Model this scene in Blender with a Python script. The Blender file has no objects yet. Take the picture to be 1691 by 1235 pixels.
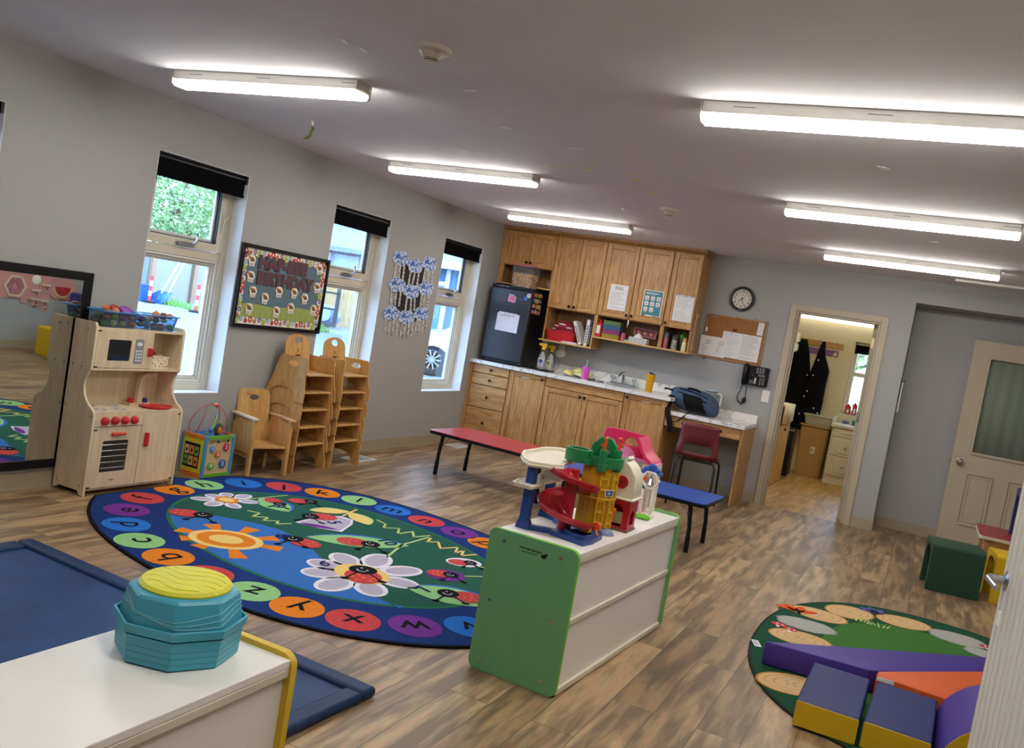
import bpy, bmesh, math, random
from mathutils import Matrix, Vector
from mathutils.geometry import tessellate_polygon
random.seed(7)
SC = bpy.context.scene
LAMP, LAMP2, SKYS, EXPO = 9.0, 6.0, .36, 2.1
COL = SC.collection
PI = math.pi
cos, sin = math.cos, math.sin

# ------------------------------------------------------------------ materials
def lin(h):
    h = h.lstrip('#')
    out = []
    for i in (0, 2, 4):
        c = int(h[i:i+2], 16) / 255
        out.append(c / 12.92 if c <= .04045 else ((c + .055) / 1.055) ** 2.4)
    return tuple(out) + (1.0,)

def newmat(name):
    m = bpy.data.materials.new(name); m.use_nodes = True
    nt = m.node_tree
    return m, nt, nt.nodes['Principled BSDF']

def mat(name, hexc, rough=.5, metal=0.0, var=.06, scale=8.0, bump=0.0, spec=.5, stretch=(1, 1, 1), coat=0.0, emit=0.0, hex2=None):
    m, nt, b = newmat(name)
    b.inputs['Roughness'].default_value = rough
    b.inputs['Metallic'].default_value = metal
    b.inputs['Specular IOR Level'].default_value = spec
    b.inputs['Coat Weight'].default_value = coat
    c = lin(hexc)
    tc = nt.nodes.new('ShaderNodeTexCoord')
    mp = nt.nodes.new('ShaderNodeMapping'); mp.inputs['Scale'].default_value = stretch
    nz = nt.nodes.new('ShaderNodeTexNoise'); nz.inputs['Scale'].default_value = scale; nz.inputs['Detail'].default_value = 4
    nt.links.new(tc.outputs['Object'], mp.inputs[0]); nt.links.new(mp.outputs[0], nz.inputs['Vector'])
    rp = nt.nodes.new('ShaderNodeValToRGB')
    rp.color_ramp.elements[0].position = .3; rp.color_ramp.elements[1].position = .7
    if hex2:
        rp.color_ramp.elements[0].color = lin(hex2); rp.color_ramp.elements[1].color = c
    else:
        rp.color_ramp.elements[0].color = tuple(max(0, x * (1 - var)) for x in c[:3]) + (1,)
        rp.color_ramp.elements[1].color = tuple(min(1, x * (1 + var)) for x in c[:3]) + (1,)
    nt.links.new(nz.outputs['Fac'], rp.inputs[0]); nt.links.new(rp.outputs[0], b.inputs['Base Color'])
    if bump:
        bp = nt.nodes.new('ShaderNodeBump'); bp.inputs['Strength'].default_value = bump; bp.inputs['Distance'].default_value = .01
        nt.links.new(nz.outputs['Fac'], bp.inputs['Height']); nt.links.new(bp.outputs[0], b.inputs['Normal'])
    if emit:
        b.inputs['Emission Color'].default_value = c; b.inputs['Emission Strength'].default_value = emit
    return m

def wood(name, light, dark, stretch=(9, 9, .9), scale=3.0, rough=.42, bump=.05, fine=26):
    """long grained timber: broad cathedral figure plus fine pores, along the axis with the small stretch"""
    m, nt, b = newmat(name)
    b.inputs['Roughness'].default_value = rough
    tc = nt.nodes.new('ShaderNodeTexCoord')
    mp = nt.nodes.new('ShaderNodeMapping'); mp.inputs['Scale'].default_value = stretch
    nt.links.new(tc.outputs['Object'], mp.inputs[0])
    n1 = nt.nodes.new('ShaderNodeTexNoise'); n1.inputs['Scale'].default_value = scale; n1.inputs['Detail'].default_value = 3; n1.inputs['Distortion'].default_value = .6
    n2 = nt.nodes.new('ShaderNodeTexNoise'); n2.inputs['Scale'].default_value = fine; n2.inputs['Detail'].default_value = 2
    for n in (n1, n2): nt.links.new(mp.outputs[0], n.inputs['Vector'])
    ml = nt.nodes.new('ShaderNodeMath'); ml.operation = 'MULTIPLY'; ml.inputs[1].default_value = 7.0
    nt.links.new(n1.outputs['Fac'], ml.inputs[0])
    fr = nt.nodes.new('ShaderNodeMath'); fr.operation = 'PINGPONG'; fr.inputs[1].default_value = 1.0
    nt.links.new(ml.outputs[0], fr.inputs[0])
    ad = nt.nodes.new('ShaderNodeMix'); ad.data_type = 'FLOAT'; ad.inputs[0].default_value = .45
    nt.links.new(fr.outputs[0], ad.inputs[2]); nt.links.new(n2.outputs['Fac'], ad.inputs[3])
    rp = nt.nodes.new('ShaderNodeValToRGB')
    rp.color_ramp.elements[0].position = .1; rp.color_ramp.elements[1].position = .75
    rp.color_ramp.elements[0].color = lin(dark); rp.color_ramp.elements[1].color = lin(light)
    nt.links.new(ad.outputs[0], rp.inputs[0]); nt.links.new(rp.outputs[0], b.inputs['Base Color'])
    if bump:
        bp = nt.nodes.new('ShaderNodeBump'); bp.inputs['Strength'].default_value = bump; bp.inputs['Distance'].default_value = .004
        nt.links.new(ad.outputs[0], bp.inputs['Height']); nt.links.new(bp.outputs[0], b.inputs['Normal'])
    return m

def planks(name, c1, c2, dark, rot, width, row, rough=.42, smear=(15, 1.9, 1)):
    m, nt, b = newmat(name)
    tc = nt.nodes.new('ShaderNodeTexCoord')
    mp = nt.nodes.new('ShaderNodeMapping'); mp.inputs['Rotation'].default_value = (0, 0, rot)
    nt.links.new(tc.outputs['Object'], mp.inputs[0])
    br = nt.nodes.new('ShaderNodeTexBrick')
    br.inputs['Scale'].default_value = 1; br.inputs['Brick Width'].default_value = width; br.inputs['Row Height'].default_value = row
    br.inputs['Mortar Size'].default_value = .0016; br.inputs['Mortar Smooth'].default_value = .3; br.inputs['Bias'].default_value = 0
    br.offset = .37; br.inputs['Color1'].default_value = lin(c1); br.inputs['Color2'].default_value = lin(c2); br.inputs['Mortar'].default_value = lin('2c231b')
    nt.links.new(mp.outputs[0], br.inputs['Vector'])
    # the grain is shifted from plank to plank by the plank's own tone
    sh = nt.nodes.new('ShaderNodeVectorMath'); sh.operation = 'MULTIPLY_ADD'
    sh.inputs[1].default_value = (40, 40, 40)
    nt.links.new(br.outputs['Color'], sh.inputs[0]); 
    m2 = nt.nodes.new('ShaderNodeMapping'); m2.inputs['Scale'].default_value = smear
    nt.links.new(tc.outputs['Object'], m2.inputs[0]); nt.links.new(m2.outputs[0], sh.inputs[2])
    n1 = nt.nodes.new('ShaderNodeTexNoise'); n1.inputs['Scale'].default_value = 1.0; n1.inputs['Detail'].default_value = 5; n1.inputs['Roughness'].default_value = .55; n1.inputs['Distortion'].default_value = .25
    nt.links.new(sh.outputs[0], n1.inputs['Vector'])
    n2 = nt.nodes.new('ShaderNodeTexNoise'); n2.inputs['Scale'].default_value = 5.0; n2.inputs['Detail'].default_value = 6
    nt.links.new(sh.outputs[0], n2.inputs['Vector'])
    r1 = nt.nodes.new('ShaderNodeValToRGB'); r1.color_ramp.elements[0].position = .40; r1.color_ramp.elements[1].position = .60
    r1.color_ramp.elements[0].color = (1, 1, 1, 1); r1.color_ramp.elements[1].color = (0, 0, 0, 1)
    nt.links.new(n1.outputs['Fac'], r1.inputs[0])
    mx = nt.nodes.new('ShaderNodeMix'); mx.data_type = 'RGBA'; mx.inputs[7].default_value = lin(dark)
    f = nt.nodes.new('ShaderNodeMath'); f.operation = 'MULTIPLY'; f.inputs[1].default_value = .74
    nt.links.new(r1.outputs[0], f.inputs[0]); nt.links.new(f.outputs[0], mx.inputs[0]); nt.links.new(br.outputs['Color'], mx.inputs[6])
    m3 = nt.nodes.new('ShaderNodeMix'); m3.data_type = 'RGBA'; m3.blend_type = 'OVERLAY'; m3.inputs[0].default_value = .35
    nt.links.new(mx.outputs[2], m3.inputs[6]); nt.links.new(n2.outputs['Color'], m3.inputs[7])
    hs = nt.nodes.new('ShaderNodeHueSaturation'); hs.inputs['Saturation'].default_value = .98
    nt.links.new(m3.outputs[2], hs.inputs['Color'])
    nt.links.new(hs.outputs[0], b.inputs['Base Color'])
    b.inputs['Roughness'].default_value = rough
    bp = nt.nodes.new('ShaderNodeBump'); bp.inputs['Strength'].default_value = .12; bp.inputs['Distance'].default_value = .004
    nt.links.new(n2.outputs['Fac'], bp.inputs['Height']); nt.links.new(bp.outputs[0], b.inputs['Normal'])
    return m

def marble(name):
    m, nt, b = newmat(name)
    tc = nt.nodes.new('ShaderNodeTexCoord')
    n = nt.nodes.new('ShaderNodeTexNoise'); n.inputs['Scale'].default_value = 3.2; n.inputs['Detail'].default_value = 8; n.inputs['Distortion'].default_value = 1.6
    nt.links.new(tc.outputs['Object'], n.inputs['Vector'])
    r = nt.nodes.new('ShaderNodeValToRGB'); e = r.color_ramp.elements
    e[0].position = .475; e[0].color = lin('ebe9e6'); e[1].position = .535; e[1].color = lin('e6e3df')
    x = e.new(.505); x.color = lin('b0aeae')
    nt.links.new(n.outputs['Fac'], r.inputs[0]); nt.links.new(r.outputs[0], b.inputs['Base Color'])
    b.inputs['Roughness'].default_value = .25
    return m

def glassmat(name, tint='ffffff', gloss=.1, rough=0.0, opacity=0.0):
    """thin pane: mostly see-through, a little mirror-like"""
    m = bpy.data.materials.new(name); m.use_nodes = True; nt = m.node_tree; nt.nodes.clear()
    o = nt.nodes.new('ShaderNodeOutputMaterial'); t = nt.nodes.new('ShaderNodeBsdfTransparent'); g = nt.nodes.new('ShaderNodeBsdfGlossy')
    t.inputs[0].default_value = lin(tint); g.inputs['Roughness'].default_value = rough
    lw = nt.nodes.new('ShaderNodeLayerWeight'); lw.inputs[0].default_value = .25
    mm = nt.nodes.new('ShaderNodeMath'); mm.operation = 'MULTIPLY'; mm.inputs[1].default_value = gloss * 4
    nt.links.new(lw.outputs['Fresnel'], mm.inputs[0])
    x = nt.nodes.new('ShaderNodeMixShader'); nt.links.new(mm.outputs[0], x.inputs[0]); nt.links.new(t.outputs[0], x.inputs[1]); nt.links.new(g.outputs[0], x.inputs[2])
    last = x
    if opacity:
        d = nt.nodes.new('ShaderNodeBsdfPrincipled'); d.inputs['Base Color'].default_value = lin(tint); d.inputs['Roughness'].default_value = .35
        y = nt.nodes.new('ShaderNodeMixShader'); y.inputs[0].default_value = opacity
        nt.links.new(x.outputs[0], y.inputs[1]); nt.links.new(d.outputs[0], y.inputs[2]); last = y
    nt.links.new(last.outputs[0], o.inputs[0])
    return m

def emitmat(name, col, strength):
    m = bpy.data.materials.new(name); m.use_nodes = True; nt = m.node_tree; nt.nodes.clear()
    o = nt.nodes.new('ShaderNodeOutputMaterial'); e = nt.nodes.new('ShaderNodeEmission')
    e.inputs[0].default_value = col; e.inputs[1].default_value = strength
    nt.links.new(e.outputs[0], o.inputs[0]); return m

# ------------------------------------------------------------------ mesh builder
INV = {}          # object name -> matrix from world to that thing's own space
def rz(a): return Matrix.Rotation(a, 4, 'Z')
def tr(x, y, z): return Matrix.Translation((x, y, z))
def frame(o, u, v, w):
    m = Matrix.Identity(4)
    for i, c in enumerate((u, v, w, o)):
        for j in range(3): m[j][i] = c[j]
    return m
def back_wall(x, z, y): return frame((x, y, z), (1, 0, 0), (0, 0, 1), (0, -1, 0))      # faces the room from the back wall
def left_wall(y, z, x): return frame((x, y, z), (0, 1, 0), (0, 0, 1), (1, 0, 0))       # faces the room from the window wall

def tag(o, label, cat, group=None, kind=None):
    if label: o['label'] = label
    if cat: o['category'] = cat
    if group: o['group'] = group
    if kind: o['kind'] = kind
    return o

class MB:
    def __init__(s, xf=None):
        s.v = []; s.f = []; s.mi = []; s.mats = []; s.xf = xf or Matrix.Identity(4)
    def _m(s, m):
        if m not in s.mats: s.mats.append(m)
        return s.mats.index(m)
    def add(s, verts, faces, m, xf=None):
        M_ = s.xf @ xf if xf else s.xf
        b = len(s.v); i = s._m(m)
        s.v += [M_ @ Vector(p) for p in verts]
        for f in faces: s.f.append([b + k for k in f]); s.mi.append(i)
        return s
    def box(s, x0, y0, z0, x1, y1, z1, m, xf=None):
        x0, x1 = min(x0, x1), max(x0, x1); y0, y1 = min(y0, y1), max(y0, y1); z0, z1 = min(z0, z1), max(z0, z1)
        v = [(x0, y0, z0), (x1, y0, z0), (x1, y1, z0), (x0, y1, z0), (x0, y0, z1), (x1, y0, z1), (x1, y1, z1), (x0, y1, z1)]
        return s.add(v, [(3, 2, 1, 0), (4, 5, 6, 7), (0, 1, 5, 4), (1, 2, 6, 5), (2, 3, 7, 6), (3, 0, 4, 7)], m, xf)
    def prism(s, poly, d0, d1, m, axis='z', holes=(), xf=None, cap=True, side=None):
        """polygon in the plane across the axis, pushed from d0 to d1; axis x: (y,z), y: (x,z), z: (x,y)"""
        def P(a, b, d): return {'z': (a, b, d), 'y': (a, d, b), 'x': (d, a, b)}[axis]
        loops = [list(poly)] + [list(h) for h in holes]
        flat = [p for l in loops for p in l]; n = len(flat)
        tris = tessellate_polygon([[Vector((a, b, 0)) for a, b in l] for l in loops])
        v = [P(a, b, d0) for a, b in flat] + [P(a, b, d1) for a, b in flat]
        f = []; g = []
        if cap:
            for t in tris:
                f.append((t[0], t[1], t[2])); f.append((t[2] + n, t[1] + n, t[0] + n))
        o = 0
        for l in loops:
            k = len(l)
            for i in range(k):
                a = o + i; b = o + (i + 1) % k
                (g if side else f).append((a, b, b + n, a + n))
            o += k
        s.add(v, f, m, xf)
        if side: s.add(v, g, side, xf)
        return s
    def flat(s, poly, z, m, xf=None, holes=()):
        loops = [list(poly)] + [list(h) for h in holes]
        fl = [p for l in loops for p in l]
        tris = tessellate_polygon([[Vector((a, b, 0)) for a, b in l] for l in loops])
        out = []
        for t in tris:
            a, b, c = (Vector(fl[i]) for i in t)
            cr = (b - a).x * (c - a).y - (b - a).y * (c - a).x
            if abs(cr) < 1e-12: continue
            out.append(t if cr > 0 else (t[2], t[1], t[0]))
        return s.add([(a, b, z) for a, b in fl], out, m, xf)
    def tube(s, pts, r, m, n=8, closed=False, xf=None):
        pts = [Vector(p) for p in pts]; k = len(pts)
        rr = r if isinstance(r, (list, tuple)) else [r] * k
        v = []; up = None
        for i, p in enumerate(pts):
            if closed: t = pts[(i + 1) % k] - pts[i - 1]
            else: t = pts[min(i + 1, k - 1)] - pts[max(i - 1, 0)]
            t.normalize()
            if up is None:
                up = Vector((0, 0, 1)) if abs(t.z) < .9 else Vector((1, 0, 0))
            a = t.cross(up)
            if a.length < 1e-6: a = t.orthogonal()
            a.normalize(); b = a.cross(t); b.normalize(); up = b
            for j in range(n):
                th = 2 * PI * j / n
                v.append(p + a * cos(th) * rr[i] + b * sin(th) * rr[i])
        f = []
        for i in range(k if closed else k - 1):
            for j in range(n):
                a0 = i * n + j; a1 = i * n + (j + 1) % n; b0 = ((i + 1) % k) * n + j; b1 = ((i + 1) % k) * n + (j + 1) % n
                f.append((a0, b0, b1, a1))
        if not closed:
            f.append(tuple(range(n))); f.append(tuple((k - 1) * n + j for j in reversed(range(n))))
        return s.add(v, f, m, xf)
    def lathe(s, prof, m, c=(0, 0, 0), n=24, xf=None, a0=0.0, a1=None, rot=0.0, caps=True):
        full = a1 is None; a1 = 2 * PI if full else a1
        k = n if full else n + 1
        v = []; f = []
        for r, z in prof:
            for j in range(k):
                th = a0 + (a1 - a0) * j / n + rot
                v.append((c[0] + r * cos(th), c[1] + r * sin(th), c[2] + z))
        for i in range(len(prof) - 1):
            for j in range(n):
                j1 = (j + 1) % k
                f.append((i * k + j, i * k + j1, (i + 1) * k + j1, (i + 1) * k + j))
        if full and caps:
            if prof[0][0] > 1e-6: f.append(tuple(reversed(range(k))))
            if prof[-1][0] > 1e-6: f.append(tuple((len(prof) - 1) * k + j for j in range(k)))
        return s.add(v, f, m, xf)
    def ball(s, c, r, m, nu=14, nv=9, xf=None, jit=0.0):
        if not isinstance(r, (tuple, list)): r = (r, r, r)
        v = []; f = []
        for i in range(nv + 1):
            ph = -PI / 2 + PI * i / nv
            for j in range(nu):
                th = 2 * PI * j / nu; q = 1 + jit * (random.random() - .5)
                v.append((c[0] + r[0] * cos(ph) * cos(th) * q, c[1] + r[1] * cos(ph) * sin(th) * q, c[2] + r[2] * sin(ph) * q))
        for i in range(nv):
            for j in range(nu):
                a = i * nu + j; b = i * nu + (j + 1) % nu
                f.append((a, b, b + nu, a + nu))
        return s.add(v, f, m, xf)
    def text(s, txt, size, m, xf=None, thick=.0, bold=.0, align='CENTER'):
        v, f = text_mesh(txt, size, bold, align)
        s.add([(a, b, thick) for a, b in v], f, m, xf)
        return s
    def build(s, name, parent=None, bev=0.0, seg=2, smooth=35, label=None, cat=None, group=None, kind=None, mods=None):
        me = bpy.data.meshes.new(name)
        root = None
        if parent is not None: inv = INV[parent.name]
        else:
            xs = [p.x for p in s.v]; ys = [p.y for p in s.v]; zs = [p.z for p in s.v]
            loc = ((min(xs) + max(xs)) / 2, (min(ys) + max(ys)) / 2, min(zs))
            inv = tr(*loc).inverted()
        me.from_pydata([tuple(inv @ p) for p in s.v], [], s.f)
        for m in s.mats: me.materials.append(m)
        me.polygons.foreach_set('material_index', s.mi)
        bm = bmesh.new(); bm.from_mesh(me); (bmesh.ops.remove_doubles(bm, verts=bm.verts, dist=1e-6) if mods == 'weld' else None); bmesh.ops.recalc_face_normals(bm, faces=bm.faces) if mods != 'keep' else None
        bm.to_mesh(me); bm.free()
        if smooth:
            me.polygons.foreach_set('use_smooth', [True] * len(me.polygons))
            me.set_sharp_from_angle(angle=math.radians(smooth))
        me.update()
        o = bpy.data.objects.new(name, me); COL.objects.link(o)
        if parent is not None: o.parent = parent
        else: o.location = loc
        INV[o.name] = inv
        if bev:
            bv = o.modifiers.new('bevel', 'BEVEL'); bv.width = bev; bv.segments = seg; bv.limit_method = 'ANGLE'; bv.angle_limit = math.radians(40)
        tag(o, label, cat, group, kind)
        return o

_tc = {}
def text_mesh(txt, size, bold=0.0, align='CENTER'):
    key = (txt, size, bold, align)
    if key in _tc: return _tc[key]
    cu = bpy.data.curves.new('glyphs', 'FONT'); cu.body = txt; cu.size = size; cu.offset = bold; cu.align_x = align; cu.align_y = 'CENTER'; cu.resolution_u = 3
    ob = bpy.data.objects.new('glyphs', cu); COL.objects.link(ob)
    dg = bpy.context.evaluated_depsgraph_get(); dg.update()
    me = bpy.data.meshes.new_from_object(ob.evaluated_get(dg))
    v = [(p.co.x, p.co.y) for p in me.vertices]; f = [tuple(p.vertices) for p in me.polygons]
    bpy.data.objects.remove(ob); bpy.data.meshes.remove(me); bpy.data.curves.remove(cu)
    g = []
    for t in f:
        a, b, c = (Vector(v[i]) for i in t[:3])
        g.append(t if (b - a).x * (c - a).y - (b - a).y * (c - a).x > 0 else tuple(reversed(t)))
    _tc[key] = (v, g); return _tc[key]

def thing(name, label, cat, loc=(0, 0, 0), rot=0.0, group=None, kind=None):
    o = bpy.data.objects.new(name, None); COL.objects.link(o); o.empty_display_size = .05
    o.location = loc; o.rotation_euler = (0, 0, rot)
    INV[o.name] = (tr(*loc) @ rz(rot)).inverted()
    return tag(o, label, cat, group, kind)
def W(o): return INV[o.name].inverted()          # world matrix of a thing, to build its parts in its own axes

def copy_tree(o, parent=None):
    c = o.copy(); COL.objects.link(c)
    INV[c.name] = INV.get(o.name, Matrix.Identity(4))
    if parent is not None: c.parent = parent
    for ch in list(KIDS.get(o.name, [])): 
        k = copy_tree(ch, c)
        KIDS.setdefault(c.name, []).append(k)
    return c
KIDS = {}
def note_kids(root):
    """remember who is whose child, for copying"""
    KIDS.clear()
    for o in bpy.data.objects:
        if o.parent: KIDS.setdefault(o.parent.name, []).append(o)

def circ(cx, cy, r, n=24, a0=0.0, a1=2 * PI, ry=None, rot=0.0):
    ry = ry or r; out = []
    full = abs(a1 - a0 - 2 * PI) < 1e-6
    for i in range(n if full else n + 1):
        t = a0 + (a1 - a0) * i / n
        x, y = r * cos(t), ry * sin(t)
        out.append((cx + x * cos(rot) - y * sin(rot), cy + x * sin(rot) + y * cos(rot)))
    return out
def rrect(x0, y0, x1, y1, r, n=5):
    out = []
    for cx, cy, a in ((x1 - r, y0 + r, -PI / 2), (x1 - r, y1 - r, 0), (x0 + r, y1 - r, PI / 2), (x0 + r, y0 + r, PI)):
        for i in range(n + 1):
            t = a + PI / 2 * i / n; out.append((cx + r * cos(t), cy + r * sin(t)))
    return out
def sline(pts, w):
    """a ribbon of width w along a polyline, as quads"""
    quads = []
    for (x0, y0), (x1, y1) in zip(pts[:-1], pts[1:]):
        d = Vector((x1 - x0, y1 - y0)); L = d.length
        if L < 1e-9: continue
        d /= L; n = Vector((-d.y, d.x)) * w / 2; e = d * w * .4
        quads.append([(x0 - e.x - n.x, y0 - e.y - n.y), (x1 + e.x - n.x, y1 + e.y - n.y), (x1 + e.x + n.x, y1 + e.y + n.y), (x0 - e.x + n.x, y0 - e.y + n.y)])
    return quads

# ------------------------------------------------------------------ palette
PAINT = mat('wall paint', 'a4a4a2', .75, var=.015, scale=30, bump=.03)
CEIL = mat('ceiling paint', 'dcdce2', .85, var=.02, scale=4, bump=.04)
CREAM = mat('cream wall paint', 'd9cdaa', .8, var=.02)
TRIMM = mat('beige door trim', 'b7ab95', .5, var=.02)
VINYL = mat('tan vinyl base', 'a3967d', .55, var=.04)
FLOOR = planks('weathered oak planks', 'b6966f', '967857', '52402e', PI / 2, 1.22, .178)
FLOOR2 = planks('honey coloured planks', 'd6ae62', 'c39a52', '9c783e', PI / 2, 1.2, .15)
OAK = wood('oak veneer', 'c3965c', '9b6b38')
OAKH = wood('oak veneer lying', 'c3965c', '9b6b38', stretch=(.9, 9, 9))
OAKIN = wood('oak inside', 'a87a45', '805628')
OAKEDGE = mat('pale shelf edge', 'c9a468', .5)
BIRCH = wood('birch ply', 'e0cfb0', 'd2bd9b', stretch=(6, 6, .7), rough=.4, bump=.02)
CHAIRW = wood('honey plywood', 'd0a567', 'b88a4c', stretch=(6, 6, .8), rough=.4, bump=.02)
CHAIRE = mat('plywood edge', 'b58a55', .5, var=.15, scale=60)
MARBLE = marble('marble laminate')
WHITE = mat('white laminate', 'efece5', .4, var=.015)
WHITEP = mat('white plastic', 'e9e6de', .4, var=.02)
PAPER = mat('white paper', 'e6e5e6', .8, var=.02)
INK = mat('ink', '4a4a50', .8)
INK2 = mat('pale ink', '9a9aa2', .8)
BLACK = mat('black plastic', '0b0b0e', .4, var=.1, spec=.3)
BLACKM = mat('black metal', '0a0a0b', .4, spec=.35)
KNOBM = mat('dark bronze', '2e2620', .35, metal=.7)
CHROME = mat('chrome', 'd8d8da', .15, metal=1.0)
STEEL = mat('brushed steel', 'a9abb0', .28, metal=1.0, stretch=(1, 1, 40))
RED = mat('red plastic', 'b81f28', .35)
REDK = mat('red paint', 'c4272c', .35)
GREEN = mat('green panel', '69a672', .45, var=.03)
LIME = mat('lime edge', '6cbf2e', .45)
YEL = mat('yellow panel', 'd9b52a', .45, var=.03)
BLUE = mat('blue plastic', '1f4b8f', .4)
# ------------------------------------------------------------------ the room
XL, XR, YB, YF, ZC = -4.68, 1.40, 9.56, -1.2, 2.495
WIN = [(2.33, 3.18), (4.228, 5.072), (6.11, 6.955), (7.96, 8.80)]
WZ0, WZ1 = .567, 2.162
S = 'structure'
b = MB(); b.box(XL - .25, YF - .2, -.12, XR + .2, YB + .02, 0, FLOOR); b.box(-.3, YB + .02, -.12, XR + .2, 10.1, 0, FLOOR)
b.build('floor', kind=S, smooth=0)
b = MB(); b.box(-3.0, YB + .02, -.12, -.3, 13.5, -.002, FLOOR2); b.build('floor_back_room', kind=S, smooth=0)
b = MB(); b.box(XL - .25, YF - .2, ZC, XR + .2, 9.7, ZC + .12, CEIL); b.build('ceiling', kind=S, smooth=0)
b = MB()
ys = [YF - .2] + [y for w in WIN for y in w] + [YB + .14]
for i in range(0, len(ys), 2): b.box(XL - .25, ys[i], 0, XL, ys[i + 1], ZC, PAINT)
for y0, y1 in WIN:
    b.box(XL - .25, y0, 0, XL, y1, WZ0, PAINT); b.box(XL - .25, y0, WZ1, XL, y1, ZC, PAINT)
b.build('wall_left', kind=S, smooth=0)
DX0, DX1, DZ = -1.385, -.572, 2.035
b = MB()
b.box(XL, YB, 0, DX0, YB + .14, ZC, PAINT); b.box(DX0, YB, DZ, DX1, YB + .14, ZC, PAINT); b.box(DX1, YB, 0, -.295, YB + .14, ZC, PAINT)
b.box(-.42, YB + .14, 0, -.295, 10.0, 2.277, PAINT); b.box(-.295, YB, 2.277, XR, YB + .14, ZC, PAINT)
b.box(-.42, 10.0, 0, XR, 10.12, 2.4, PAINT); b.box(-.295, YB + .14, 2.277, XR, 10.0, 2.4, PAINT)
b.build('wall_back', kind=S, smooth=0)
b = MB(); b.box(XR, YF - .2, 0, XR + .14, 10.1, ZC, PAINT); b.build('wall_right', kind=S, smooth=0)
b = MB(); b.box(XL, YF - .2, 0, XR, YF, ZC, PAINT); b.build('wall_front', kind=S, smooth=0)
b = MB(); b.box(.47, 2.02, 0, XR, 2.14, ZC, PAINT); b.build('wall_partition', kind=S, smooth=0)
b = MB()
b.box(-3.0, 13.3, 0, -1.2, 13.42, 2.5, CREAM); b.box(-1.2, 13.3, 0, -.3, 13.42, .93, CREAM); b.box(-1.08, 13.3, 1.94, -.3, 13.42, 2.5, CREAM)
b.box(-1.2, 13.3, .93, -1.08, 13.42, 2.5, CREAM); b.box(-.5, 13.3, .93, -.3, 13.42, 1.94, CREAM)
b.box(-3.0, YB + .14, 0, -2.9, 13.3, 2.5, CREAM); b.box(-.40, YB + .44, 0, -.3, 13.3, 2.5, CREAM); b.box(-.42, YB + .44, 0, -.40, YB + .6, 2.5, CREAM)
b.build('wall_back_room', kind=S, smooth=0)
b = MB(); b.box(-3.0, YB + .14, 2.5, -.3, 13.42, 2.6, CEIL); b.build('ceiling_back_room', kind=S, smooth=0)
# vinyl base
b = MB(); b.box(XL, YF, 0, XL + .008, 8.9, .1, VINYL); b.box(XL, YF, 0, XL + .02, 8.9, .008, VINYL); b.build('baseboard_left', kind=S)
b = MB()
for x0, x1 in ((-1.56, -1.452), (-.504, -.295)): b.box(x0, YB - .008, 0, x1, YB, .1, VINYL); b.box(x0, YB - .02, 0, x1, YB, .008, VINYL)
b.box(-.295, YB, 0, -.287, 10.0, .1, VINYL); b.box(-.287, 9.992, 0, XR, 10.0, .1, VINYL)
b.box(-2.37, YB - .008, 0, -1.6, YB, .1, VINYL)
b.build('baseboard_back', kind=S)
b = MB(); b.box(XR - .008, 2.2, 0, XR, 10.0, .1, VINYL); b.build('baseboard_right', kind=S)
# door casing of the back room
b = MB()
for y0, y1 in ((YB - .018, YB), (YB + .14, YB + .155)):
    b.box(DX0 - .067, y0, 0, DX0, y1, DZ + .067, TRIMM); b.box(DX1, y0, 0, DX1 + .068, y1, DZ + .067, TRIMM); b.box(DX0, y0, DZ, DX1, y1, DZ + .067, TRIMM)
b.box(DX0, YB, 0, DX0 + .02, YB + .14, DZ, TRIMM); b.box(DX1 - .02, YB, 0, DX1, YB + .14, DZ, TRIMM); b.box(DX0 + .02, YB, DZ - .02, DX1 - .02, YB + .14, DZ, TRIMM)
b.box(DX0 + .02, YB + .05, 0, DX0 + .033, YB + .1, DZ - .02, TRIMM); b.box(DX1 - .033, YB + .05, 0, DX1 - .02, YB + .1, DZ - .02, TRIMM)
b.build('trim_1', kind=S, bev=.004)
# the back-room door swung open into the back room: its hinge edge shows beside the jamb
d2 = thing('door_2', None, None, (DX1 - .02, YB + .145, 0), 0, kind=S)
b = MB(W(d2)); b.box(-.05, .012, .01, -.006, .78, 2.02, TRIMM); b.build('door_leaf', d2, bev=.003)
for z in (.25, 1.02, 1.78):
    b = MB(W(d2)); b.box(-.045, .0075, z, -.008, .0125, z + .1, CHROME if z < 1.5 else mat('brass hinge', 'd8c79a', .3, metal=.4)); b.tube([(-.004, .008, z), (-.004, .008, z + .1)], .006, CHROME)
    b.build('hinge', d2)

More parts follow.
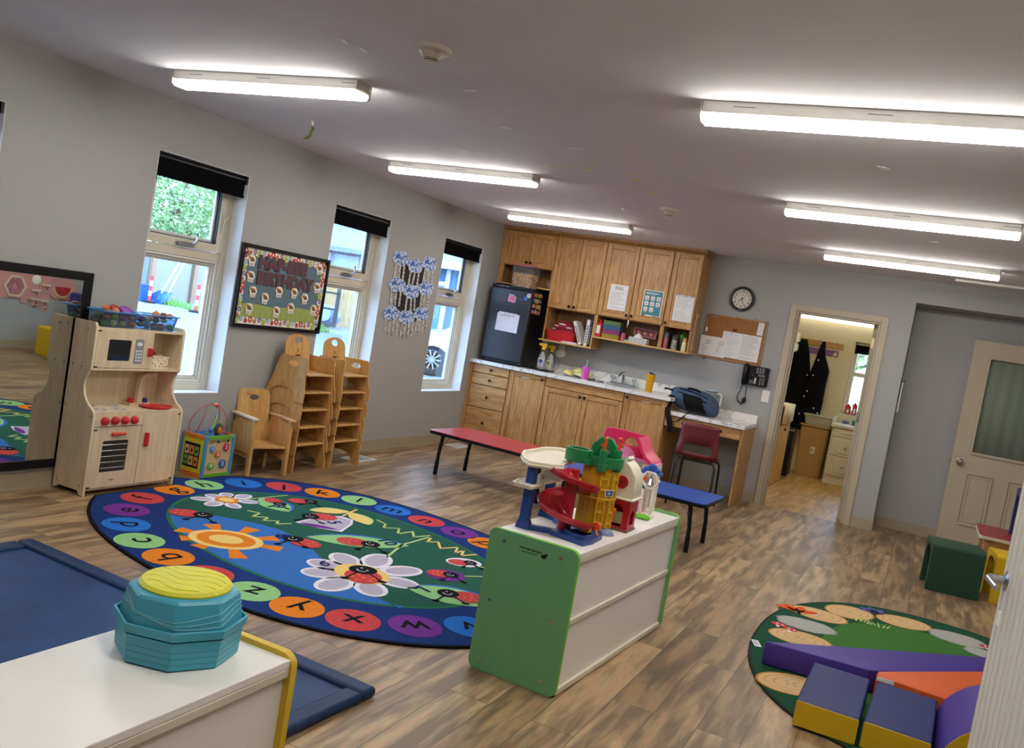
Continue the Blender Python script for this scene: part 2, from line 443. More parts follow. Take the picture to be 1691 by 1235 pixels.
# windows
FR = mat('beige window frame', 'd0c8b2', .45, var=.02)
FRW = mat('pale window vinyl', 'dedbd2', .4, var=.02)
GASK = mat('dark window gasket', '2b2b2e', .5)
GLASS = glassmat('window glass', 'f4fbff', .1)
REVEAL = mat('white window reveal', 'e2e3e4', .7, var=.02)
WHITESILL = REVEAL
BLIND = mat('black blind cloth', '08080b', .9, var=.12, scale=60, spec=.08)
def ring(b, y0, z0, y1, z1, w, x0, x1, m, wl=None):
    b.box(x0, y0, z0, x1, y0 + w, z1, m); b.box(x0, y1 - w, z0, x1, y1, z1, m); b.box(x0, y0 + w, z0, x1, y1 - w, z0 + w, m); b.box(x0, y0 + w, z1 - w, x1, y1 - w, z1, m)
for i, (y0, y1) in enumerate(WIN):
    w = thing('window_%d' % (i + 1), None, None, (XL, (y0 + y1) / 2, WZ0), 0, kind=S)
    b = MB()
    for (q0, q1, r0, r1) in ((y0, y0 + .004, WZ0, WZ1), (y1 - .004, y1, WZ0, WZ1), (y0 + .004, y1 - .004, WZ0, WZ0 + .004), (y0 + .004, y1 - .004, WZ1 - .004, WZ1)):
        b.box(XL - .12, q0, r0, XL - .0005, q1, r1, REVEAL)
    b.build('reveal', w)
    xf = XL - .12
    b = MB(); ring(b, y0 + .004, WZ0 + .004, y1 - .004, WZ1 - .004, .052, xf - .09, xf, FR)
    b.box(xf - .09, y0 + .05, 1.515, xf - .008, y1 - .05, 1.575, FR)
    ring(b, y0 + .056, WZ0 + .056, y1 - .056, 1.515, .018, xf - .08, xf - .015, FRW); ring(b, y0 + .074, WZ0 + .074, y1 - .074, 1.497, .016, xf - .08, xf - .03, FR)
    ring(b, y0 + .09, WZ0 + .09, y1 - .09, 1.481, .014, xf - .08, xf - .045, FRW)
    b.build('frame', w, bev=.003)
    b = MB(); ring(b, y0 + .06, 1.578, y1 - .06, WZ1 - .06, .058, xf - .055, xf + .006, FR); ring(b, y0 + .118, 1.636, y1 - .118, WZ1 - .118, .007, xf - .05, xf - .002, GASK)
    ring(b, y0 + .125, 1.643, y1 - .125, WZ1 - .125, .02, xf - .05, xf - .03, FRW)
    b.build('sash', w, bev=.003)
    b = MB(); b.box(xf - .052, y0 + .1, WZ0 + .1, xf - .048, y1 - .1, 1.475, GLASS); b.build('lower_pane', w)
    b = MB(); b.box(xf - .045, y0 + .14, 1.66, xf - .041, y1 - .14, WZ1 - .14, GLASS); b.build('upper_pane', w)
    ym = (y0 + y1) / 2 + .02
    b = MB(); b.prism(rrect(ym - .09, 1.585, ym + .06, 1.615, .012), xf + .006, xf + .026, STEEL, 'x')
    b.tube([(xf + .03, ym + .04, 1.605), (xf + .05, ym + .05, 1.63), (xf + .045, ym + .06, 1.665), (xf + .05, ym + .045, 1.69)], .007, STEEL); b.build('crank', w)
    b = MB(); b.tube([(xf + .01, y1 - .09, 1.72), (xf + .025, y1 - .085, 1.82), (xf + .03, y1 - .06, 1.85)], .006, FR); b.box(xf + .006, y1 - .098, 1.78, xf + .014, y1 - .078, 1.86, FR); b.build('latch', w)
    # the roller blind is fixed in the reveal
    bl = thing('roller_blind', ['black roller blind over the window at the left edge', 'black roller blind above window showing leafy tree and snow scoop', 'black roller blind above window between birthday board and cloud crafts',
                'black roller blind above window nearest the fridge'][i], 'blind', (XL - .05, (y0 + y1) / 2, 2.0), 0, 'black roller blinds')
    b = MB(); b.tube([(XL - .045, y0 + .02, 2.128), (XL - .045, y1 - .02, 2.128)], .026, BLACK, 14); b.box(XL - .08, y0 + .006, 2.1, XL - .012, y0 + .018, 2.155, BLACK); b.box(XL - .08, y1 - .018, 2.1, XL - .012, y1 - .006, 2.155, BLACK)
    b.build('roller', bl)
    b = MB(); b.box(XL - .024, y0 + .022, 2.012, XL - .02, y1 - .022, 2.13, BLIND); b.box(XL - .03, y0 + .022, 2.0, XL - .014, y1 - .022, 2.016, BLIND); b.build('cloth', bl)
    b = MB(); b.tube([(XL - .02, (y0 + y1) / 2 - .02 + .02 * cos(t), 1.98 + .02 * sin(t)) for t in [k * PI / 6 for k in range(12)]], .0015, WHITEP, 5, closed=True); b.build('pull_ring', bl)

# ------------------------------------------------------------------ ceiling: lamps, detectors, tape scraps
DIFF = emitmat('lit lamp diffuser', (1.0, .95, .87, 1), LAMP)
CAPM, nt_, b_ = newmat('translucent lamp cap'); b_.inputs['Base Color'].default_value = lin('efece4'); b_.inputs['Roughness'].default_value = .4
b_.inputs['Transmission Weight'].default_value = .35; b_.inputs['IOR'].default_value = 1.05; b_.inputs['Roughness'].default_value = .6
def lamp(x0, x1, y, label, name='ceiling_light'):
    t = thing(name, label, 'light', ((x0 + x1) / 2, y + .06, ZC - .078), 0, 'strip lights on the ceiling')
    L = (x1 - x0) / 2
    b = MB(W(t)); b.prism([(-.062, .030), (-.062, .078), (.062, .078), (.062, .030)], -L + .008, L - .008, WHITEP, 'x'); b.build('body', t, bev=.003)
    b = MB(W(t)); b.prism([(-.06, .029), (-.058, .010), (-.045, 0), (.045, 0), (.058, .010), (.06, .029)], -L + .012, L - .012, DIFF, 'x'); b.build('diffuser', t)
    for s in (-1, 1):
        b = MB(W(t)); b.prism([(-.064, .077), (-.064, .01), (-.046, -.003), (.046, -.003), (.064, .01), (.064, .077)], s * L, s * (L - .006), CAPM, 'x'); b.build('end_cap', t)
    b = MB(W(t))
    for q in (-.8, -.03, .85): b.box(q * L, -.0632, .056, q * L + .09, -.062, .060, INK2)
    b.build('slot', t)
lamp(-3.968, -2.747, 3.60, 'strip light nearest the windows, first before the big smoke detector')
lamp(-3.975, -2.76, 5.74, 'middle strip light of the row along the windows')
lamp(-3.99, -2.745, 7.88, 'strip light just in front of the upper oak cabinets')
lamp(-1.055, .28, 3.64, 'large near strip light at the top right')
lamp(-1.04, .29, 5.84, 'middle strip light of the right hand row')
lamp(-1.03, .31, 8.0, 'farthest strip light of the right hand row, above the alcove')
lamp(-3.9, -2.66, 1.35, 'strip light of the window row closest to the camera')
lamp(-1.05, .28, 1.35, 'strip light of the right hand row closest to the camera')
DET = mat('ivory detector plastic', 'c9c2b0', .45)
def detector(x, y, label):
    t = thing('smoke_detector', label, 'smoke detector', (x, y, ZC - .06), 0, 'smoke detectors')
    b = MB(W(t)); b.lathe([(.076, .06), (.078, .052), (.076, .042), (.066, .038), (0, .038)], DET, n=32); b.build('base', t)
    b = MB(W(t)); b.lathe([(.052, .039), (.046, .034), (.034, .016), (.030, .014), (.030, .012), (.026, .012), (.026, .004), (.02, .0), (0, 0)], DET, n=28); b.build('chamber', t)
    b = MB(W(t)); b.lathe([(.0305, .0155), (.0305, .0125)], BLACK, n=28); b.lathe([(.0268, .009), (.0268, .006)], BLACK, n=28); b.build('vent_slot', t)
    b = MB(W(t)); b.ball((.045, -.03, .035), (.012, .012, .006), CHROME, 8, 5); b.build('indicator', t)
detector(-2.02, 3.09, 'large round smoke detector near the top of the photo')
detector(-2.03, 6.69, 'small smoke detector on ceiling before the oak cabinets')
TAPE = mat('yellowed tape', 'e6d596', .6); TAPEW = mat('bare plaster patch', 'fbfafb', .8)

def scrap(x, y, m, name, label, cat, group, w=.03, h=.02):
    a = random.uniform(0, PI); b = MB(tr(x, y, ZC - .0035) @ rz(a))
    n = 6; poly = [(w * cos(2 * PI * k / n) * random.uniform(.6, 1.1), h * sin(2 * PI * k / n) * random.uniform(.6, 1.1)) for k in range(n)]
    b.prism(poly, 0, .003, m); b.build(name, label=label, cat=cat, group=group, smooth=0)
for x, y in [(-2.455, 5.357), (-2.33, 5.345), (-2.217, 5.39), (-2.091, 5.139), (-1.939, 5.403), (-1.954, 5.592), (-1.985, 6.07)]:
    scrap(x, y, TAPE, 'tape_scrap', 'small yellowed tape scrap stuck to the ceiling', 'tape', 'tape scraps on the ceiling', .036, .024)
for x, y in [(-2.053, 4.775), (-2.988, 5.1), (-2.163, 3.685), (-2.315, 4.392), (-2.421, 3.049), (-2.4, 3.15), (-.182, 6.885), (-3.382, 7.112), (-3.305, 7.27), (-2.86, 7.307)]:
    scrap(x, y, TAPEW, 'paint_chip', 'small white chip of bared plaster on the ceiling', 'chip', 'bare plaster chips on the ceiling', .045, .011)
scrap(-.407, 4.648, TAPEW, 'torn_paper_scrap', 'large white torn scrap on the ceiling below the top right lamp', 'paper scrap', None, .05, .025)
b = MB(); b.lathe([(.012, ZC), (.011, ZC - .008), (.006, ZC - .011), (.003, ZC - .028), (.008, ZC - .034), (0, ZC - .036)], WHITEP, (-3.82, 4.62, 0), 12)
b.build('ceiling_hook', label='little white hook in the ceiling above the leafy window', cat='hook')
b = MB(); b.tube([(-3.82 + .03 * sin(t * 1.3), 4.62 + .02 * cos(t * 2.2) - .02, ZC - .035 - .022 * t) for t in [k * .4 for k in range(11)]], [.009] * 9 + [.006, .003], mat('green ribbon', '6f7f2c', .6), 6)
b.build('ribbon_curl', label='short green curl of ribbon hanging from the ceiling hook', cat='ribbon')
b = MB(); b.box(.0, 9.02, ZC - .02, 1.35, 9.06, ZC, WHITEP); b.build('ceiling_track', label='thin white rail on the ceiling in front of the alcove', cat='rail')
b = MB(); b.lathe([(.02, ZC), (.018, ZC - .014), (.01, ZC - .022), (0, ZC - .023)], WHITEP, (-2.481, 6.916, 0), 14); b.build('ceiling_button', label='tiny white button sensor on the ceiling beside far smoke detector', cat='sensor')
# ------------------------------------------------------------------ alphabet rug
RB = [(-2.99, 4.348), 1.585, 1.182, -.228, 2.23]
def sup(c, a, bb, ang, e, n=96):
    out = []
    for k in range(n):
        t = 2 * PI * k / n; ct, st = cos(t), sin(t)
        u = a * math.copysign(abs(ct) ** (2 / e), ct); v = bb * math.copysign(abs(st) ** (2 / e), st)
        out.append((c[0] + u * cos(ang) - v * sin(ang), c[1] + u * sin(ang) + v * cos(ang)))
    return out
def clampx(poly, extra=0.0):
    """the rug is pushed in where furniture stands on its edge"""
    o = []
    for x, y in poly:
        lim = -9
        if 3.7 < y < 4.50: lim = -4.372
        elif 4.70 < y < 5.12: lim = -4.432
        o.append((max(x, lim + extra), y))
    return o
def rugmat(n, h): return mat(n, h, .95, var=.13, scale=140, bump=.25, spec=.1)
RN, RBK = rugmat('rug navy', '1d3672'), rugmat('rug black edge', '141419')
RG, RBL, RGD = rugmat('rug green', '28594a'), rugmat('rug sky blue', '396eb6'), rugmat('rug mid green', '2c6e4a')
RO, RR, RLG, RCB, RP = rugmat('rug orange', 'dd7f24'), rugmat('rug red', 'c4464a'), rugmat('rug light green', '8fc282'), rugmat('rug cobalt', '2a6fc6'), rugmat('rug purple', '73358f')
RCR, RW, RLL, RBLK, RYG = rugmat('rug cream', 'e8c878'), rugmat('rug white', 'e2dfe6'), rugmat('rug lilac', 'b6aebf'), rugmat('rug ladybug black', '17161b'), rugmat('rug lime line', 'b9cf86')
RDB = rugmat('rug ink blue', '232a63')
b = MB()
rim = clampx(sup(RB[0], RB[1], RB[2], RB[3], RB[4]))
b.prism(rim, .0, .010, RBK)
def lay(poly, k, m): b.flat(clampx(poly, .012), .0102 + .0005 * k, m)
lay(sup(RB[0], RB[1] - .018, RB[2] - .018, RB[3], RB[4]), 0, RN)
INN = (1.125, .80, -.226, 2.15)
lay(sup(RB[0], INN[0], INN[1], INN[2], INN[3]), 1, RGD)
fld = sup(RB[0], INN[0] - .022, INN[1] - .022, INN[2], INN[3], 160)
lay(fld, 2, RG)
# the blue sky below the S line
S_ = [(-3.965,4.03),(-3.827,4.1),(-3.667,4.157),(-3.471,4.237),(-3.299,4.255),(-3.142,4.219),(-2.959,4.123),(-2.764,3.992),(-2.597,3.887),(-2.429,3.805),(-2.259,3.754),(-2.106,3.717)]
def near(p): return min(range(len(fld)), key=lambda i: (fld[i][0] - p[0]) ** 2 + (fld[i][1] - p[1]) ** 2)
i0, i1 = near((-4.02, 4.0)), near((-2.06, 3.71))
arc = []; i = i1
while i != i0:
    arc.append(fld[i]); i = (i - 1) % len(fld)
arc.append(fld[i0])
lay(S_ + arc, 3, RBL)
RC_ = RB[0]
def E(cx, cy, rx, ry, ang=0, n=22): return circ(cx, cy, rx, n, ry=ry, rot=ang)
LET = dict(g=(-4.27,4.364),h=(-4.286,4.646),i=(-4.21,4.943),j=(-4.012,5.145),k=(-3.769,5.275),l=(-3.504,5.356),m=(-3.217,5.363),n=(-2.924,5.335),o=(-2.641,5.294),p=(-2.4,5.23),
           f=(-4.194,4.036),e=(-4.029,3.775),d=(-3.804,3.575),c=(-3.545,3.433),b=(-3.268,3.368),a=(-2.97,3.33),z=(-2.681,3.331),y=(-2.421,3.334),x=(-2.16,3.41),w=(-1.93,3.58),v=(-1.75,3.79),
           q=(-2.17,5.13),r=(-1.95,4.97),s=(-1.78,4.75),t=(-1.66,4.47),u=(-1.655,4.1))
LC = dict(a=RR,b=RO,c=RLG,d=RCB,e=RP,f=RR,g=RO,h=RLG,i=RCB,j=RR,k=RO,l=RLG,m=RCB,n=RR,o=RP,p=RO,q=RLG,r=RCB,s=RR,t=RO,u=RP,v=RCB,w=RP,x=RR,y=RO,z=RLG)
for ch, (x, y) in LET.items():
    r = .131
    lay(E(x, y, r * 1.03, r * .97, -.6, 26), 3, LC[ch])
    dx, dy = x - RC_[0], (y - RC_[1]) * 1.5
    a = math.atan2(dy, dx) - PI / 2
    b.text(ch, .205, RBLK, tr(x, y, .0102 + .0005 * 5) @ rz(a), bold=.0012)
def stroke(pts, w, k, m):
    for q in sline(pts, w): b.flat(q, .0102 + .0005 * k, m)
def bug(body, head, s=1.0, legs=True, k=6):
    bx, by = body; hx, hy = head; a = math.atan2(hy - by, hx - bx)
    L = math.hypot(hx - bx, hy - by)
    lay(E(bx, by, .095 * s, .080 * s, a), k, RR)
    lay(E(hx, hy, .058 * s, .062 * s, a), k + 2, RBLK)
    for q, rr in ((-.05, -.03), (-.05, .03), (-.015, -.045), (-.015, .045), (-.02, 0), (.015, .02)):
        px, py = bx + (q * cos(a) - rr * sin(a)) * s, by + (q * sin(a) + rr * cos(a)) * s
        lay(E(px, py, .009 * s, .009 * s, 0, 8), k + 1, RO)
    for q in (-.018, .018): lay(E(hx - q * s, hy + .01 * s + q * .3, .006 * s, .006 * s, 0, 8), k + 3, RW)
    stroke([(hx - .022 * s, hy - .015 * s), (hx - .01 * s, hy - .026 * s), (hx + .012 * s, hy - .026 * s), (hx + .022 * s, hy - .012 * s)], .006 * s, k + 3, RW)
    if legs:
        for q in (-.35, .35):
            th = -.95 + 1.5 * q; ex, ey = hx + .155 * s * cos(th), hy + .155 * s * sin(th)
            stroke([(hx + .03 * s * cos(th), hy + .03 * s * sin(th)), (ex, ey)], .010 * s, k + 1, RBLK); lay(E(ex, ey, .022 * s, .014 * s, .5, 10), k + 1, RBLK)
# sun
sx, sy = -3.325, 3.835
for x, y in [(-3.6,3.747),(-3.58,3.985),(-3.398,4.135),(-3.19,4.10),(-3.04,3.96),(-3.055,3.643),(-3.31,3.60),(-3.47,3.64)]:
    a = math.atan2(y - sy, x - sx); d = math.hypot(x - sx, y - sy); c_, s_ = cos(a), sin(a)
    lay([(sx + .16 * c_ + .022 * s_, sy + .16 * s_ - .022 * c_), (sx + d * c_ + .05 * s_, sy + d * s_ - .05 * c_), (sx + d * c_ - .05 * s_, sy + d * s_ + .05 * c_), (sx + .16 * c_ - .022 * s_, sy + .16 * s_ + .022 * c_)], 4, RO)
lay(E(sx, sy, .205, .175, .4), 5, RCR); lay(E(sx, sy, .162, .138, .4), 6, RO); lay(E(sx, sy, .095, .08, .4), 7, RCR)
def daisy(cx, cy, pts, core, rc, rin, cm, cm2):
    for x, y in pts:
        a = math.atan2(y - cy, x - cx); d = math.hypot(x - cx, y - cy); mx, my = cx + (x - cx) * .66, cy + (y - cy) * .66
        lay(E(mx, my, d * .36, .088 if rc > .12 else .052, a), 5, RW); lay(E(mx + .01 * cos(a), my + .01 * sin(a), d * .28, .06 if rc > .12 else .032, a), 6, RLL)
    lay(E(cx, cy, rc, rc * .86, -.4), 7, cm)
    if cm2: lay(E(cx, cy, rin, rin * .86, -.4), 8, cm2)
stroke([(-2.693,4.974),(-2.70,4.67),(-2.60,4.33)], .016, 5, RYG)
stroke([(-3.89,4.568),(-3.833,4.963)], .012, 5, RYG); stroke([(-3.352,5.112),(-3.302,4.89)], .016, 5, RCR)
stroke([(-2.147,4.466),(-2.03,4.62)], .014, 5, RYG); stroke([(-2.201,4.685),(-2.12,4.76)], .014, 5, RYG)
daisy(-3.926, 4.478, [(-4.06,4.30),(-3.885,4.262),(-3.754,4.38),(-3.79,4.63),(-3.951,4.72),(-4.06,4.62),(-4.09,4.47)], 0, .085, .055, RO, RCR)
daisy(-2.518, 3.99, [(-2.83,3.936),(-2.725,3.745),(-2.504,3.61),(-2.275,3.76),(-2.22,4.075),(-2.37,4.34),(-2.65,4.39),(-2.82,4.18)], 0, .165, .0, RCR, None)
def leaf(p, q, w, m, k, edge=None):
    L = math.hypot(q[0] - p[0], q[1] - p[1]); a = math.atan2(q[1] - p[1], q[0] - p[0]); n = 12
    def pol(s, off): return [(p[0] + (t * L) * cos(a) - (off + s * math.sin(PI * min(1, t * 1.0)) ** .8) * sin(a), p[1] + (t * L) * sin(a) + (off + s * math.sin(PI * t) ** .8) * cos(a)) for t in [i / n for i in range(n + 1)]]
    up, dn = pol(w, 0), pol(-w, 0)
    if edge: lay(pol(w + .02, .008) + dn[::-1][1:-1], k - 1, edge)
    lay(up + dn[::-1][1:-1], k, m)
leaf((-3.12,4.28), (-2.66,4.69), .115, RLG, 5, RBL); leaf((-2.27,4.02), (-1.78,4.19), .125, RLG, 5, RBL); leaf((-3.87,4.74), (-3.54,4.62), .10, RLG, 5, RBL)
leaf((-3.50,4.79), (-3.34,5.02), .06, RCR, 5, RYG); leaf((-3.33,5.01), (-3.08,4.86), .062, RCR, 5, RYG)
lay([(-3.36,4.47),(-3.37,4.75),(-3.30,4.87),(-3.2,4.86),(-3.14,4.77),(-3.07,4.56),(-3.19,4.5)], 5, RW)
lay([(-3.345,4.485),(-3.355,4.74),(-3.29,4.845),(-3.2,4.84),(-3.15,4.75),(-3.09,4.57),(-3.19,4.515)], 6, RLL)
leaf((-3.34,4.485), (-3.10,4.575), .03, RP, 7)
for Z in ([(-3.681,4.406),(-3.606,4.433),(-3.578,4.324),(-3.515,4.407),(-3.485,4.318),(-3.43,4.398),(-3.39,4.329),(-3.352,4.419)],
          [(-3.117,5.017),(-3.027,4.984),(-2.984,4.892),(-2.921,4.982),(-2.851,4.859),(-2.829,5.001),(-2.753,4.893),(-2.712,5.023)],
          [(-2.674,4.974),(-2.644,4.877),(-2.603,4.945),(-2.518,4.829),(-2.467,4.956),(-2.409,4.822),(-2.411,4.935),(-2.36,4.811),(-2.317,4.921)]):
    stroke(Z, .016, 5, RYG if Z[0][0] < -3 else RCR)
lay(E(-2.282, 4.698, .11, .085, .8), 5, RW); lay(E(-2.228, 4.385, .115, .10, .8), 5, RP)
B_ = [(-3.822,4.018),(-3.737,4.079),(-3.769,4.75),(-3.695,4.723),(-3.69,4.913),(-3.637,4.978),(-3.349,4.73),(-3.396,4.665),(-3.037,4.167),(-3.128,4.169),(-2.907,4.444),(-2.813,4.497),(-2.49,3.961),(-2.552,4.049),(-2.3,4.671),(-2.25,4.722),(-2.258,4.377),(-2.207,4.409),(-1.96,4.155),(-2.059,4.117)]
for i in range(0, 20, 2): bug(B_[i], B_[i + 1], {12: 1.25, 14: .7, 16: .8, 2: .75, 4: .8}.get(i, 1.0), k=9)
for t, (x, y), a in (('5', (-3.223,4.685), 1.2), ('10', (-2.784,4.627), 1.3), ('6', (-2.74,3.955), 2.4), ('7', (-2.17,4.06), 3.3), ('8', (-3.2,4.16), 1.2), ('9', (-3.66,4.66), 1.0)):
    b.text(t, .13, RDB, tr(x, y, .0162) @ rz(a - PI / 2), bold=.001)
alph = b.build('alphabet_rug', smooth=0, label='large oval navy rug with alphabet circles, ladybugs, daisies and a sun', cat='rug', mods='keep')

# ------------------------------------------------------------------ small oval nature rug on the right
b = MB()
SR = [(.25, 5.15), .885, 1.315, 0.0, 2.3]
G1, G2 = rugmat('nature rug dark green', '1f4a34'), rugmat('nature rug grass', '3f6d33')
LOGM, LOGE, STN, STE = rugmat('nature rug log', 'cfae80'), rugmat('nature rug log bark', 'b3803f'), rugmat('nature rug stone', 'a5a49c'), rugmat('nature rug stone edge', '7d8079')
b.prism(sup(*SR), 0, .010, rugmat('nature rug binding', '26332c'))
def lay2(p, k, m): b.flat(p, .0102 + .0005 * k, m)
lay2(sup(SR[0], SR[1] - .014, SR[2] - .014, 0, 2.3), 0, G1)
lay2(sup((.25, 5.15), .56, .93, 0, 2.4), 1, G2)
def log(cx, cy, a, rx=.175, ry=.135):
    lay2(E(cx, cy, rx, ry, a, 30), 2, LOGE); lay2(E(cx, cy, rx - .012, ry - .012, a, 30), 3, LOGM)
    for r in (.75, .5):
        o, i_ = E(cx, cy, rx * r, ry * r, a, 28), E(cx, cy, rx * r - .004, ry * r - .004, a, 28)
        b.flat(o, .0102 + .0005 * 4, LOGE, holes=[i_])
    for q in range(4): 
        t = a + q * PI / 2 + .3
        b.flat([(cx, cy), (cx + .035 * cos(t - .15), cy + .035 * sin(t - .15)), (cx + .035 * cos(t + .15), cy + .035 * sin(t + .15))], .0127, STE)
for p in ((-.376, 5.80, .1), (-.216, 6.07, 1.0), (.10, 6.195, .5), (-.405, 5.19, .3), (-.345, 4.41, .7), (.85, 4.5, .2), (.95, 5.6, .1)): log(*p)
def stone(cx, cy, a, rx, ry):
    random.seed(int(abs(cx) * 100)); pts = [(rx * random.uniform(.88, 1.05) * cos(t), ry * random.uniform(.88, 1.05) * sin(t)) for t in [2 * PI * k / 14 for k in range(14)]]
    P = lambda s: [(cx + s * (x * cos(a) - y * sin(a)), cy + s * (x * sin(a) + y * cos(a))) for x, y in pts]
    lay2(P(1), 2, STE); lay2(P(.93), 3, STN)
stone(-.41, 5.49, .2, .185, .13); stone(.41, 6.16, .15, .185, .14); stone(.545, 5.98, .2, .12, .09)
def butterfly(cx, cy, m, a, s=1):
    for q in (.5, 1.2, PI - .5, PI - 1.2): lay2(E(cx + .06 * s * cos(q + a), cy + .045 * s * sin(q + a), .055 * s, .024 * s, q + a, 14), 5, m)
    lay2(E(cx, cy, .05 * s, .01 * s, a + PI / 2, 12), 6, RBLK)
butterfly(-.489, 5.735, rugmat('rug butterfly orange', 'd6552a'), .3, 1.25); butterfly(-.06, 6.25, rugmat('rug butterfly violet', '5c5a9a'), .9, 1.0)
for cx, cy in ((-.514, 5.32), (.60, 6.13)):
    for dx, dy, r in ((-.03, .02, .045), (.04, -.015, .04)):
        lay2(E(cx + dx, cy + dy, r, r * .8, 0, 16), 5, RR)
        for k in range(3): lay2(E(cx + dx + .02 * cos(k * 2.1), cy + dy + .018 * sin(k * 2.1), .008, .007, 0, 8), 6, RW)
        lay2([(cx + dx - .008, cy + dy - .03), (cx + dx + .008, cy + dy - .03), (cx + dx + .01, cy + dy - .06), (cx + dx - .01, cy + dy - .06)], 5, RW)
for k in range(9):
    x = -.17 + .022 * k; b.flat([(x, 5.9 + .012 * (k % 3)), (x + .012, 5.9 + .012 * (k % 3)), (x + .03 * sin(k), 6.02 - .02 * (k % 2))], .0127, RYG)
b.build('nature_rug', smooth=0, label='small green oval rug with log slices, stones and mushrooms under foam blocks', cat='rug', mods='keep')
b = MB(tr(-.60, 4.86, 0) @ rz(-1.2)); b.box(-.05, -.006, .011, .05, .03, .0125, PAPER)
for k in range(3): b.box(-.04, .002 + .008 * k, .0125, .03, .005 + .008 * k, .0128, INK)
b.build('care_tag', bpy.data.objects['nature_rug'])

# ------------------------------------------------------------------ blue floor mat
MATB = mat('blue vinyl mat', '23406c', .45, spec=.22, var=.2, scale=5, bump=.12); MATB2 = mat('dark blue mat edge', '1b3358', .45, spec=.22, var=.12, scale=8, bump=.1)
t = thing('floor_mat', 'large blue padded floor mat with raised rolled border behind the white shelf', 'mat', (-1.655, 2.86, 0), math.radians(-3.2))
b = MB(W(t)); b.box(-2.04, -1.38, 0, -.075, -.075, .022, MATB); b.build('pad', t, bev=.008)
b = MB(W(t))
for x0, y0, x1, y1 in ((-2.12, -.085, 0, 0), (-2.12, -1.46, 0, -1.375), (-2.12, -1.375, -2.035, -.085), (-.085, -1.375, 0, -.085)): b.box(x0, y0, 0, x1, y1, .04, MATB2)
b.build('border', t, bev=.018, seg=4)

# ------------------------------------------------------------------ shelf units with coloured ends
def shelf_unit(name, label, loc, rot, L, Dp, H, endm, edgem, logo, cat='shelf'):
    """x: depth (open side at -x, back panel at +x), y: length"""
    t = thing(name, label, cat, loc, rot)
    hd = Dp / 2
    for y in (0, L):
        s = 1 if y else -1
        b = MB(W(t)); b.prism(rrect(-hd, .0, hd, H, .035, 6), min(y, y - s * .022), max(y, y - s * .022), endm, 'y', side=edgem); b.build('end_panel', t, bev=.004, mods='weld')
        b = MB(W(t))
        for (x, z) in ((-hd + .075, H - .045), (hd - .075, H - .045), (-hd + .055, H * .5), (hd - .07, H * .5), (-hd + .055, .05), (hd - .075, .05)):
            b.lathe([(.008, 0), (.008, .002), (.004, .003), (0, .002)], CHROME, xf=tr(x, y + s * .0, z) @ Matrix.Rotation(-s * PI / 2, 4, 'X'), n=12)
        b.build('screw', t)
        if logo and not y:
            b = MB(W(t))
            for k in range(9): b.box(-.06 + .012 * k, -.0006, H - .052 - .002 * (k % 2), -.052 + .012 * k, 0.001, H - .046, BLACK)
            for k in range(6): b.box(-.045 + .012 * k, -.0006, H - .066, -.037 + .012 * k, 0.001, H - .062, BLACK)
            b.ball((.055, 0, H - .062), (.012, .0015, .009), BLACK, 10, 6); b.ball((.066, 0, H - .053), (.008, .0015, .006), BLACK, 8, 5); b.build('logo', t)
    in0, in1 = .022, L - .022
    b = MB(W(t)); b.box(-hd + .01, in0, H - .032, hd - .006, in1, H - .012, WHITE); b.build('top_board', t, bev=.002)
    b = MB(W(t)); b.box(-hd + .012, in0, .06, hd - .03, in1, .078, WHITE); b.box(-hd + .012, in0, H * .5 - .01, hd - .03, in1, H * .5 + .008, WHITE); b.build('shelf_board', t)
    b = MB(W(t)); b.box(hd - .028, in0, .012, hd - .018, in1, H - .032, WHITE); b.build('back_panel', t)
    b = MB(W(t)); rail = mat('shelf rail', 'dcd3bf', .45) 
    for z0, z1, o in ((H - .056, H - .0325, .006), (H * .5 - .012, H * .5 + .012, .008), (.004, .03, .006)): b.box(hd - .02, in0, z0, hd - o, in1, z1, rail)
    b.build('rail', t, bev=.003)
    return t
shelf_unit('toy_shelf', 'white toy shelf with green end panels carrying the toy garage', (-1.345, 3.385, 0), math.radians(-3.4), 1.31, .417, .612, GREEN, LIME, True)
shelf_unit('low_shelf', 'white low shelf with yellow end panel in the near left corner', (-1.428, .42, 0), math.radians(0), 1.31, .40, .622, YEL, YEL, False)

# stepping buckets
TEAL = mat('teal plastic', '43a3bd', .38, var=.03); TEALD = mat('teal groove', '358294', .5); LEMON = mat('lemon rubber', 'dbd72c', .55, var=.05, scale=14, stretch=(1, 7, 1), bump=.3)
def octo(r, rot=PI / 8): return [(r * cos(PI / 4 * k + rot), r * sin(PI / 4 * k + rot)) for k in range(8)]
SZ = .610
def frust(b, prof, m, c=(0, 0, 0), rot=PI / 8): b.lathe(prof, m, c, 8, rot=rot)
t = thing('stepping_bucket', 'lower teal octagonal stepping bucket standing rim up on the white shelf', 'stepping stool', (-1.447, 1.558, SZ), .28)
b = MB(W(t)); frust(b, [(.128, 0), (.136, .004), (.140, .066), (.143, .068)], TEAL); b.build('body', t, bev=.004, smooth=20)
b = MB(W(t)); frust(b, [(.136, .072), (.146, .072), (.148, .092), (.142, .093), (.141, .078)], TEAL); b.build('rim', t, bev=.002, smooth=20)
b = MB(W(t))
for z in (.016, .03, .044): frust(b, [(.1357 + z * .0645, z), (.1362 + z * .0645, z), (.1362 + z * .0645, z + .0012), (.1357 + z * .0645, z + .0012)], TEALD)
b.build('groove', t, smooth=0)
t = thing('stepping_bucket', 'upper teal octagonal stepping bucket with round yellow top', 'stepping stool', (-1.447, 1.558, SZ + .080), .28)
b = MB(W(t)); frust(b, [(.137, .0), (.134, .015), (.124, .066), (.114, .075), (.10, .0755), (0, .0755)], TEAL); b.build('body', t, bev=.005, smooth=20)
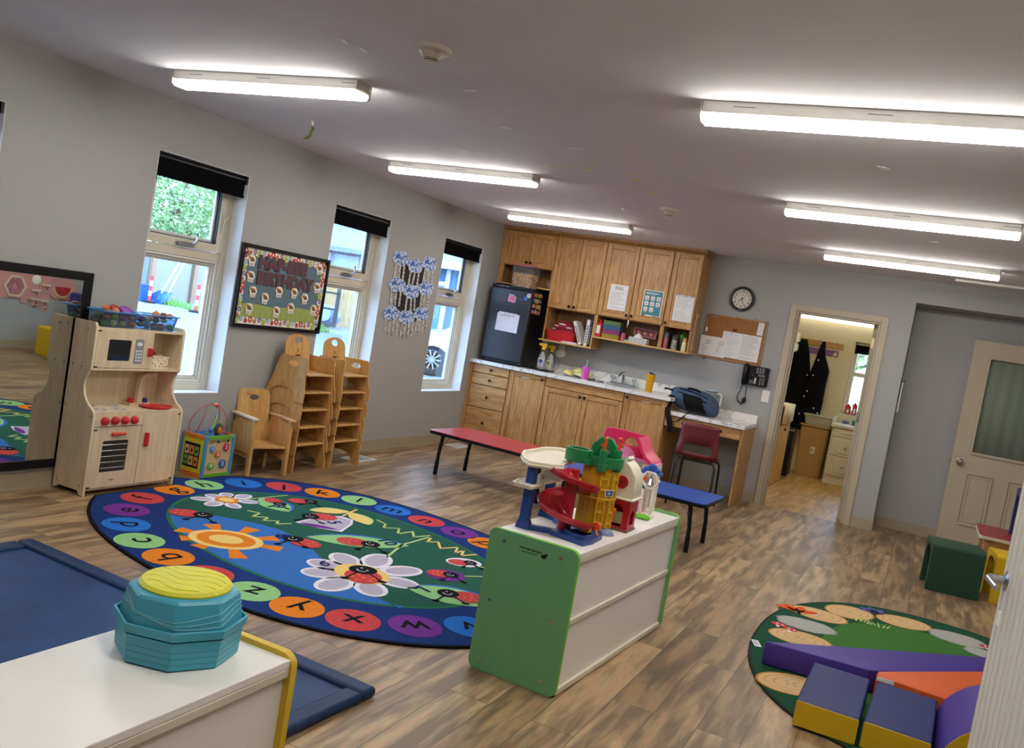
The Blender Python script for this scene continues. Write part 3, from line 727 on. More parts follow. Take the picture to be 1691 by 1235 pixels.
b = MB(W(t)); b.lathe([(.102, .073), (.103, .079), (.096, .086), (.06, .090), (0, .091)], LEMON, n=40)
b.build('yellow_top', t)
b = MB(W(t))
for k in range(5):
    pts = []
    for i in range(25):
        u = -.085 + .17 * i / 24; v = -.066 + .030 * k + .012 * sin(i * .33 + k * .5)
        if u * u + v * v < .0080: pts.append((u, v, .0868 + .004 * (1 - (u * u + v * v) / .0095)))
    if len(pts) > 2: b.tube(pts, .0011, LEMON, 5)
b.build('tread_ridge', t)
b = MB(W(t)); TL = mat('pale teal line', '7fc0cc', .5)
for q in range(3):
    pts = []
    for i in range(97):
        a = -3.1 + 4.4 * i / 96; z = .026 + .012 * sin(a * 2 + .5 * q) + .008 * q
        rr = (.1372 - z * .2) * cos(PI / 8) / cos(((a + PI / 8) % (PI / 4)) - PI / 8) + .0003
        pts.append((rr * cos(a), rr * sin(a), z))
    b.tube(pts, .0008, TL, 4)
b.build('wave_line', t)

# ------------------------------------------------------------------ low tables
def low_table(label, top, x0, y0, L, Dp, rot, H=.388):
    t = thing('low_table', label, 'table', (x0, y0, 0), rot)
    b = MB(W(t)); b.prism(rrect(0, 0, L, Dp, .05, 6), H - .006, H, top); b.build('tabletop', t)
    b = MB(W(t)); b.prism(rrect(-.004, -.004, L + .004, Dp + .004, .054, 6), H - .03, H - .005, BLACK, holes=[rrect(.004, .004, L - .004, Dp - .004, .046, 6)])
    b.prism(rrect(.003, .003, L - .003, Dp - .003, .046, 6), H - .029, H - .0065, BLACK); b.build('edge_band', t, bev=.003)
    for x in (.12, L - .12):
        s = -1 if x < L / 2 else 1
        for y in (.07, Dp - .07):
            b = MB(W(t)); b.tube([(x, y, H - .03), (x + s * .02, y, .18), (x + s * .025, y, 0)], [.017, .016, .016], BLACKM, 12); b.tube([(x + s * .022, y, .12), (x + s * .025, y, 0)], .0185, BLACK, 12); b.build('leg', t)
            b = MB(W(t)); b.tube([(x + s * .012, y, .24), (x - s * .09, y, H - .03)], .0035, CHROME, 6); b.tube([(x + s * .012, y + .012, .24), (x - s * .07, y + .012, H - .03)], .003, CHROME, 6); b.build('brace', t)
        b = MB(W(t)); b.box(x - .015, .05, H - .045, x + .015, Dp - .05, H - .03, BLACKM); b.build('leg_bracket', t)
    return t
REDT = mat('red laminate', 'b8303c', .3, var=.03); BLUT = mat('blue laminate', '2a55ae', .3, var=.03)
low_table('low red topped table with black legs in front of the oak drawers', REDT, -3.88, 6.84, 1.22, .62, math.radians(-5))
low_table('low blue topped table with black legs behind the toy shelf', BLUT, -2.53, 6.50, 1.22, .60, math.radians(-2))
# ------------------------------------------------------------------ wall mirror beside the play kitchen
MIR = mat('mirror silver', 'dfe6e2', .015, metal=1.0, var=0)
t = thing('wall_mirror', 'long low wall mirror in a wide black frame at the left edge', 'mirror', (XL + .002, 2.95, .124))
b = MB(); 
y0, y1, z0, z1 = 2.57, 3.852, .124, 1.318
for q in ((y0, z0, y1, z0 + .052), (y0, z1 - .052, y1, z1), (y0, z0 + .052, y0 + .06, z1 - .052), (y1 - .062, z0 + .052, y1, z1 - .052)): b.box(XL + .002, q[0], q[1], XL + .029, q[2], q[3], BLACK)
b.build('frame', t, bev=.004)
b = MB(); g0, g1 = 2.62, y1 - .05; b.prism([(XL + .003, g0), (XL + .008, g0), (XL + .022, g1), (XL + .003, g1)], z0 + .04, z1 - .04, MIR); b.build('mirror_glass', t)

# ------------------------------------------------------------------ play kitchen
KX0, KX1, KY0, KY1, KH = -4.649, -4.385, 3.758, 4.458, 1.04
t = thing('play_kitchen', 'pale birch toy kitchen with microwave, stove and red knobs', 'toy kitchen', (-4.52, 4.12, 0))
side = [(KX0, .012), (KX0 + .03, .012), (KX0 + .04, .03), (KX1 - .05, .03), (KX1 - .04, .012), (KX1, .0), (KX1, .50), (KX1 - .012, .518)]
side += [(KX1 - .012 - .105 * sin(PI * k / 10 * .5) - .0, .518 + .02 * k / 2 * 1.0) for k in range(1, 10)]
side = side[:8] + [(-4.41, .53), (-4.44, .547), (-4.47, .575), (-4.492, .61), (-4.502, .65), (-4.50, .69), (-4.49, .72), (-4.474, .748), (-4.462, .758), (-4.462, 1.015), (-4.475, KH), (KX0, KH)]
for y in (KY0, KY1 - .017):
    b = MB(); b.prism(side, y, y + .017, BIRCH, 'y'); b.build('side_panel', t, bev=.002)
b = MB(); b.box(KX0 + .005, KY0 + .017, .03, KX0 + .013, KY1 - .017, KH - .03, BIRCH); b.build('back_panel', t)
b = MB(); b.box(KX0 + .013, KY0 + .017, KH - .04, -4.466, KY1 - .017, KH - .026, BIRCH); b.build('top_board', t)
b = MB(); b.box(KX0 + .013, KY0 + .017, .755, -4.464, KY1 - .017, .769, BIRCH); b.box(KX0 + .013, 4.195, .769, -4.48, 4.205, KH - .04, BIRCH); b.build('upper_shelf', t)
b = MB(); b.box(KX0 + .013, KY0 + .017, .498, -4.392, KY1 - .017, .512, BIRCH); b.build('worktop', t)
b = MB(); b.box(KX0 + .013, KY0 + .017, .03, -4.40, KY1 - .017, .044, BIRCH); b.box(-4.55, 4.12, .044, -4.41, 4.13, .498, BIRCH); b.build('base_board', t)
DKW = mat('dark oven film', '2a2422', .2, var=.1)
# microwave
mw = MB(); mw.prism(rrect(KY0 + .019, .772, 4.203, 1.0, .004), -4.478, -4.464, BIRCH, 'x', holes=[rrect(3.865, .815, 4.035, .945, .01)]); mwo = mw.build('microwave_door', t, bev=.0015)
b = MB(); b.box(-4.474, 3.862, .812, -4.470, 4.038, .948, mat('microwave window', '23262b', .04, spec=.9)); b.build('window', mwo)
b = MB(); b.prism(rrect(4.062, .80, 4.128, .955, .006), -4.464, -4.4625, mat('grey keypad', '8e8d8c', .5), 'x')
for i in range(3):
    for j in range(4): b.box(-4.4625, 4.072 + .018 * i, .815 + .02 * j, -4.461, 4.083 + .018 * i, .827 + .02 * j, PAPER)
b.lathe([(.022, 0), (.022, .0012), (.018, .0013), (.017, .0002)], PAPER, xf=tr(-4.4625, 4.095, .925) @ Matrix.Rotation(PI / 2, 4, 'Y') @ Matrix.Scale(.55, 4, (1, 0, 0)), n=20); b.build('keypad', mwo)
b = MB(); b.box(-4.464, 4.165, .85, -4.440, 4.19, .905, REDK); b.build('handle', mwo, bev=.005)
# stove side
b = MB(); b.box(-4.402, KY0 + .017, .425, -4.390, 4.135, .497, BIRCH); cp = b.build('control_panel', t)
for k in range(4):
    b = MB(); b.lathe([(.026, 0), (.026, .008), (.022, .012), (.022, .022), (.014, .028), (0, .029)], REDK, xf=tr(-4.390, 3.845 + .073 * k, .46) @ Matrix.Rotation(PI / 2, 4, 'Y'), n=20); b.build('knob', cp)
od = MB(); od.prism([(KY0 + .019, .045), (4.133, .045), (4.133, .42), (KY0 + .019, .42)], -4.402, -4.388, BIRCH, 'x', holes=[rrect(3.855, .14, 4.045, .335, .012)]); odo = od.build('oven_door', t, bev=.0015)
b = MB(); b.box(-4.398, 3.85, .135, -4.393, 4.05, .34, DKW)
for k in range(5): b.tube([(-4.3925, 3.86, .165 + .036 * k), (-4.3925, 4.04, .165 + .036 * k)], .0016, CHROME, 5)
b.build('oven_window', odo)
b = MB(); b.tube([(-4.376, 3.905, .378), (-4.376, 4.005, .378)], .010, mat('orange red handle', 'd23a22', .35), 12); b.box(-4.388, 3.92, .372, -4.374, 3.93, .384, REDK); b.box(-4.388, 3.98, .372, -4.374, 3.99, .384, REDK); b.build('handle', odo)
b = MB()
for k in range(4): b.box(-4.3885, 3.935 + .009 * k, .085, -4.387, 3.941 + .009 * k, .092, mat('brown stamp', '5a4632', .6) if k == 0 else b.mats[0])
b.build('maker_mark', odo)
b = MB(); b.box(-4.402, 4.137, .045, -4.388, KY1 - .019, .496, BIRCH); cd = b.build('cupboard_door', t, bev=.0015)
b = MB(); b.box(-4.388, 4.163, .285, -4.366, 4.188, .375, REDK); b.build('handle', cd, bev=.004)
b = MB()
for (x, y, z) in ((-4.463, KY0 + .03, .993), (-4.463, KY0 + .03, .775), (-4.387, KY0 + .03, .405), (-4.387, KY0 + .03, .052), (-4.387, KY1 - .03, .487), (-4.387, KY1 - .03, .055)): b.box(x - .002, y - .012, z - .004, x + .001, y + .012, z + .004, BLACKM)
b.build('hinge', t)
BURN = mat('grey burner ring', 'cbc7c0', .5); BURN2 = mat('burner coil', '7a4a42', .5)
for (x, y) in ((-4.575, 3.88), (-4.56, 4.04), (-4.455, 3.86), (-4.45, 4.0)):
    b = MB()
    b.lathe([(.050, 0), (.050, .004), (.048, .0055), (0, .0055)], BURN, (x, y, .512), 28)
    for k in range(10):
        a = 2 * PI * k / 10; b.box(-.008, -.003, 0, .008, .003, .001, BURN2, tr(x + .027 * cos(a), y + .027 * sin(a), .5172) @ rz(a))
    b.build('burner', t)
b = MB(); b.lathe([(.115, .006), (.117, .010), (.108, .011), (.098, -.004), (.07, -.011), (0, -.011)], REDK, n=36, xf=tr(-4.49, 4.32, .514) @ Matrix.Scale(.74, 4, (1, 0, 0)) ); b.build('sink_bowl', t)
b = MB(); b.prism(rrect(4.175, .512, 4.335, .528, .004), -4.635, -4.565, BIRCH, 'x'); b.prism([(4.235, .528), (4.275, .528), (4.275, .66), (4.285, .69), (4.31, .70), (4.37, .70), (4.37, .725), (4.30, .725), (4.26, .71), (4.24, .68)], -4.60, -4.57, BIRCH, 'x')
fo = b.build('faucet', t, bev=.003)
b = MB(); b.lathe([(.022, 0), (.022, .026), (.017, .032), (0, .032)], REDK, (-4.585, 4.197, .528), 6); b.build('tap_knob', fo)
b = MB(); b.lathe([(.018, 0), (.018, .022), (.014, .03), (0, .03)], mat('navy tap knob', '1d2b66', .4), (-4.583, 4.308, .528), 6); b.build('tap_knob', fo)
b = MB()
for y, s in ((KY0, -1), (KY1, 1)):
    for (x, z) in ((-4.61, 1.0), (-4.53, .99), (-4.62, .77), (-4.54, .765), (-4.63, .52), (-4.41, .485), (-4.62, .06), (-4.42, .06)):
        b.lathe([(.006, 0), (.006, .0012), (0, .0018)], CHROME, xf=tr(x, y, z) @ Matrix.Rotation(-s * PI / 2, 4, 'X'), n=10)
b.build('screw', t)
# floral tissue box in the kitchen cubby
FLW = mat('cream floral card', 'e9e0cc', .7, hex2='e2d3b6', scale=20)
b = MB(); b.box(-4.60, 4.245, .7695, -4.505, 4.385, .845, FLW)
for k in range(26):
    m = [mat('print red', 'b8473c', .7), mat('print green', '6d8257', .7), mat('print gold', 'c79a4a', .7)][k % 3] if k < 3 else b.mats[1 + k % 3]
    y, z = random.uniform(4.25, 4.38), random.uniform(.775, .84)
    b.ball((-4.505, y, z), (.0008, random.uniform(.003, .007), random.uniform(.003, .006)), m, 6, 4)
    b.ball((random.uniform(-4.595, -4.51), y, .845), (.006, .006, .0008), m, 6, 4)
b.build('tissue_box', label='cream floral tissue box in the open cubby of the toy kitchen', cat='box')
b = MB(); b.ball((-4.56, 4.25 + .035, .8475 + .012), (.03, .028, .014), mat('dark toy', '3a3440', .5), 12, 8, jit=.2); b.build('toy_bun', label='dark round toy piece on the floral box in the toy kitchen', cat='toy')

# two blue baskets of toy food on top
BSK = glassmat('clear blue basket', 'b9d2e6', .06, .05, .10); BSKR = mat('blue basket rim', '3f86c8', .3)
FOODC = [mat('toy food %d' % i, h, .45, var=.12) for i, h in enumerate(('c23b2a', 'd98a2b', '8a4f2a', '6c8f37', 'd8b24a', 'b0402f', '47662c', 'c9794e', '8c3f7a', 'e07b3c', 'a8532d', 'd9c07a'))]
def basket(label, cx, cy, lx, ly, rot, group, foods, flabel):
    z = KH - .0255
    t = thing('storage_basket', label, 'basket', (cx, cy, z), rot, group)
    h = .095
    b = MB(W(t)); n = 5
    lo, hi = rrect(-lx * .84, -ly * .84, lx * .84, ly * .84, .03, n), rrect(-lx, -ly, lx, ly, .035, n)
    k = len(lo); v = [(x, y, 0) for x, y in lo] + [(x, y, h) for x, y in hi]
    b.add(v, [(i, (i + 1) % k, k + (i + 1) % k, k + i) for i in range(k)], BSK); b.flat(lo, 0, BSK); b.build('basket_wall', t)
    b = MB(W(t)); o, i_ = rrect(-lx - .014, -ly - .014, lx + .014, ly + .014, .045, n), rrect(-lx + .002, -ly + .002, lx - .002, ly - .002, .033, n)
    b.prism(o, h - .003, h + .005, BSKR, holes=[i_]); b.build('rim', t, bev=.002)
    b = MB(W(t))
    for i in range(0, k if 'lattice' in label else 0):
        (x0, y0), (x1, y1) = lo[i], hi[i]; b.tube([(x0 * 1.01, y0 * 1.01, 0), (x1 * 1.005, y1 * 1.005, h)], .0016, BSKR, 4)
    for q in ((.25, .5, .75) if 'lattice' in label else (.93,)): b.tube([(lo[i][0] + (hi[i][0] - lo[i][0]) * q, lo[i][1] + (hi[i][1] - lo[i][1]) * q, h * q) for i in range(k)], .0014, BSKR, 4, closed=True)
    b.build('lattice', t)
    M_ = W(t)
    for j in range(foods):
        lvl = 0 if j < foods * .45 else (1 if j < foods * .8 else 2)
        cols = 4; q = j % 8
        y = (-.66 + .44 * (q % 4)) * ly + random.uniform(-.006, .006); x = (-.45 if q < 4 else .45) * lx + random.uniform(-.006, .006)
        zz_ = .024 + lvl * .036
        p = M_ @ Vector((x, y, zz_)); r = random.uniform(.021, .027); m = FOODC[(j * 5 + foods) % 12]
        b = MB(); s = j % 4
        if s == 0: b.ball(p, (r, r * 1.2, r * .8), m, 10, 7)
        elif s == 1: b.ball(p, r, m, 10, 7); b.tube([p + Vector((0, 0, r * .9)), p + Vector((.004, 0, r * 1.3))], .0025, FOODC[6], 5)
        elif s == 2: b.lathe([(r * .6, -r * .8), (r, -r * .3), (r, r * .3), (r * .5, r * .8), (0, r * .85)], m, p, 10)
        else: b.ball(p, (r * 1.2, r * .8, r * .7), m, 10, 7, jit=.12)
        b.build('toy_food', label=flabel, cat='toy food', group=flabel)
basket('clear blue basket of toy food nearest the mirror, heaped over its rim', -4.555, 3.955, .075, .145, 0.05, 'blue baskets on the toy kitchen', 22, 'small toy food piece heaped in the basket nearest the mirror')
basket('bright blue lattice basket of toy food nearest the window on toy kitchen', -4.555, 4.275, .075, .13, -.08, 'blue baskets on the toy kitchen', 16, 'small toy food piece in the lattice basket nearest the window')
for i, (y, m, r, lab) in enumerate(((3.90, FOODC[9], .034, 'orange toy bowl lying on top of the left blue basket'), (3.935, FOODC[5], .03, 'dark red toy bowl behind the orange one on the left basket'), (4.01, mat('purple bowl', '8a3aa0', .4), .042, 'purple toy bowl lying on top of the left blue basket'))):
    b = MB(); b.lathe([(r, 0), (r * .98, .004), (r * .8, -.018), (r * .5, -.026), (0, -.027)], m, xf=tr(-4.55 + .012 * i, y, KH + .082 + .01 * (i == 1)) @ Matrix.Rotation(.5, 4, 'Y'), n=20)
    b.build('toy_bowl', label=lab, cat='toy bowl')

# ------------------------------------------------------------------ wooden activity cube
CX0, CX1, CY0, CY1 = -4.672, -4.448, 4.776, 5.068
t = thing('activity_cube', 'wooden number activity cube with wire bead maze on top', 'toy', (-4.56, 4.92, 0))
CUBE = mat('cube face birch', 'd0b184', .5); CYEL = mat('cube yellow', 'd8c32a', .45); CBL = mat('cube blue edge', '4b93b7', .45); CGR = mat('cube green edge', '6aa636', .45); COR = mat('cube orange edge', 'd9722a', .45); CBT = mat('cube blue top', '2f6fb5', .45)
b = MB(); b.box(CX0 + .012, CY0 + .012, .016, CX1 - .012, CY1 - .012, .285, CUBE); b.build('body', t)
b = MB(); b.box(CX0 + .012, CY0 + .006, .03, CX1 - .02, CY0 + .012, .275, CYEL); yp = b.build('animal_panel', t)
b = MB(); b.box(CX0 + .03, CY0 + .0045, .06, CX1 - .05, CY0 + .0058, .235, BLACK)
for i in range(3):
    for j in range(2):
        b.box(CX0 + .038 + .045 * i, CY0 + .002, .075 + .075 * j, CX0 + .076 + .045 * i, CY0 + .0045, .14 + .075 * j, [mat('tile leaf', '6f9a55', .6), mat('tile tan', 'd8b277', .6), mat('tile orange', 'd97f35', .6)][(i + j) % 3])
        b.ball((CX0 + .057 + .045 * i, CY0 + .002, .105 + .075 * j), (.009, .001, .012), BLACK, 8, 5)
b.build('picture_window', yp)
for q in ((CX1 - .02, CY0, CX1, CY0 + .024), (CX1 - .02, CY1 - .02, CX1, CY1), (CX0, CY0, CX0 + .016, CY0 + .02), (CX0, CY1 - .02, CX0 + .016, CY1)):
    b = MB(); b.box(q[0], q[1], 0, q[2], q[3], .302, CBL); b.build('corner_post', t, bev=.002)
for z in (.274, 0):
    b = MB(); b.box(CX1 - .016, CY0 + .024, z, CX1, CY1 - .02, z + .028, CGR); b.build('green_rail', t, bev=.002)
for y, z in ((CY0, .274), (CY0, 0), (CY1 - .018, .274)):
    b = MB(); b.box(CX0 + .016, y, z, CX1 - .02, y + .018, z + .028, COR); b.build('orange_rail', t, bev=.002)
b = MB(); b.box(CX0 + .006, CY0 + .018, .284, CX1 - .016, CY1 - .018, .290, CBT); b.build('blue_top', t)
for n, y, z, r, h in (('1', 4.857, .206, .024, '4e93bd'), ('3', 4.99, .213, .029, 'b02e3a'), ('2', 4.915, .168, .026, 'd2642c'), ('4', 4.862, .085, .030, '6fae3a'), ('5', 4.975, .093, .033, '2d6fb0')):
    b = MB(); b.lathe([(r, 0), (r, .007), (r - .004, .009), (0, .009)], mat('disc ' + n, h, .4), xf=tr(CX1 - .012, y, z) @ Matrix.Rotation(PI / 2, 4, 'Y'), n=24)
    dk = b.build('number_disc', t)
    b = MB(left_wall(y, z, CX1 - .0028)); b.text(n, r * 1.5, PAPER, bold=.001); b.build('numeral', dk)
b = MB()
for k in range(8): b.box(CX1 - .0118, 4.83 + .024 * k, .245 + .004 * (k % 3), CX1 - .011, 4.846 + .024 * k, .263 + .004 * (k % 2), [CBL, COR, CGR, BLACK][k % 4])
b.build('animal_strip', t)
def wire(pts, h, beads):
    P = [Vector(p) for p in pts]
    def cr(i, t_):
        p0, p1, p2, p3 = (P[max(0, min(len(P) - 1, i + q))] for q in (-1, 0, 1, 2))
        return .5 * ((2 * p1) + (p2 - p0) * t_ + (2 * p0 - 5 * p1 + 4 * p2 - p3) * t_ * t_ + (3 * p1 - p0 - 3 * p2 + p3) * t_ ** 3)
    path = [cr(i, k / 8) for i in range(len(P) - 1) for k in range(8)] + [P[-1]]
    b = MB(); b.tube(path, .0035, mat('wire ' + h, h, .35), 6); wo = b.build('bead_wire', t)
    for k, c in beads:
        b = MB(); b.ball(path[k], .013, mat('bead ' + c, c, .35), 10, 7); b.build('bead', wo)
wire([(-4.645, 4.80, .29), (-4.64, 4.80, .38), (-4.60, 4.83, .47), (-4.56, 4.88, .505), (-4.54, 4.95, .49), (-4.55, 4.98, .40), (-4.56, 4.99, .29)], 'c05a4e', [(30, 'c0392b')])
wire([(-4.60, 4.82, .29), (-4.57, 4.85, .42), (-4.60, 4.90, .49), (-4.56, 4.97, .50), (-4.50, 5.0, .42), (-4.50, 5.02, .29)], 'b5524f', [(22, 'd98a2b')])
wire([(-4.52, 4.84, .29), (-4.50, 4.87, .36), (-4.48, 4.92, .40), (-4.47, 4.98, .385), (-4.475, 5.02, .33), (-4.48, 5.03, .29)], '6fae5a', [(6, '3f86b8')])
wire([(-4.58, 5.0, .29), (-4.55, 4.96, .38), (-4.53, 4.93, .43), (-4.50, 4.90, .42), (-4.49, 4.86, .34), (-4.52, 4.83, .31), (-4.54, 4.88, .29)], '7cb85f', [(16, '4b93b7'), (34, '2d4a8a')])
b = MB(); b.ball((-4.50, 4.93, .335), (.02, .035, .045), mat('dark green butterfly', '1f4a33', .5), 12, 8, jit=.25); b.ball((-4.478, 4.925, .335), (.008, .018, .025), COR, 10, 7); b.build('bead_figure', t)

# ------------------------------------------------------------------ stacking chairs (each chair of the stacks is one)
def chair_proto():
    root = thing('stacking_chair', 'x', 'chair')
    # x: forward, y: across, z: up.  side panels splay outwards towards the floor
    prof = [(-.197, 0), (-.2, .02), (-.18, .09), (-.155, .17), (-.118, .335), (-.108, .348), (.135, .348), (.15, .335), (.158, .19), (.168, .13), (.182, .09), (.184, .0), (.098, .0), (.09, .045)]
    prof += [(-.03 + .115 * cos(a), .045 + .052 * sin(a)) for a in [PI * k / 12 for k in range(1, 12)]] + [(-.147, .03), (-.155, 0)]
    for s in (-1, 1):
        sp = Matrix(((1, 0, 0, 0), (0, 1, -s * .105, s * .198), (0, 0, 1, 0), (0, 0, 0, 1)))
        b = MB(); b.prism(prof, 0, s * .012, CHAIRW, 'y', holes=[circ(.02, .29, .048, 18, ry=.024)], xf=sp); b.build('side_panel', root, bev=.002)
    b = MB(); b.box(-.115, -.163, .208, .165, .163, .222, CHAIRW); b.build('seat', root, bev=.004)
    lean = Matrix(((1, 0, -.15, -.085), (0, 1, 0, 0), (0, 0, 1, .222), (0, 0, 0, 1)))
    bp = [(-.155, -.015), (.155, -.015), (.148, .19)] + [(.148 * cos(a), .19 + .093 * sin(a) ** .8) for a in [PI * k / 14 for k in range(1, 14)]] + [(-.148, .19)]
    b = MB(); b.prism([(y, z) for y, z in bp], 0, .012, CHAIRW, 'x', holes=[circ(0, .235, .048, 20, ry=.026)], xf=lean); bo = b.build('backrest', root, bev=.003)
    b = MB(lean)
    b.box(.0122, -.04, .118, .0128, .04, .122, BLACK); b.prism(circ(0, .112, .022, 12, ry=.01), .0122, .0128, BLACK, 'x'); b.prism(circ(0, .155, .005, 8, ry=.014), .0122, .0128, BLACK, 'x'); b.build('maker_mark', bo)
    b = MB()
    for s in (-1, 1):
        for (x, z) in ((-.09, .32), (-.11, .255), (-.06, .255), (.12, .215), (-.03, .215)):
            y = s * (.198 + .012 - .105 * z + .0004); b.ball((x, y, z), (.005, .0012, .005), CHROME, 8, 5)
    b.build('screw', root)
    return root
proto = chair_proto(); note_kids(proto)
ordinal = ['bottom', 'second from bottom', 'middle', 'fourth from bottom', 'topmost']
first = True
for s, (y, nm) in enumerate(((5.777, 'nearer the armchair'), (6.262, 'nearer the oak drawers'))):
    for k in range(5):
        o = proto if first else copy_tree(proto); first = False
        o.location = (-4.478, y, .1385 * k); o['label'] = '%s honey plywood stacking chair of the stack %s' % (ordinal[k], nm); o['group'] = 'stacked plywood chairs'
# the armchair
t = thing('child_armchair', 'single low wooden armchair with square legs before the chair stacks', 'chair', (-4.475, 5.362, 0), math.radians(-18))
M_ = W(t)
for s in (-1, 1):
    b = MB(M_); b.box(.125, s * .155 - .013, 0, .165, s * .155 + .013, .42, CHAIRW); b.build('leg', t, bev=.003)
    b = MB(M_); b.box(-.15, s * .148 - .013, 0, -.118, s * .148 + .013, .36, CHAIRW); b.build('leg', t, bev=.003)
    b = MB(M_); b.prism([(-.125, .16), (.125, .16), (.125, .40), (-.125, .43)], s * .15 - .006, s * .15 + .006, CHAIRW, 'y'); b.build('arm_panel', t)
    b = MB(M_); b.box(-.15, s * .158 - .02, .418, .185, s * .158 + .02, .436, mat('worn arm top', 'cfa87e', .5) if s > 0 else BIRCH); b.build('armrest', t, bev=.004)
b = MB(M_); b.box(-.13, -.142, .205, .15, .142, .222, CHAIRW); b.build('seat', t, bev=.004)
lean = M_ @ Matrix(((1, 0, -.14, -.128), (0, 1, 0, 0), (0, 0, 1, .222), (0, 0, 0, 1)))
b = MB(lean); b.prism(rrect(-.138, -.01, .138, .385, .05), 0, .014, CHAIRW, 'x', holes=[circ(0, .32, .04, 16, ry=.022)]); b.build('backrest', t, bev=.003)
b = MB(M_); b.box(-.125, -.142, .12, .125, -.13, .16, CHAIRW); b.box(-.125, .13, .12, .125, .142, .16, CHAIRW); b.build('stretcher', t)

# floor registers
REG = mat('white register enamel', 'd9d8d4', .4)
for x0, y0, lab in ((-4.545, 6.545, 'white framed floor register beside the chair stacks'), (-4.57, 8.46, 'white framed floor register behind the red table')):
    t = thing('floor_register', lab, 'vent', (x0 + .09, y0 + .15, 0), 0, 'floor registers')
    b = MB(W(t)); b.prism(rrect(-.095, -.16, .095, .16, .01), 0.0005, .005, REG, holes=[rrect(-.068, -.132, .068, .132, .004)]); b.build('frame', t)
    b = MB(W(t)); b.box(-.07, -.134, .0005, .07, .134, .001, BLACK)
    for k in range(9): b.box(-.07, -.125 + .03 * k, .001, .07, -.113 + .03 * k, .004, REG)
    b.build('grille', t)

# ------------------------------------------------------------------ birthday board
t = thing('notice_board', 'black framed birthday notice board with bees, between two windows', 'notice board', (XL, 5.6, 1.07))
b = MB(); y0, y1, z0, z1 = 5.085, 6.12, 1.068, 1.69
for q in ((y0, z0, y1, z0 + .028), (y0, z1 - .028, y1, z1), (y0, z0 + .028, y0 + .024, z1 - .028), (y1 - .024, z0 + .028, y1, z1 - .028)): b.box(XL + .001, q[0], q[1], XL + .026, q[2], q[3], BLACK)
b.build('frame', t, bev=.003)
BDB = mat('slate blue paper', '5b7480', .85, var=.04); BDG = mat('grass green paper', '9aa95c', .85, var=.05); BLADE = mat('grass blade ink', '6d7f3d', .85)
b = MB(); b.box(XL + .001, y0 + .02, z0 + .02, XL + .008, y1 - .02, z1 - .02, BDB); b.build('backing', t)
b = MB(left_wall(0, 0, XL + .008)); b.flat([(y0 + .02, z0 + .02), (y1 - .02, z0 + .02), (y1 - .02, 1.252), (5.8, 1.262), (5.5, 1.24), (5.3, 1.252), (y0 + .02, 1.244)], .001, BDG)
for k in range(14):
    y = 5.2 + .06 * k + random.uniform(-.02, .02); z = 1.13 + random.uniform(0, .02)
    for q in sline([(y, z), (y + random.uniform(-.01, .03), z + random.uniform(.05, .09))], .004): b.flat(q, .0014, BLADE)
b.build('grass_paper', t)
# scalloped flower border
BW_, BK_ = mat('border white', 'e8e4dc', .8), mat('border shade', '4c5a60', .85)
FLC = [mat('flower %d' % i, h, .8) for i, h in enumerate(('c8553d', 'd98a3a', '7b5b9a', 'b8c23f', '8fb4bd', 'c23f4a'))]
b = MB(left_wall(0, 0, XL + .008))
iy0, iy1, iz0, iz1 = y0 + .024, y1 - .024, z0 + .028, z1 - .028
def scallop(along, n, fix, sgn, horiz):
    for k in range(n):
        c = along[0] + (along[1] - along[0]) * (k + .5) / n; r = (along[1] - along[0]) / n * .5
        for m, dz, rr in ((BK_, .0016, 1.12), (BW_, .002, 1.0)):
            cc = circ(c if horiz else fix + sgn * .030, fix + sgn * .030 if horiz else c, r * rr, 12, ry=(.026 * rr))if horiz else circ(fix + sgn * .030, c, .026 * rr, 12, ry=r * rr)
            b.flat(cc, dz, m)
    if horiz: b.flat([(along[0], min(fix, fix + sgn * .032)), (along[1], min(fix, fix + sgn * .032)), (along[1], max(fix, fix + sgn * .032)), (along[0], max(fix, fix + sgn * .032))], .0022, BW_)
    else: b.flat([(min(fix, fix + sgn * .032), along[0]), (max(fix, fix + sgn * .032), along[0]), (max(fix, fix + sgn * .032), along[1]), (min(fix, fix + sgn * .032), along[1])], .0022, BW_)
scallop((iy0, iy1), 17, iz0, 1, True); scallop((iy0, iy1), 17, iz1, -1, True); scallop((iz0, iz1), 11, iy0, 1, False); scallop((iz0, iz1), 11, iy1, -1, False)
def flower(y, z, k):
    m = FLC[k % 6]; r = .017 + .006 * (k % 3 == 0)
    for q in range(5): b.flat(circ(y + r * .7 * cos(q * 1.257 + k), z + r * .7 * sin(q * 1.257 + k), r * .55, 8), .0026, m)
    b.flat(circ(y, z, r * .4, 8), .003, FLC[(k + 1) % 6] if k % 2 else BW_)
for k in range(20):
    y = iy0 + .02 + (iy1 - iy0 - .04) * k / 19; flower(y, iz1 - .024 - .012 * (k % 2), k); flower(y, iz0 + .024 + .012 * (k % 2), k + 3)
for k in range(11):
    z = iz0 + .06 + (iz1 - iz0 - .12) * k / 10; flower(iy0 + .024 + .01 * (k % 2), z, k + 1); flower(iy1 - .024 - .01 * (k % 2), z, k + 4)
b.build('flower_border', t)
MAR = mat('maroon letter card', '5d3e46', .8, var=.05)
SHAD = mat('painted letter shadow', '23262b', .85)  # dark copy of the lettering, offset behind it as a painted shadow
b = MB(left_wall(0, 0, XL + .008))
for txt, yc, zc, size, ang in (('HAP-BEE', 5.565, 1.566, .128, 1.17), ('BIRTHDAY', 5.618, 1.449, .126, 1.10)):
    b.text(txt, size, SHAD, tr(yc - .006, zc - .003, .0035) @ Matrix.Scale(ang, 4, (1, 0, 0)), bold=.009); b.text(txt, size, MAR, tr(yc, zc, .005) @ Matrix.Scale(ang, 4, (1, 0, 0)), bold=.009)
b.build('lettering', t)
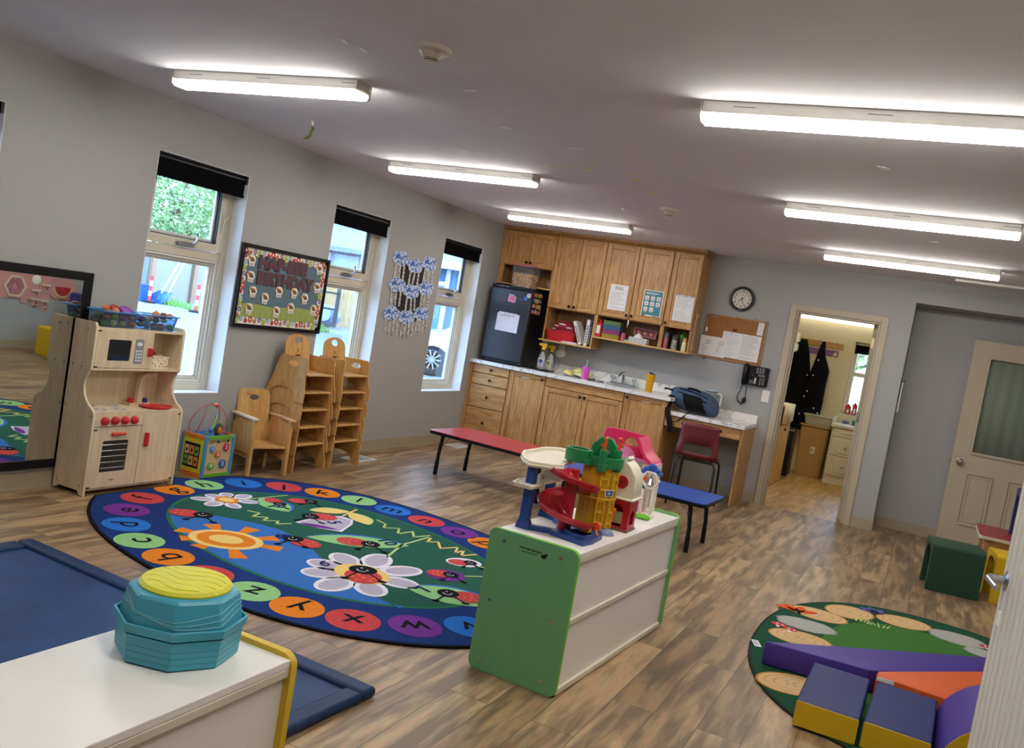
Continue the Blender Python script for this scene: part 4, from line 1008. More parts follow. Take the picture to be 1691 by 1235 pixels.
BEEY, BEEW = mat('bee amber', 'c98a32', .7), mat('bee card white', 'e6e1d6', .8)
beelab = ['left of the word HAP-BEE', 'left of the word BIRTHDAY', 'below the B of BIRTHDAY', 'lower of the pair under the letters IR', 'just under the letters TH', 'just under the letter D', 'under the letters AY, low',
          'at the left end of the grass', 'in the middle of the grass', 'topmost on the grass strip', 'at the right end of the grass', 'right of the word HAP-BEE', 'right of the word BIRTHDAY']
for (y, z), lb in zip([(5.202,1.568),(5.214,1.449),(5.261,1.339),(5.403,1.301),(5.552,1.364),(5.734,1.372),(5.875,1.34),(5.245,1.209),(5.555,1.209),(5.72,1.25),(6.002,1.26),(6.001,1.596),(6.008,1.444)], beelab):
    a = random.uniform(-.2, .2)
    b = MB(left_wall(y, z, XL + .0125) @ rz(a))
    b.prism([(-.026, -.04), (.03, -.04), (.034, -.012), (.046, .005), (.03, .035), (.005, .045), (-.03, .04), (-.042, .015), (-.028, -.01)], -.0004, .0012, BEEW)
    for k in range(2): b.box(-.02, -.034 + .01 * k, .0012, .022, -.030 + .01 * k, .0014, INK)
    b.flat(circ(-.004, .012, .024, 14, ry=.017, rot=-.5), .0014, BEEY)
    for q in (-.012, .0, .012): b.flat([(q - .003, -.004), (q + .004, -.007), (q + .007, .020), (q + .0, .026)], .0017, BLACK)
    b.flat(circ(-.024, .022, .012, 10), .0018, BEEY); b.flat(circ(-.027, .022, .004, 8), .002, BLACK); b.flat(circ(.024, .004, .007, 8), .0018, BLACK); b.flat(circ(.012, .034, .012, 10, ry=.007, rot=.6), .0017, PAPER)
    b.build('bee_cutout', label='small white bee cutout %s on the birthday board' % lb, cat='paper bee', group='bee cutouts on the birthday board')

# ------------------------------------------------------------------ cloud crafts
b = MB(left_wall(0, 0, XL + .001)); b.prism([(7.235, 1.83), (7.66, 1.862), (7.66, 1.27), (7.18, 1.28)], 0, .0015, mat('black sugar paper', '262327', .9, var=.06)); b.build('paper_sheet', label='black paper sheet behind the blue rain clouds on the wall', cat='paper')
CLB, CLW = mat('painted cloud blue', '2f5fb4', .8, hex2='cfdcf0', scale=48), mat('cloud paper', 'ccd6e6', .8)
FOIL = mat('silver rain strip', 'dcdbd8', .5, hex2='8a8886', scale=55)
for m_ in (CLB, FOIL):
    e_ = next(n for n in m_.node_tree.nodes if n.type == 'VALTORGB').color_ramp.elements; e_[0].position = .46; e_[1].position = .54
rows = ['top', 'middle', 'bottom']; cols_ = ['left', 'middle', 'right']
for k, (y, z) in enumerate([(7.188,1.839),(7.457,1.801),(7.715,1.853),(7.195,1.588),(7.464,1.549),(7.715,1.605),(7.178,1.315),(7.45,1.294),(7.716,1.347)]):
    r, c = divmod(k, 3)
    t = thing('cloud_craft', 'blue painted paper cloud with rain strips, %s row, %s column of the nine' % (rows[r], cols_[c]), 'paper cloud', (XL + .004, y, z), 0, 'paper rain clouds')
    X = left_wall(y, z, XL + .004 + .002 * (k % 2))
    b = MB(X); pts = []
    n = 40; ph = random.uniform(0, 6)
    for i in range(n):
        a = 2 * PI * i / n; q = .92 + .30 * abs(sin(2.5 * a + ph)) ** .6
        pts.append((.118 * q * cos(a), .062 * q * sin(a) * (1.0 if sin(a) > 0 else .8)))
    b.prism([(p[0] * 1.06, p[1] * 1.08) for p in pts], .002, .004, CLW); b.prism(pts, .0041, .006, CLB); b.build('cloud', t)
    for s in range(3 + (r == 2)):
        x = -.075 + (.15 if r < 2 else .19) * s / (2 + (r == 2)) + random.uniform(-.01, .01); L = random.uniform(.13, .165); kx = random.uniform(-.01, .025)
        b = MB(X); b.prism([(x - .005, -.04), (x + .025, -.04), (x + .025 + kx, -.04 - L), (x - .005 + kx, -.04 - L)], .0, .0015, FOIL); b.build('rain_strip', t)
# ------------------------------------------------------------------ oak kitchen on the back wall
FU, FB = 9.23, 8.94                       # door faces of the upper and lower units
def knob(parent, x, z, y):
    b = MB(); b.lathe([(.006, 0), (.006, .008), (.015, .014), (.016, .02), (.010, .026), (0, .027)], KNOBM, xf=back_wall(x, z, y), n=16); b.build('knob', parent)
def oak_door(t, x0, x1, z0, z1, yf, kn=None, name='door'):
    """frame and flat panel door"""
    w = .052
    b = MB()
    b.box(x0, yf, z0, x0 + w, yf + .02, z1, OAK); b.box(x1 - w, yf, z0, x1, yf + .02, z1, OAK)
    b.box(x0 + w, yf + .0008, z0, x1 - w, yf + .02, z0 + w, OAKH); b.box(x0 + w, yf + .0008, z1 - w, x1 - w, yf + .02, z1, OAKH)
    b.box(x0 + w, yf + .009, z0 + w, x1 - w, yf + .018, z1 - w, OAK)
    d = b.build(name, t, bev=.004)
    if kn: knob(d, kn[0], kn[1], yf)
    return d
def carcass(t, x0, x1, z0, z1, yf, yb, shelves=(), open_to=None, split=()):
    b = MB(); e = .018
    b.box(x0, yf, z0, x0 + e, yb, z1, OAK); b.box(x1 - e, yf, z0, x1, yb, z1, OAK)
    b.box(x0 + e, yf, z1 - e, x1 - e, yb, z1, OAKH)
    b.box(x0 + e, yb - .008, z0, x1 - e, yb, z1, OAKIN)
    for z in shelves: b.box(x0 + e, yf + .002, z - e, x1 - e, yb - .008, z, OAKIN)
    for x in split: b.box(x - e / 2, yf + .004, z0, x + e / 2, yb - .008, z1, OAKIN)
    return b.build('carcass', t, bev=.001)
def lip(t, x0, x1, z0, yf, d=.012):
    b = MB(); b.box(x0, yf - d, z0, x1, YB - .01, z0 + .018, OAKEDGE); return b.build('shelf_board', t, bev=.002)
up = []
t = thing('wall_cabinet', 'short oak wall cabinet over the black fridge, open shelf below', 'cabinet', (-4.33, FU + .17, 1.835), 0, 'oak wall cabinets')
carcass(t, -4.672, -4.006, 1.853, 2.448, FU + .021, YB - .002, shelves=(2.075,)); lip(t, -4.672, -4.006, 1.835, FU + .02, .0)
oak_door(t, -4.612, -4.312, 2.062, 2.44, FU, (-4.335, 2.108)); oak_door(t, -4.308, -4.01, 2.062, 2.44, FU, (-4.285, 2.108))
b = MB(); b.box(-4.674, FU + .004, 1.835, -4.614, FU + .021, 2.448, OAK); b.build('filler_strip', t)
t = thing('wall_cabinet', 'tall oak wall cabinet with two plain doors over the red bin cubby', 'cabinet', (-3.7, FU + .17, 1.277), 0, 'oak wall cabinets')
carcass(t, -4.004, -3.412, 1.295, 2.448, FU + .021, YB - .002, shelves=(1.668,)); lip(t, -4.03, -3.40, 1.277, FU + .02, .03)
oak_door(t, -4.0, -3.708, 1.658, 2.44, FU, (-3.735, 1.695)); oak_door(t, -3.704, -3.414, 1.658, 2.44, FU, (-3.677, 1.695))
t = thing('wall_cabinet', 'oak wall cabinet whose doors carry a white notice and the teal poster', 'cabinet', (-3.04, FU + .17, 1.405), 0, 'oak wall cabinets')
carcass(t, -3.410, -2.662, 1.423, 2.448, FU + .021, YB - .002, shelves=(1.668,)); lip(t, -3.410, -2.662, 1.405, FU + .02)
oak_door(t, -3.406, -3.042, 1.66, 2.44, FU, (-3.068, 1.70)); oak_door(t, -3.036, -2.665, 1.66, 2.44, FU, (-3.01, 1.70))
t = thing('wall_cabinet', 'narrow oak wall cabinet at the right end over the bottle cubby', 'cabinet', (-2.5, FU + .17, 1.405), 0, 'oak wall cabinets')
carcass(t, -2.660, -2.345, 1.423, 2.448, FU + .021, YB - .002, shelves=(1.668,)); lip(t, -2.660, -2.345, 1.405, FU + .02)
oak_door(t, -2.657, -2.35, 1.652, 2.44, FU, (-2.63, 1.69))
b = MB(); b.prism([(YB, 2.449), (FU + .01, 2.449), (FU - .028, 2.478), (FU - .028, ZC - .002), (YB, ZC - .002)], XL + .002, -2.318, OAKIN, 'x'); b.build('trim_2', kind=S)
# notices on the doors
def notice(x0, x1, z0, z1, y, label, lines, name='notice', m=PAPER, seed=1, rows=None, group=None, big=0, tilt=0, ink=INK, cat='notice'):
    random.seed(seed)
    w, h = x1 - x0, z1 - z0
    b = MB(back_wall((x0 + x1) / 2, (z0 + z1) / 2, y) @ rz(tilt)); b.box(-w / 2, -h / 2, 0, w / 2, h / 2, .0012, m)
    for k in range(lines):
        z = h / 2 - h * .08 - (h * .84) * k / max(1, lines - 1)
        if random.random() < .12: continue
        if k < big: l, r, q = -w * .22, w * .22, .006
        else: l, r, q = -w * .40, w * random.uniform(.1, .42), .0022
        x = l
        while x < r:
            e = min(r, x + random.uniform(.008, .03)); b.box(x, z - q / 2, .0012, e, z + q / 2, .0016, ink); x = e + .005
    return b.build(name, label=label, cat=cat, group=group, smooth=0)
notice(-3.30, -3.095, 1.737, 2.012, FU - .0002, 'white printed notice on the tall oak door left of the teal poster', 20, big=3, seed=4)
notice(-2.572, -2.368, 1.728, 2.0, FU - .0002, 'white taped notice on the narrow oak door right of the teal poster', 15, seed=6)
b = MB()
for k in range(3): b.box(-2.575 + .075 * k, FU - .0022, 1.985, -2.52 + .075 * k, FU - .0016, 2.012, glassmat('clear tape', 'ffffff', .3, .05, .1) if k == 0 else b.mats[0])
b.build('tape', bpy.data.objects['notice.001'] if 'notice.001' in bpy.data.objects else None)
TEALP = mat('teal print', '44848f', .7)
b = MB(back_wall(-2.81, 1.867, FU - .0002)); b.box(-.108, -.138, 0, .108, .138, .0012, PAPER); b.box(-.10, -.125, .0012, .10, .13, .0016, TEALP)
b.box(-.085, .105, .0016, .06, .112, .0019, PAPER); b.box(-.085, .094, .0016, .03, .098, .0019, PAPER)
for r in range(3):
    for c in range(3):
        if r == 2 and c == 2: continue
        x, z = -.064 + .064 * c, .055 - .06 * r
        b.prism(rrect(x - .022, z - .02, x + .022, z + .02, .006), .0016, .002, PAPER); b.box(x - .012, z - .01, .002, x + .01, z + .004, .0023, mat('poster skin', 'c98f78', .7) if not (r + c) else b.mats[-1]); b.box(x - .02, z - .030, .0016, x + .018, z - .027, .0019, PAPER)
b.box(-.1, -.138, .0012, -.06, -.126, .0017, INK); b.box(.02, -.138, .0012, .1, -.128, .0017, INK2)
b.build('poster', label='teal hand washing poster with rows of white picture tiles', cat='poster', smooth=0)
# slim printed card and hook on the end panel
b = MB(frame((-2.3448, 9.36, 1.62), (0, 1, 0), (0, 0, 1), (1, 0, 0))); b.box(-.028, -.17, 0, .028, .17, .001, mat('grey card', 'cfccc8', .7))
for k in range(24): b.box(-.018, -.15 + .0125 * k, .001, .018, -.144 + .0125 * k, .0014, INK2)
b.build('slim_card', label='long slim printed card on the end panel of the upper cabinets', cat='card', smooth=0)
b = MB(); b.box(-2.3448, 9.35, 1.80, -2.342, 9.38, 1.84, WHITEP); b.tube([(-2.342, 9.365, 1.815), (-2.325, 9.365, 1.808), (-2.318, 9.365, 1.822)], .004, WHITEP, 6); b.build('adhesive_hook', label='small white adhesive hook above the slim card', cat='hook')

# lower units
TK = .09
def base_unit(label, x0, x1, builder):
    t = thing('base_cabinet', label, 'cabinet', ((x0 + x1) / 2, (FB + YB) / 2, 0), 0, 'oak base cabinets')
    b = MB(); e = .018
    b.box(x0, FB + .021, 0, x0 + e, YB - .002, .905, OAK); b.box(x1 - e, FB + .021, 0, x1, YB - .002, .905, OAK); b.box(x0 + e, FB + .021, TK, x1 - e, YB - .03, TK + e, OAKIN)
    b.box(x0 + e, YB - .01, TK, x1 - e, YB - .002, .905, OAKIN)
    b.box(x0 + e, FB + .021, .885, x1 - e, FB + .06, .905, OAKH)
    b.build('carcass', t)
    b = MB(); b.box(x0 + .001, FB + .08, 0, x1 - .001, FB + .095, TK, OAKIN); b.build('toe_kick', t)
    builder(t)
def drawer(t, x0, x1, z0, z1):
    b = MB(); b.box(x0, FB, z0, x1, FB + .02, z1, OAKH); d = b.build('drawer', t, bev=.006, seg=3); knob(d, (x0 + x1) / 2 + .01, (z0 + z1) / 2, FB)
def handle_plate(t, x):
    b = MB(); 
    for k in range(6): b.box(x - .04 + .014 * k, FB - .002, .842 + .003 * (k % 2), x - .03 + .014 * k, FB, .85 + .003 * (k % 2), PAPER)
    b.build('paper_residue', t)
def bd(t):
    b = MB(); b.box(-4.678, FB + .003, TK, -4.642, FB + .0205, .905, OAK); b.build('filler_strip', t)
    for z0, z1 in ((.806, .902), (.676, .80), (.42, .67), (.10, .414)): drawer(t, -4.638, -4.186, z0, z1)
base_unit('oak base unit of four drawers beside the window wall', -4.678, -4.180, bd)
base_unit('oak base unit with single door below the spray bottles', -4.179, -3.743, lambda t: (oak_door(t, -4.173, -3.75, .10, .90, FB, (-3.775, .862)), handle_plate(t, -3.98)))
def bs(t):
    b = MB(); b.box(-3.736, FB, .806, -2.843, FB + .02, .902, OAKH); b.build('false_front', t, bev=.006, seg=3)
    oak_door(t, -3.736, -3.292, .10, .80, FB, (-3.315, .762)); oak_door(t, -3.287, -2.843, .10, .80, FB, (-3.262, .762))
base_unit('wide oak sink base with two doors under a long false drawer', -3.742, -2.838, bs)
base_unit('oak base unit with single door at the right end of the counter', -2.837, -2.375, lambda t: (oak_door(t, -2.831, -2.382, .10, .90, FB, (-2.805, .862)), handle_plate(t, -2.60)))
# counter, with the hole for the sink
SK = (-3.28, 9.06, -2.86, 9.42)
b = MB()
CT0, CT1, CF = .907, .945, FB - .03
b.box(XL + .002, CF, CT0, SK[0], YB - .001, CT1, MARBLE); b.box(SK[2], CF, CT0, -2.345, YB - .001, CT1, MARBLE)
b.box(SK[0], CF, CT0, SK[2], SK[1], CT1, MARBLE); b.box(SK[0], SK[3], CT0, SK[2], YB - .001, CT1, MARBLE)
ct = b.build('countertop', label='white marbled countertop running over the oak base units', cat='countertop')
b = MB(); b.box(XL + .002, YB - .022, CT1, -2.345, YB - .001, 1.04, MARBLE); b.build('backsplash', ct, bev=.003)
t = thing('sink', 'stainless drop-in sink in the marbled countertop', 'sink', ((SK[0] + SK[2]) / 2, (SK[1] + SK[3]) / 2, .80))
b = MB(); o, i_ = rrect(SK[0] - .02, SK[1] - .02, SK[2] + .02, SK[3] + .075, .03), rrect(SK[0] + .012, SK[1] + .012, SK[2] - .012, SK[3] - .012, .04)
b.prism(o, CT1 + .0005, CT1 + .004, STEEL, holes=[i_]); b.build('rim', t)
b = MB(); lo = rrect(SK[0] + .03, SK[1] + .03, SK[2] - .03, SK[3] - .03, .04); k = len(lo)
b.add([(x, y, .80) for x, y in lo] + [(x, y, CT1 + .002) for x, y in i_], [(i, (i + 1) % k, k + (i + 1) % k, k + i) for i in range(k)], STEEL); b.flat(lo, .80, STEEL); b.build('bowl', t)
t = thing('sink_faucet', 'chrome faucet with clear knobs behind the sink', 'faucet', (-3.05, 9.465, CT1 + .004))
b = MB(); b.prism(rrect(-3.20, 9.445, -2.90, 9.485, .018), CT1 + .004, CT1 + .02, CHROME); b.build('base_plate', t, bev=.004)
b = MB(); b.tube([(-3.05, 9.465, CT1 + .02), (-3.05, 9.465, 1.05), (-3.05, 9.44, 1.085), (-3.05, 9.36, 1.075), (-3.05, 9.30, 1.05)], [.018, .015, .013, .012, .011], CHROME, 12); b.build('spout', t)
CLR = glassmat('clear acrylic', 'eef4f6', .4, .02, .15)
for x in (-3.175, -2.925):
    b = MB(); b.lathe([(.010, 0), (.010, .03), (.024, .035), (.027, .055), (.02, .068), (0, .07)], CLR, (x, 9.465, CT1 + .02), 12); b.build('tap_knob', t)

# fridge
t = thing('mini_fridge', 'black mini fridge with dark steel door standing on the counter', 'fridge', (-4.345, 9.25, CT1))
FX0, FX1, FY0, FY1, FZ1 = -4.605, -4.10, 9.0, 9.50, 1.81
DST = mat('dark brushed steel', '414043', .38, metal=.65, stretch=(1, 1, 60), scale=6, var=.1)
b = MB(); b.box(FX0, FY0 + .035, CT1 + .012, FX1, FY1, FZ1, BLACK); b.build('body', t, bev=.008)
b = MB(); b.box(FX0, FY0 - .002, CT1 + .04, FX1, FY0 + .032, FZ1 - .028, DST); fd = b.build('door', t, bev=.012, seg=3)
b = MB(); b.box(FX0 + .004, FY0 + .006, FZ1 - .027, FX1 - .004, FY0 + .036, FZ1 + .004, BLACK); b.box(FX0 + .08, FY0 + .002, FZ1 - .012, FX0 + .22, FY0 + .012, FZ1 - .002, mat('grey recess', '77787c', .4)); b.build('top_cap', t, bev=.004)
for x in (FX0 + .04, FX1 - .04):
    for y in (FY0 + .06, FY1 - .04):
        b = MB(); b.lathe([(.018, 0), (.018, .012), (0, .012)], BLACK, (x, y, CT1), 12); b.build('foot', t)
b = MB(); b.box(FX0 + .01, FY0 + .02, CT1 + .012, FX1 - .01, FY0 + .036, CT1 + .038, BLACK); b.box(FX1 - .035, FY0 - .004, CT1 + .03, FX1 - .005, FY0 + .02, CT1 + .036, CHROME); b.build('hinge_plate', t)
b = MB(); b.box(FX0 + .235, FY0 - .0035, 1.712, FX0 + .30, FY0 - .0018, 1.722, CHROME); b.build('badge', fd)
notice(-4.478, -4.205, 1.305, 1.515, FY0 - .0022, 'white paper sign stuck on the fridge door', 0, name='paper_sign', m=mat('cool white paper', 'e2e0ee', .8), tilt=-.02)
b = MB(back_wall(-4.345, 1.48, FY0 - .0035))
for k in range(9): b.box(-.085 + .02 * k, -.008, 0, -.075 + .02 * k, .008 + .006 * (k % 3), .0003, INK2)
b.box(-.095, -.01, -.0002, -.09, .014, .0003, INK2)
b.build('handwriting', bpy.data.objects['paper_sign'])
for x in (-4.468, -4.215):
    b = MB(); b.box(x - .008, FY0 - .006, 1.505, x + .008, FY0 - .0036, 1.525, BLACK); b.build('clip_magnet', label='small black magnet at the %s corner of the paper sign' % ('left' if x < -4.4 else 'right'), cat='magnet')
b = MB(back_wall(-4.33, 1.672, FY0 - .0022) @ rz(-.1)); b.box(-.047, -.035, 0, .047, .035, .0015, mat('pink note', 'd98aa4', .8))
for q in ([(-.025, -.01), (.0, .015), (.02, -.012), (.028, .02)], [(-.02, .018), (.015, .02)]):
    for s in sline(q, .005): b.flat(s, .0018, mat('note ink', 'a8365a', .8) if len(b.mats) < 2 else b.mats[1])
b.build('sticky_note', label='pink sticky note on the fridge door', cat='note', smooth=0)
b = MB(); b.lathe([(.022, 0), (.022, .004), (.012, .006), (0, .006)], PAPER, xf=back_wall(-4.133, 1.735, FY0 - .0022), n=16); b.lathe([(.01, .0061), (0, .0064)], INK, xf=back_wall(-4.133, 1.735, FY0 - .0022), n=10); b.build('round_magnet', label='round white magnet at the top right of the fridge door', cat='magnet')
b = MB(back_wall(-4.165, 1.70, FY0 - .0022)); b.prism([(-.022, -.018), (.022, -.018), (.022, .008), (0, .024), (-.022, .008)], 0, .005, mat('blue magnet', '3a6bc0', .4)); b.build('house_magnet', label='small blue house shaped magnet on the fridge door', cat='magnet')
b = MB(back_wall(-4.222, 1.678, FY0 - .0022) @ rz(-.6)); b.box(-.022, -.006, 0, .022, .006, .004, mat('grey magnet', '55565c', .4)); b.build('bar_magnet', label='small dark grey bar magnet on the fridge door', cat='magnet')
MC = [mat('magnet %d' % i, h, .4) for i, h in enumerate(('c9433a', 'c77f9a', 'd9822b', '3a64b0', '4d9a52', 'e0b52f', '8ab0c4', 'b9c83a'))]
for r in range(4):
    for c in range(5):
        b = MB(frame((FX1 + .0004, 9.075 + .047 * c, 1.755 - .062 * r), (0, 1, 0), (0, 0, 1), (1, 0, 0)) @ rz(random.uniform(-.4, .4)))
        n = 7; q = [(.022 * random.uniform(.6, 1.15) * cos(2 * PI * i / n), .028 * random.uniform(.6, 1.15) * sin(2 * PI * i / n)) for i in range(n)]
        b.prism(q, 0, .006, MC[(r * 3 + c * 2 + (c == 3)) % 8]); b.prism([(x * .4, y * .45) for x, y in q], .006, .007, MC[(r * 3 + c * 5 + 1) % 8])
        b.build('picture_magnet', label='small bright coloured magnet on the side of the fridge, %s row' % ('top', 'second', 'third', 'bottom')[r], cat='magnet', group='bright magnets on the fridge side, %s row' % ('top', 'second', 'third', 'bottom')[r])
# on the fridge and in the nook
FROST = glassmat('frosted clear plastic', 'e6e2e0', .06, .2, .12)
t = thing('cereal_container', 'clear plastic tub of cereal with red lid on the fridge', 'container', (-4.28, 9.14, FZ1 + .004))
b = MB(W(t)); b.lathe([(.155, 0), (.165, .01), (.178, .235), (.181, .24)], FROST, n=4, rot=PI / 4, xf=Matrix.Scale(.75, 4, (0, 1, 0))); b.lathe([(.155, .001), (0, .001)], FROST, n=4, rot=PI / 4, xf=Matrix.Scale(.75, 4, (0, 1, 0))); b.build('tub', t, smooth=20)
b = MB(W(t)); b.lathe([(.186, .238), (.188, .243), (.186, .256), (0, .256)], mat('rosy lid', 'b8707c', .4), n=4, rot=PI / 4, xf=Matrix.Scale(.75, 4, (0, 1, 0))); b.build('lid', t, bev=.004, smooth=20)
CER = [mat('cereal gold', 'd3a669', .8), mat('cereal pale', 'e2c497', .8), mat('cereal brown', 'b98549', .8)]
b = MB(W(t)); random.seed(5)
b.lathe([(.145, .004), (.160, .15), (0, .152)], CER[0], n=4, rot=PI / 4, xf=Matrix.Scale(.75, 4, (0, 1, 0)))
for k in range(420):
    f = random.choice((0, 0, 1, 2)); z = random.uniform(.008, .152); h = .104 + .010 * z / .15; u = random.uniform(-h, h)
    p = [(u, -h * .75 - .001), (h + .001, u * .75), (u, random.uniform(-h, h) * .75), (-h - .001, u * .75)][f if k % 5 else 2]
    if not (k % 5) or f == 2: z = .153
    b.ball((p[0], p[1], z), (.011, .008, .008), CER[k % 3], 6, 4)
b.build('cereal', t, label='golden cereal hoops filling the tub', kind='stuff')
b = MB(); b.ball((-4.06, 9.36, 1.853 + .05), (.05, .06, .05), mat('grey snack bag', '8d8a8e', .4), 14, 9, jit=.2); b.build('snack_bag', label='crumpled grey bag on the open shelf beside cereal tub', cat='bag')

# cubby contents
REDC = mat('red cloth', '86152a', .85, var=.15, scale=14, bump=.2)
t = thing('storage_bin', 'red plastic bin in the left open cubby', 'bin', (-3.795, 9.345, 1.2965))
b = MB(W(t)); lo, hi = rrect(-.155, -.10, .155, .12, .02), rrect(-.17, -.13, .17, .13, .025); k = len(lo)
b.add([(x, y, 0) for x, y in lo] + [(x, y, .115) for x, y in hi], [(i, (i + 1) % k, k + (i + 1) % k, k + i) for i in range(k)], REDK); b.flat(lo, .001, REDK); b.build('tub', t)
b = MB(W(t)); b.prism(rrect(-.178, -.138, .178, .138, .028), .112, .12, REDK, holes=[rrect(-.165, -.125, .165, .125, .022)]); b.build('rim', t)
t = thing('folded_cloth', 'red cloth with white print heaped in the red bin', 'cloth', (-3.80, 9.36, 1.40))
b = MB(W(t)); b.ball((-.01, 0, .03), (.135, .10, .10), REDC, 18, 12, jit=.16); b.ball((.075, -.02, .02), (.08, .08, .07), REDC, 14, 9, jit=.15); b.build('cloth', t)
b = MB(W(t))
for k, (x, z, r) in enumerate(((-.06, .065, .03), (0, .09, .035), (.08, .06, .028), (-.09, .03, .022))): b.ball((x, -.092 + .25 * max(0, z - .03), z), (r * 1.3, .014, r * .26), PAPER, 8, 5, jit=.5)
b.build('white_print', t)
SPN = mat('white binder', 'dedad6', .6)
def book(label, x, rot, h, w, m, ink):
    b = MB(tr(x, 9.28, 1.2965) @ Matrix.Rotation(rot, 4, 'Y')); b.box(0, 0, 0, w, .2, h, m)
    for k in range(7): b.box(w * .25, -.0006, h * .12 + h * .1 * k, w * .75, 0, h * .18 + h * .1 * k, ink)
    b.build('binder', label=label, cat='binder', group='binders in the red bin cubby', bev=.0015)
book('leaning white binder beside the red bin in the cubby', -3.575, -.40, .265, .036, SPN, INK); book('upright white binder at the right of the left cubby', -3.515, 0, .29, .036, SPN, INK)
book('thin dark binder against the right side of the cubby', -3.472, 0, .275, .022, mat('navy binder', '2c2e45', .5), INK2)
b = MB(tr(-3.70, 9.235, 1.2958)); b.box(-.07, 0, 0, .12, .08, .006, PAPER); b.box(-.06, .005, .006, .115, .08, .012, mat('lilac paper', 'b9aac4', .8)); b.box(-.05, .0, .012, .1, .07, .017, PAPER); b.build('paper_pile', label='small pile of papers lying before the red bin in the cubby', cat='papers')
CZ = 1.4235
b = MB(); b.prism(rrect(-3.40, 9.27, -3.335, 9.34, .02), CZ, CZ + .15, REDK); b.lathe([(.03, .15), (.014, .165), (.012, .185), (0, .186)], REDK, (-3.367, 9.305, CZ), 14); rb = b.build('detergent_bottle', label='red bottle with white label at left of the middle shelf', cat='bottle')
b = MB(); b.box(-3.394, 9.2685, CZ + .035, -3.352, 9.2695, CZ + .125, PAPER); b.build('label', rb)
TUBM = [glassmat('tub tint %d' % i, h, .2, .1, .55) for i, h in enumerate(('c9b23a', 'b0508a', '4f7fa8', '7d9a6a'))]
for r in range(4):
    b = MB(tr(-3.225, 9.33, CZ + .048 * r)); b.prism(rrect(-.10, -.06, .10, .06, .012), .0, .044, TUBM[r]); b.prism(rrect(-.103, -.063, .103, .063, .014), .040, .047, TUBM[r], holes=[rrect(-.095, -.055, .095, .055, .01)])
    b.build('craft_tub', label='clear craft tub with %s contents on the middle shelf' % ('yellow', 'magenta', 'blue', 'green')[r], cat='tub', group='stacked clear craft tubs')
t = thing('lotion_bottle', 'pink lotion bottle with black pump on the middle shelf', 'bottle', (-3.085, 9.30, CZ))
b = MB(W(t)); b.lathe([(.024, 0), (.026, .01), (.026, .075), (.012, .088)], mat('pink lotion', 'b8577c', .4), n=16); b.build('body', t)
b = MB(W(t)); b.lathe([(.012, .086), (.012, .105), (.005, .106), (.005, .122), (.014, .124), (.014, .134), (0, .134)], BLACK, n=12); b.box(-.03, -.005, .124, 0, .005, .134, BLACK); b.build('pump', t)
b = MB(); b.box(-3.06, 9.27, CZ, -2.98, 9.33, CZ + .02, mat('pale green packet', '9cc08f', .6)); b.build('flat_packet', label='flat pale green packet lying beside the patterned tissue box', cat='packet')
t = thing('tissue_box', 'black and white patterned tissue box on the middle shelf', 'box', (-2.90, 9.31, CZ))
b = MB(W(t)); b.box(-.11, -.05, 0, .09, .06, .062, PAPER)
PG = mat('print dark green', '3d5a4c', .7)
for i in range(11):
    for j in range(4): b.prism([(-.105 + .018 * i + .008 * cos(q * PI / 2), .009 + .015 * j + .006 * sin(q * PI / 2)) for q in range(4)], -.0506, -.0501, PG, 'y')
b.build('carton', t)
b = MB(W(t)); b.lathe([(.055, .06), (.035, .085), (.022, .10), (.006, .108), (0, .108)], PAPER, (-.02, 0, 0), 9); b.build('tissue', t)
b = MB(back_wall(-2.885, 1.545, 9.415) @ rz(-.05)); b.box(-.125, -.042, 0, .125, .042, .004, mat('pink card', 'c9a0a4', .8)); b.box(-.118, -.036, .004, .118, .036, .0045, mat('maroon card', '8a4a55', .8))
for k in range(3): b.prism(circ(-.07 + .07 * k, 0, .018, 10), .0045, .005, mat('card disc', 'c98a5a', .7) if k == 0 else b.mats[-1])
b.build('picture_card', label='pink framed picture card leaning behind the patterned tissue box', cat='card')
b = MB(); b.tube([(-3.03, 9.22, 1.62), (-3.03, 9.205, 1.6), (-3.03, 9.21, 1.57)], .005, glassmat('clear hook', 'ffffff', .3, .05, .3), 6); b.box(-3.036, 9.213, 1.60, -3.024, 9.2295, 1.655, PAPER); b.build('key_tag', label='small clear tag hanging below the knobs of the notice doors', cat='tag')
def bottle(label, x, y, h, r, m, capm, strap=False):
    t = thing('water_bottle', label, 'bottle', (x, y, CZ), 0, 'drink bottles in the right cubby')
    b = MB(W(t)); b.lathe([(r, 0), (r * 1.02, .006), (r, h * .62), (r * .8, h * .70)], m, n=18); b.build('body', t)
    b = MB(W(t)); b.lathe([(r * .85, h * .68), (r * .9, h * .86), (r * .6, h * .92), (0, h * .93)], capm, n=18); b.tube([(-r * .5, 0, h * .9), (-r * .3, 0, h * 1.02), (r * .4, 0, h * 1.0), (r * .6, 0, h * .88)], .006, capm, 6); b.build('lid', t)
GRC = mat('bottle grey lid', '5d6a78', .4)
bottle('pink steel water bottle with grey lid, leftmost of its cubby', -2.607, 9.29, .165, .027, mat('dusky pink', 'a8586a', .35, metal=.4), GRC)
bottle('black water bottle behind the pink one in its cubby', -2.553, 9.36, .20, .028, BLACK, BLACK); bottle('patterned steel water bottle with olive lid, middle of its cubby', -2.512, 9.28, .15, .030, mat('speckled steel', 'b8b5a6', .4, hex2='4c4a44', scale=60), mat('olive lid', '4b5140', .4))
bottle('dark water bottle with bright green lid in the right cubby', -2.462, 9.37, .20, .029, mat('smoky green', '2c4a34', .4), mat('bright green lid', '3f9a3c', .4)); bottle('cream water bottle with orange lid, rightmost of its cubby', -2.405, 9.28, .14, .026, mat('cream bottle', 'e0cf9a', .45), mat('apricot lid', 'dca45a', .45))

